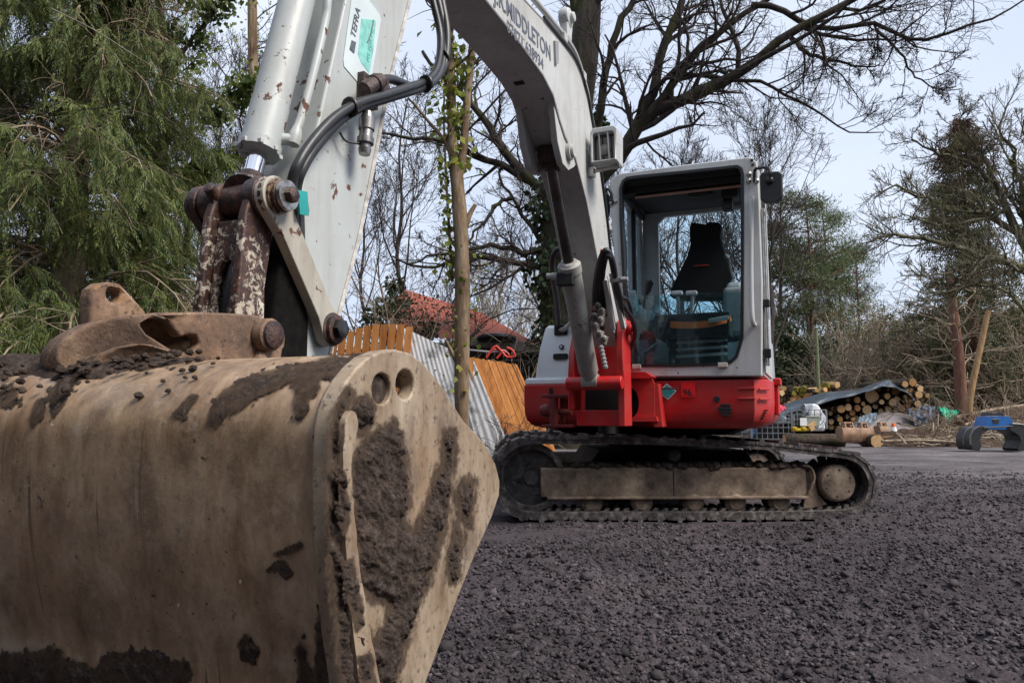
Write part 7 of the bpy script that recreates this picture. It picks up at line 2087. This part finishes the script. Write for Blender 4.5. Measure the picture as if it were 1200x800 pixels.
known = [(1025, 463.5, 9, "largest pale log end high in the middle of the stack"), (1019, 480, 6, "pale round log end near the stack's middle"), (985, 479, 5, "reddish log end at the left of the stack"), (1053, 457.5, 5.5, "pale log end just under the tarpaulin's lip"),
         (1070, 466.5, 6.2, "big log end right of the stack's centre"), (1079, 462, 5, "log end at the right shoulder of the stack"), (1046, 471.5, 4.6, "round log end left of the big right one"), (1004, 468.5, 4, "small log end on the left slope"),
         (1012, 473, 2.8, "tiny pale log end beside the reddish ones"), (994, 477, 4.4, "yellowish log end left of middle"), (1005, 478, 4, "red-brown log end low in the middle"), (1000, 483.5, 3.6, "small log end under the yellowish one"),
         (1059, 478, 4.6, "pale log end above the slate sheet"), (1044, 478.5, 4, "log end above the grey sheet"), (1040, 464, 4, "log end between the two largest"), (1069, 448, 5, "topmost big log end on the right crest"),
         (1060, 450, 4.2, "log end on the crest left of the topmost"), (1082, 455, 4, "upper log end at the far right"), (986, 491, 3.6, "pale small log end low on the left"), (977, 494, 3.4, "lowest left log end beside the cage"), (1000, 491, 2.6, "small round log end low in the stack"),
         (980, 478.5, 3.0, "small log end by the cage"), (1052, 467, 3.6, "brown log end behind the pale ones"), (1033, 471, 3.2, "dull log end under the largest"), (1078, 473, 4.5, "brown log end at the right foot of the stack")]
gL = random.Random(23); placed = []
def put_log(px, py, rpx, lab, Y=YS):
    c = at(px, py, Y); r = rpx / FPX * Y * 1.02
    o = bpy.data.objects.new("log", log_mesh(r, 2.4, gL.randint(0, 9999))); COL.objects.link(o)
    o.location = c + Vector((0, gL.uniform(-0.05, 0.22), 0)); o.rotation_euler = (0, gL.uniform(0, 6), gL.uniform(-0.06, 0.06))
    o.rotation_euler = (gL.uniform(-0.03, 0.03), 0, gL.uniform(-0.08, 0.10)); tag(o, lab, "log", LG); placed.append((px, py, rpx))
for a in known: put_log(*a)
SMALL = "small dark log packed between the bigger ends under the tarpaulin"
tries = 0
def stack_top(px): return np.interp(px, [955, 975, 1000, 1030, 1050, 1075, 1088, 1095], [492, 478, 462, 452, 448, 444, 452, 500])
while tries < 900:
    tries += 1
    px = gL.uniform(962, 1090); py = gL.uniform(446, 503); r = gL.choice([2.2, 2.6, 3.0, 3.4, 4.0])
    if py - r < stack_top(px) + 1: continue
    if py > 502 - (0 if px < 1010 else 12): continue
    if any(math.hypot(px - q[0], py - q[1]) < (r + q[2]) * 0.86 for q in placed): continue
    put_log(px, py, r, SMALL, YS + 0.15)
# dark inside of the stack is simply the mass of bark behind; a few cross logs close it
# split firewood heap at the left with mossy pieces
FG = "split firewood heaped right of the cab"
moss_m = m_bark("mossy_wood", (0.10, 0.085, 0.02), (0.18, 0.155, 0.03), (0.26, 0.22, 0.07), 0.0, 8)
cnt = 0
for row, (y0, n_, x0, x1) in enumerate(((472, 11, 908, 950), (466.5, 10, 909, 946), (461, 9, 911, 942), (456.5, 7, 918, 942), (463, 7, 948, 985), (458, 7, 950, 984), (453.5, 5, 962, 983))):
    for k in range(n_):
        px = x0 + (x1 - x0) * (k + gL.uniform(0.2, 0.8)) / n_; py = y0 + gL.uniform(-1.2, 1.2) - (2.5 if row >= 4 else 0) * (px - 948) / 37
        c = at(px, py, 24.0 + gL.uniform(-.1, .2)); s = gL.uniform(0.075, 0.125)
        m = MB(); pts = [(s * math.cos(a) * gL.uniform(.8, 1.1), s * math.sin(a) * gL.uniform(.75, 1.1)) for a in (0.2, 1.3, 2.5, 3.6, 5.0)]
        m.prism(pts, 0, 0.5, lambda a, p: Vector((p[0], a, p[1])))
        mossy = (928 < px < 941 and py < 461) or (963 < px < 974 and py < 455)
        o = m.build("firewood_log", [moss_m if mossy else (M['end'] if gL.random() < 0.66 else M['logbark'])], smooth=0, bevel=0.0)
        o.location = c; o.rotation_euler = (gL.uniform(-.2, .2), gL.uniform(0, 6), gL.uniform(-0.5, 0.5))
        tag(o, "yellow mossy split log on top of the firewood heap" if mossy else "split firewood piece in the heap right of the cab", "log", FG + (" with moss" if mossy else "")); cnt += 1
m = MB(); c = at(945, 498, 24.6); m.box((c.x, 24.9, 0.35), (2.2, 0.5, 0.75)); 
# log-end rows need ground behind them: a low earth bank
def cloth(name, ctrl, nu, nv, mat, label, cat, wr=0.05, seed=1, thick=0.012, group=None):
    """draped sheet through a grid of control points"""
    C = np.array([[p[:] for p in row] for row in ctrl])
    a, b = C.shape[:2]; u = np.linspace(0, a - 1, nu); v = np.linspace(0, b - 1, nv)
    T = np.stack([[np.interp(u, np.arange(a), C[:, j, k]) for j in range(b)] for k in range(3)], -1).transpose(1, 0, 2)
    P = np.stack([[np.interp(v, np.arange(b), T[i, :, k]) for i in range(nu)] for k in range(3)], -1)
    for _ in range(3):
        P[1:-1] = (P[:-2] + 2 * P[1:-1] + P[2:]) / 4; P[:, 1:-1] = (P[:, :-2] + 2 * P[:, 1:-1] + P[:, 2:]) / 4
    U, V = np.meshgrid(np.linspace(0, 1, nu), np.linspace(0, 1, nv), indexing='ij')
    w = (fbm(U * 7 + V * 3, V * 5, 4, seed) - 0.5) * 2 * wr + np.sin(U * 40 + 8 * fbm(U * 3, V * 3, 2, seed + 3)) * wr * 0.35
    P[..., 2] += w * 0.7; P[..., 1] -= w
    Q = P + np.array([0, thick, -thick])
    f = grid_faces(nu, nv)
    o = np_mesh(name, np.concatenate([P.reshape(-1, 3), Q.reshape(-1, 3)]), [np.concatenate([f, f[:, ::-1] + nu * nv])], mat, smooth=True)
    return tag(o, label, cat, group)
M['tarp'] = m_flat("blue_grey_tarpaulin", (0.050, 0.066, 0.085), 0.34, vary=0.35, scale=5)
M['slate'] = m_flat("slate_sheet", (0.10, 0.115, 0.15), 0.5, vary=0.5, scale=9)
M['greysheet'] = m_flat("grey_brown_sheet", (0.20, 0.17, 0.165), 0.8, vary=0.2, scale=4)
topc = [(905, 481), (925, 472), (950, 464), (975, 459.5), (1000, 458), (1020, 452), (1036, 446), (1048, 447), (1062, 455), (1072, 466)]
lip = [(912, 490), (930, 483), (950, 476), (965, 478), (975, 468), (995, 463.5), (1015, 460), (1034, 452), (1048, 452), (1058, 461), (1068, 468)]
lipc = [(905, 490), (925, 484), (950, 477), (972, 469), (1000, 463), (1020, 458), (1036, 452), (1048, 453), (1062, 461), (1072, 470)]
rows = []
for (a, b), (c, d) in zip(topc, lipc):
    rows.append([at(a, b + 3, YS + 2.2), at(a, b - 1, YS + 1.3), at(a, b, YS + 0.6), at((a + c) / 2, (b + d) / 2, YS - 0.1), at(c, d, YS - 0.28)])
cloth("tarpaulin", rows, 90, 26, M['tarp'], "dark blue-grey tarpaulin draped over the log stack", "tarpaulin", 0.05, 3)
cloth("slate_sheet", [[at(x, y0, 20.2), at(x + 1, (y0 + y1) / 2, 19.9), at(x + 2, y1, 19.8)] for x, y0, y1 in ((1064, 478, 486), (1072, 480, 497), (1080, 476, 500), (1090, 474, 500), (1098, 478, 498), (1103, 485, 494))], 50, 24, M['slate'], "crumpled slate-blue sheet at the right foot of the log stack", "sheet", 0.09, 7)
cloth("green_sheet", [[at(x, y0, 20.0), at(x, (y0 + y1) / 2, 19.8), at(x + dx, y1, 19.7)] for x, y0, y1, dx in ((1100, 477, 480, 2), (1106, 477, 490, 3), (1112, 479, 494, 0), (1118, 480, 489, -2), (1123, 481.5, 484, 0))], 36, 18, m_flat("emerald_sheet", (0.01, 0.36, 0.20), 0.4, vary=0.3, scale=9), "bright green plastic sheet by the red pine trunk", "sheet", 0.05, 9)
cloth("grey_sheet", [[at(x, y0, 20.6), at(x, (y0 + y1) / 2 - 1, 20.0), at(x, y1, 19.6)] for x, y0, y1 in ((1016, 496, 504), (1022, 487, 504), (1032, 484, 505), (1048, 483, 506), (1062, 485, 505), (1072, 494, 506), (1080, 502, 507))], 50, 20, M['greysheet'], "dull grey-brown sheet covering a low heap behind the cone", "sheet", 0.035, 12)
cloth("slate_bag", [[at(x, y0, 20.4), at(x, (y0 + y1) / 2, 20.1), at(x, y1, 20.0)] for x, y0, y1 in ((1001, 497, 500), (1006, 489, 500), (1013, 486, 499), (1021, 484, 497), (1028, 483, 490))], 30, 14, m_flat("steel_blue_bag", (0.13, 0.165, 0.19), 0.5, vary=0.3), "steel-blue sheet folded over the left of the grey heap", "sheet", 0.04, 14)
cloth("pink_sheet", [[at(x, y0, 19.0), at(x, (y0 + y1) / 2, 18.8), at(x, y1, 18.7)] for x, y0, y1 in ((900, 472, 490), (906, 472, 489), (912, 473, 485), (917, 475, 482), (921, 478, 479))], 26, 14, m_flat("crimson_sheet", (0.50, 0.035, 0.07), 0.45, vary=0.3), "crimson plastic sheet just right of the red body", "sheet", 0.04, 15)

# wire cage with its contents
YC = 19.0
cg = empty("wire_cage", (gx(925, YC), YC, 0), 0, "grey wire cage of scrap between the machine and the logs", "cage"); O = cg.location
M['wire'] = m_flat("galvanised_wire", (0.20, 0.21, 0.22), 0.45, 0.4)
def cage(px0, px1, py0, py1, step, depth, name):
    a, b = at(px0, py1, YC), at(px1, py0, YC); z0, z1 = max(0.0, a.z), b.z
    mb = MB()
    for yoff in (0, depth):
        nx = int(round((px1 - px0) / step)); nz = int(round((py1 - py0) / step))
        for i in range(nx + 1): x = a.x + (b.x - a.x) * i / nx; mb.beam((x - O.x, yoff, z0), (x - O.x, yoff, z1), 0.018, 0.018, (0, 1, 0))
        for j in range(nz + 1): z = z0 + (z1 - z0) * j / nz; mb.beam((a.x - O.x, yoff - 0.009, z), (b.x - O.x, yoff - 0.009, z), 0.018, 0.018)
    for x in (a.x, b.x):
        for j in range(3): z = z0 + (z1 - z0) * j / 2; mb.beam((x - O.x, 0, z), (x - O.x, depth, z), 0.025, 0.025)
        mb.beam((x - O.x, -0.005, z0), (x - O.x, -0.005, z1), 0.04, 0.04, (0, 1, 0))
    return mb.build(name, M['wire'], cg, smooth=0)
cage(881, 930, 494, 514, 6.0, 0.8, "wire_mesh"); cage(928, 968, 480, 502, 6.2, 0.8, "wire_mesh"); cage(908, 930, 486, 495, 5, 0.8, "wire_mesh")
m = MB(); m.prism([(0, 0), (1, 0), (1.02, 0.6), (0.6, 1.0), (0.2, 1.05), (-0.05, 0.5)], YC + 0.1, YC + 0.6, lambda a, p: Vector((at(931 + 17 * p[0], 0, YC).x, a, at(0, 505 - 31 * p[1], YC).z)))
bag = m.build("white_bag", m_flat("white_sack", (0.78, 0.78, 0.78), 0.6, vary=0.2, scale=8), bevel=0.05, seg=3); tag(bag, "white woven sack bulging over the wire cage", "sack")
m = MB(); m.tube(catmull([at(938, 478, YC + 0.1), at(943, 474, YC + 0.0), at(944, 482, YC - 0.05), at(940, 488, YC - 0.02)], 5), 0.03, 8); m.build("handle", M['wire'], bag); bag.children[0].matrix_parent_inverse = Matrix.Identity(4)
m = MB(); a, b = at(935, 500, YC), at(956, 488.5, YC); m.box(((a.x + b.x) / 2 + 0.08, YC - 0.12, (a.z + b.z) / 2), (b.x - a.x - 0.14, 0.14, b.z - a.z)); m.box(((a.x + b.x) / 2 + 0.08, YC - 0.12, b.z + 0.01), (b.x - a.x - 0.10, 0.17, 0.03))
bx = m.build("grey_box", m_flat("sage_box", (0.25, 0.28, 0.23), 0.5), bevel=0.01); tag(bx, "sage-grey metal box hung on the front of the cage", "box")
m = MB(); a = at(938, 494, YC); m.box((a.x, YC - 0.20, a.z), (0.17, 0.012, 0.20)); tag(m.build("paper_label", m_flat("white_label", (0.7, 0.71, 0.72), 0.6, vary=0.06)), "white label sheet on the left of the sage-grey box", "label")
cloth("white_sheet", [[at(x, y0, YC - 0.05), at(x, (y0 + y1) / 2, YC - 0.12), at(x, y1, YC - 0.15)] for x, y0, y1 in ((957, 498, 501), (961, 493, 502), (965, 488, 501), (968, 487, 494))], 22, 14, m_flat("white_plastic", (0.58, 0.60, 0.62), 0.4), "scrap of white plastic at the right end of the cage", "sheet", 0.03, 17)
for k, (px, py, w_, lab) in enumerate(((933, 503, 9, "yellow machine part lying left under the sage-grey box"), (943, 503, 8, "yellow machine part lying right under the sage-grey box"))):
    c = at(px, py, YC - 0.2); m = MB(); s = w_ / FPX * YC
    m.prism([(-s / 2, -0.05), (s / 2, -0.03), (s * 0.45, 0.03), (s * 0.1, 0.02), (-s * 0.1, 0.07), (-s / 2, 0.05)], -0.08, 0.08, lambda a, p: Vector((p[0], a, p[1])))
    m.lathe(Vector((-s * 0.2, -0.09, 0.01)), (0, -1, 0), [(0, 0.05), (0.04, 0.04)], 10)
    o = m.build("machine_part", m_flat("yellow_paint", (0.55, 0.37, 0.02), 0.4), bevel=0.01); o.location = c; tag(o, lab, "machine part")
m = MB(); c = at(952, 498, YC - 0.25); m.beam(at(948, 500, YC - 0.25), at(955, 495, YC - 0.25), 0.06, 0.10); m.beam(at(953, 504, YC - 0.3), at(949, 497, YC - 0.3), 0.05, 0.12); tag(m.build("wood_offcut", M['end'], bevel=0.004), "orange split offcut leaning at the cage's right end", "wood")
for px0, px1, py0, py1, dep, lab in ((884, 928, 497, 513, 0.75, "black plastic crate of scrap inside the low part of the cage"), (930, 966, 484, 501, 0.9, "black plastic crate inside the tall part of the cage behind the sack")):
    a, b = at(px0, py1, YC + 0.4), at(px1, py0, YC + 0.4); z0 = max(0.0, a.z); m = MB(); h = b.z - z0; wd = b.x - a.x; x0 = (a.x + b.x) / 2
    m.box((x0, YC + dep * 0.5, z0 + 0.02), (wd, 0.5, 0.04))
    for s_ in (-1, 1): m.box((x0 + s_ * (wd / 2 - 0.012), YC + dep * 0.5, z0 + h / 2 + 0.02), (0.024, 0.5, h)); m.box((x0, YC + dep * 0.5 + s_ * 0.238, z0 + h / 2 + 0.02), (wd - 0.05, 0.024, h))
    tag(m.build("crate", M['dark'], bevel=0.004), lab, "crate")
g_ = random.Random(5)
scr = [(888, 506, (0.02, 0.16, 0.36), "blue scrap tub low in the cage"), (897, 503, (0.18, 0.19, 0.21), "grey scrap piece in the middle of the low cage"), (908, 505, (0.03, 0.03, 0.035), "black scrap lump in the low cage"), (917, 498, (0.30, 0.31, 0.33), "pale scrap lump behind the cage wires"), (924, 505, (0.09, 0.10, 0.11), "dark scrap lump below the white sack"), (960, 489, (0.04, 0.05, 0.07), "dark scrap lump at the right of the cage"), (918, 491, (0.16, 0.19, 0.22), "slate scrap lump under the tarpaulin's end")]
for px, py, col, lab in scr:
    c = at(px, py, YC + 0.35); s = g_.uniform(0.10, 0.15); m = MB()
    m.lathe(Vector((0, 0, -s)), (g_.uniform(-.3, .3), 0, 1), [(0, s * 0.7), (s * 0.5, s * 1.1), (s * 1.3, s * g_.uniform(0.8, 1.2)), (s * 1.8, s * 0.5)], 9)
    m.box(Vector((s * 0.6, 0, 0)), (s * 1.4, s, s * 0.5), Matrix.Rotation(g_.uniform(-.6, .6), 3, 'Y'))
    o = m.build("scrap", m_flat("scrap_paint", col, 0.5, vary=0.4), bevel=0.01); o.location = c; tag(o, lab, "scrap")

# the long felled log with its two ends, the three rusty digging buckets, the cone
def ground_log(pa, pb, Y, r, name, lab, dy=-0.1):
    a, b = Vector((gx(pa, Y), Y, r * 0.9)), Vector((gx(pb, Y + dy), Y + dy, r * 0.9)); ln = (b - a).length
    o = bpy.data.objects.new(name, log_mesh(r, ln, 77, 16)); COL.objects.link(o); o.location = a
    d = (b - a); o.rotation_euler = (0, 0, math.atan2(d.y, d.x) - math.pi / 2)
    return tag(o, lab, "log")
YL = 17.2
ground_log(919, 988, YL, 0.155, "felled_log", "long mossy felled log lying on the lane edge left of the rusty buckets")
ground_log(1027, 1012, YL - 0.55, 0.155, "felled_log", "short felled log with a pale sawn end right of the rusty buckets", 0.75)
M['rustbkt'] = m_flat("orange_brown_steel", (0.24, 0.135, 0.075), 0.65, vary=0.4, scale=7)
def small_bucket(px, py0, py1, wpx, Y, lab, s=1.0):
    w = wpx / FPX * Y; c = Vector((gx(px, Y), Y, 0)); h = at(0, py0, Y).z - 0.0
    z0 = max(0.0, at(0, py1, Y).z); b = empty("digging_bucket", (c.x, Y, z0), 0, lab, "digger bucket", "rusty digging buckets in a row"); hh = h - z0
    prof = [(0.0, 0.0), (0.16, -0.01), (0.30, 0.06), (0.36, 0.2), (0.34, hh * 0.62), (0.26, hh * 0.72), (0.02, hh * 0.70), (-0.03, hh * 0.5), (-0.045, hh * 0.3)]
    m = MB(); m.prism([(p[0] - 0.2, p[1]) for p in prof], -w / 2, w / 2, lambda a, p: Vector((a, p[0], p[1]))); m.build("shell", M['rustbkt'], b, bevel=0.02, seg=3)
    for sx in (-1, 1):
        m = MB(); m.prism([(q[0] * 1.02 - 0.2, q[1] * 1.02 - 0.004) for q in prof], sx * w / 2 - 0.012, sx * w / 2 + 0.012, lambda a, p: Vector((a, p[0], p[1]))); m.build("side_plate", M['rustbkt'], b, bevel=0.006)
        m = MB(); x = sx * w * 0.22
        m.plate([(-0.14, hh * 0.66), (0.14, hh * 0.66), (0.10, hh * 0.98), (0.03, hh), (-0.08, hh * 0.97)], [circle2(-0.03, hh * 0.85, 0.045, 10)], x - 0.016, x + 0.016, lambda a, p: Vector((a, p[0], p[1]))); m.build("ear", M['rustbkt'], b, bevel=0.004)
    m = MB()
    for yv in (-0.04, 0.07): m.cyl((-w * 0.26, yv, hh * 0.93), (w * 0.26, yv, hh * 0.93), 0.028, n=10)
    m.build("pin", M['rustbkt'], b)
small_bucket(993, 494, 517, 20, YL - 0.5, "widest rusty digging bucket left in the row of three")
small_bucket(1011, 494.5, 517, 15, YL - 0.1, "narrow rusty digging bucket in the middle of the row")
small_bucket(1034, 494.5, 510, 14, YL + 1.6, "rusty digging bucket set back behind the pale log end")
cn = empty("traffic_cone", (gx(1047, YL + 1.0), YL + 1.0, 0.0), 0, "orange and white traffic cone in front of the grey-brown heap", "traffic cone")
m_o = m_flat("cone_orange", (0.62, 0.13, 0.02), 0.5); hC = at(0, 496.5, YL + 1.0).z; zb = max(0, at(0, 514.5, YL + 1).z); cn.location.z = zb; hC -= zb
rb_, rt_ = 0.115, 0.035
def rc(f): return rb_ + (rt_ - rb_) * f
m = MB(); m.lathe((0, 0, 0.03), (0, 0, 1), [(0, rc(0)), (hC * 0.34, rc(0.36))], 20); m.build("lower_cone", m_o, cn)
m = MB(); m.lathe((0, 0, 0.03 + hC * 0.34), (0, 0, 1), [(0, rc(0.36) + 0.003), (hC * 0.38, rc(0.74) + 0.003)], 20); m.build("white_band", m_flat("cone_white", (0.75, 0.77, 0.80), 0.4, vary=0.05), cn)
m = MB(); m.lathe((0, 0, 0.03 + hC * 0.72), (0, 0, 1), [(0, rc(0.74)), (hC * 0.25, rc(1.0))], 20); m.build("tip", m_o, cn)
m = MB(); m.box((0, 0, 0.016), (0.30, 0.30, 0.032)); m.build("base", m_o, cn, bevel=0.008)
m = MB(); m.beam(at(1034, 512, YL + 0.6), at(1046, 511.5, YL + 0.6), 0.06, 0.05); tag(m.build("timber_offcut", M['cutwood']), "pale timber offcut lying left of the cone", "wood")

# dark heap of soil and bark in front of the slate sheet; long pole on the ground
def heap(name, px0, px1, Y, H, depth, seed, mat, lab=None):
    xa, xb = gx(px0, Y), gx(px1, Y); nx, ny = 130, 50
    X, Yg_ = np.meshgrid(np.linspace(xa, xb, nx), np.linspace(Y - depth, Y + depth * 1.4, ny), indexing='ij')
    u = (X - xa) / (xb - xa) * 2 - 1; v = (Yg_ - Y) / depth; v = np.where(v > 0, v / 1.4, v)
    b = np.clip(1 - u * u, 0, 1) ** 0.6 * np.clip(1 - v * v, 0, 1) ** 0.8
    Z = b * H * (0.5 + 0.9 * fbm(X * 1.4, Yg_ * 1.4, 3, seed)) + (fbm(X * 7, Yg_ * 7, 4, seed + 2) - 0.5) * 0.16 * np.clip(b * 4, 0, 1) - 0.03
    o = np_mesh(name, np.stack([X, Yg_, Z], -1).reshape(-1, 3), [grid_faces(nx, ny, 0, True)], mat, smooth=True)
    o["kind"] = "structure" if "terrain" in name or "earth" in name else "stuff"
    return o, (xa, xb, Y, depth, H)
def m_litter():
    t = NT("bark_litter")
    c = t.ramp(t.noise(16, 9, 0.75), [(0.3, (0.022, 0.014, 0.010)), (0.5, (0.065, 0.042, 0.030)), (0.7, (0.15, 0.10, 0.07))])
    return t.pbr(c, 0.95, 0.0, t.bump(t.noise(40, 8, 0.75), 1.0, 0.03), spec=0.15)
M['litter'] = m_litter()
heap("bark_mulch", 1020, 1150, YL + 0.9, 0.42, 1.1, 3, M['litter'])
heap("earth_bank", 1075, 1420, 21.5, 0.9, 2.2, 9, M['litter'])
heap("earth_bank", 880, 1105, 23.6, 0.55, 1.2, 19, M['litter'])
# sticks and brash strewn on the banks
rng = np.random.default_rng(131); K = 590
px = np.concatenate([rng.uniform(1070, 1215, 480), rng.uniform(1060, 1130, 110)]); Yb = np.concatenate([rng.uniform(17.6, 22, 480), rng.uniform(16.9, 18.5, 110)])
X = (px - 600) / FPX * Yb; zb = np.concatenate([np.clip(0.10 + 0.13 * (Yb[:480] - 17.2) * rng.random(480) + 0.10 * rng.random(480), 0.02, 1.0), 0.03 + 0.16 * rng.random(110)])
d = unit(np.stack([rng.normal(size=K), rng.normal(size=K) * 0.5, rng.normal(size=K) * 0.22], -1)); ln = 0.35 + 1.0 * rng.random(K) ** 2
p0 = np.stack([X, Yb, zb], -1); Pth = np.stack([p0 - d * (ln / 2)[:, None], p0 + rng.normal(size=(K, 3)) * 0.05, p0 + d * (ln / 2)[:, None]], 1); Pth[..., 2] = np.maximum(Pth[..., 2], 0.01)
gs = Geo(); gs.add(*tubes(Pth, np.stack([0.008 + 0.014 * rng.random(K)] * 3, 1) * np.array([1, 0.8, 0.5]), 4)); o = gs.build("brushwood", M['twigbrown']); o["kind"] = "stuff"
for k, (pa, pb, r, lab) in enumerate((((1033, 517, 16.3), (1126, 518, 16.2), 0.035, "long thin pole lying along the lane edge under the bark heap"), ((1120, 489, 19), (1205, 474, 20.5), 0.05, "pale fallen branch lying across the bank above the grapple"), ((1130, 498, 18.5), (1175, 486, 19.5), 0.035, "short fallen branch lying left above the grapple"), ((1062, 521, 15.9), (1050, 507, 16.4), 0.025, "forked stick leaning on the bark heap right of the cone"))):
    a, b = at(*pa), at(*pb); mid = (a + b) / 2 + Vector((0, 0, 0.03)); m = MB(); c = catmull([a, mid, b], 5); m.tube(c, [r * (1 - 0.4 * i / len(c)) for i in range(len(c))], 8)
    tag(m.build("fallen_branch", M['twigbrown']), lab, "branch")
for px, Y, sc, seed, lab in ((1100, 19.2, 1.5, 141, "leafless weed tuft in front of the green sheet"), (1160, 18.2, 1.2, 142, "leafless weed tuft left above the grapple"), (1185, 19, 1.6, 143, "leafless weed tuft at the right above the grapple"), (1088, 20.5, 1.6, 144, "leafless tuft right of the log stack")):
    o = bush_geo(seed, sc, 10, 0.007, (5, 3), 0.6)[0].build("weed_tuft", M['twigbrown']); o.location = (gx(px, Y), Y, 0.15); tag(o, lab, "weed", "leafless weeds on the bank")

# blue hydraulic grapple
YG_ = 15.0
gp = empty("grapple", (gx(1162, YG_), YG_, 0.0), 0, "blue and black hydraulic grapple standing on the lane at the right", "grapple"); O = gp.location
M['blue'] = m_flat("blue_paint", (0.010, 0.10, 0.33), 0.4, vary=0.2, scale=6)
M['blacksteel'] = m_flat("black_steel", (0.018, 0.017, 0.017), 0.42, vary=0.5, scale=10)
def gq(px, py): p = at(px, py, YG_); return (p.x - O.x, p.z)
m = MB(); m.prism([gq(*p) for p in ((1145, 502), (1150, 490), (1152, 487.5), (1174, 487.5), (1180, 494), (1176, 497), (1170, 503.5), (1148, 503))], -0.22, 0.18, FW); m.build("head", M['blue'], gp, bevel=0.012)
m = MB(); m.prism([gq(*p) for p in ((1154, 490.5), (1163, 490.5), (1162, 496.5), (1155, 496.5))], -0.225, -0.2, FW); m.prism([gq(*p) for p in ((1152, 487), (1154, 482.5), (1158, 483), (1160, 484.5), (1163, 482.5), (1168, 482.5), (1172, 484), (1173, 487))], -0.12, 0.10, FW); m.build("hitch", M['blacksteel'], gp, bevel=0.01)
jl = [(1147, 499), (1138, 499), (1131, 503), (1127.5, 510), (1127.5, 520), (1130, 526.5), (1139, 527), (1141, 521), (1139.5, 514), (1142, 508), (1150, 503)]
jr = [(1171, 501), (1176, 496), (1186, 496.5), (1196, 500), (1201, 508), (1202, 518), (1199, 526), (1184, 528), (1182, 525), (1186, 516), (1184, 510), (1176, 505)]
for pts in (jl, jr):
    m = MB(); m.prism([gq(*p) for p in pts], -0.26, 0.22, FW); jw = m.build("jaw", M['blacksteel'], gp, bevel=0.014)
    m = MB(); s = [(gq(*p)[0] * 1.0, gq(*p)[1]) for p in pts[1:5]]
    for off in (-0.262, -0.05): m.tube([(p[0], off, p[1]) for p in s], 0.012, 6)
    m.build("jaw_rib", m_flat("worn_edge", (0.16, 0.155, 0.15), 0.4), jw)
m = MB(); m.tube([(gq(1143, 501)[0], -0.27, gq(1143, 501)[1]), (gq(1176, 499)[0], -0.27, gq(1176, 499)[1])], 0.014, 8); m.build("pin", M['blacksteel'], gp)
for k, (a, b) in enumerate((((1150, 506), (1178, 513)), ((1160, 505), (1178, 522)), ((1145, 517), (1176, 509)))):
    m = MB(); m.tube(catmull([at(*a, YG_ + 0.6), at((a[0] + b[0]) / 2, (a[1] + b[1]) / 2 - 1, YG_ + 0.5), at(*b, YG_ + 0.6)], 4), 0.012, 6); tag(m.build("stick", M['twigpale']), ("upper pale stick seen through the grapple's jaws", "steep pale stick seen through the grapple's jaws", "lower pale stick crossing inside the grapple's jaws")[k], "stick")
# stones and rubble showing under the machine's belly between the tracks
for k, (px, py, lab) in enumerate(((742, 503, "small earthy stump showing under the machine's belly"),)):
    pass

# unseen foliage mass added behind the camera to shut off the low sky
rng = np.random.default_rng(151); K = 9000
az = rng.uniform(math.radians(150), math.radians(335), K); rr_ = rng.uniform(11, 17, K)
foliage_h = 6.0 + 4.0 * fbm(az * 9, az * 0 + 1.5, 3, 5)
hz = rng.random(K) ** 0.8 * foliage_h
pp = np.stack([np.cos(az) * rr_, np.sin(az) * rr_ * 0.9 - 1.0, hz], -1)
gw = Geo(); gw.add(*leaf_quads(pp, rng.normal(size=(K, 3)), rng.normal(size=(K, 3)), 0.7 + 0.9 * rng.random(K), 0.7))
o = gw.build("unseen_foliage", M['evergreen']); o["kind"] = "stuff"
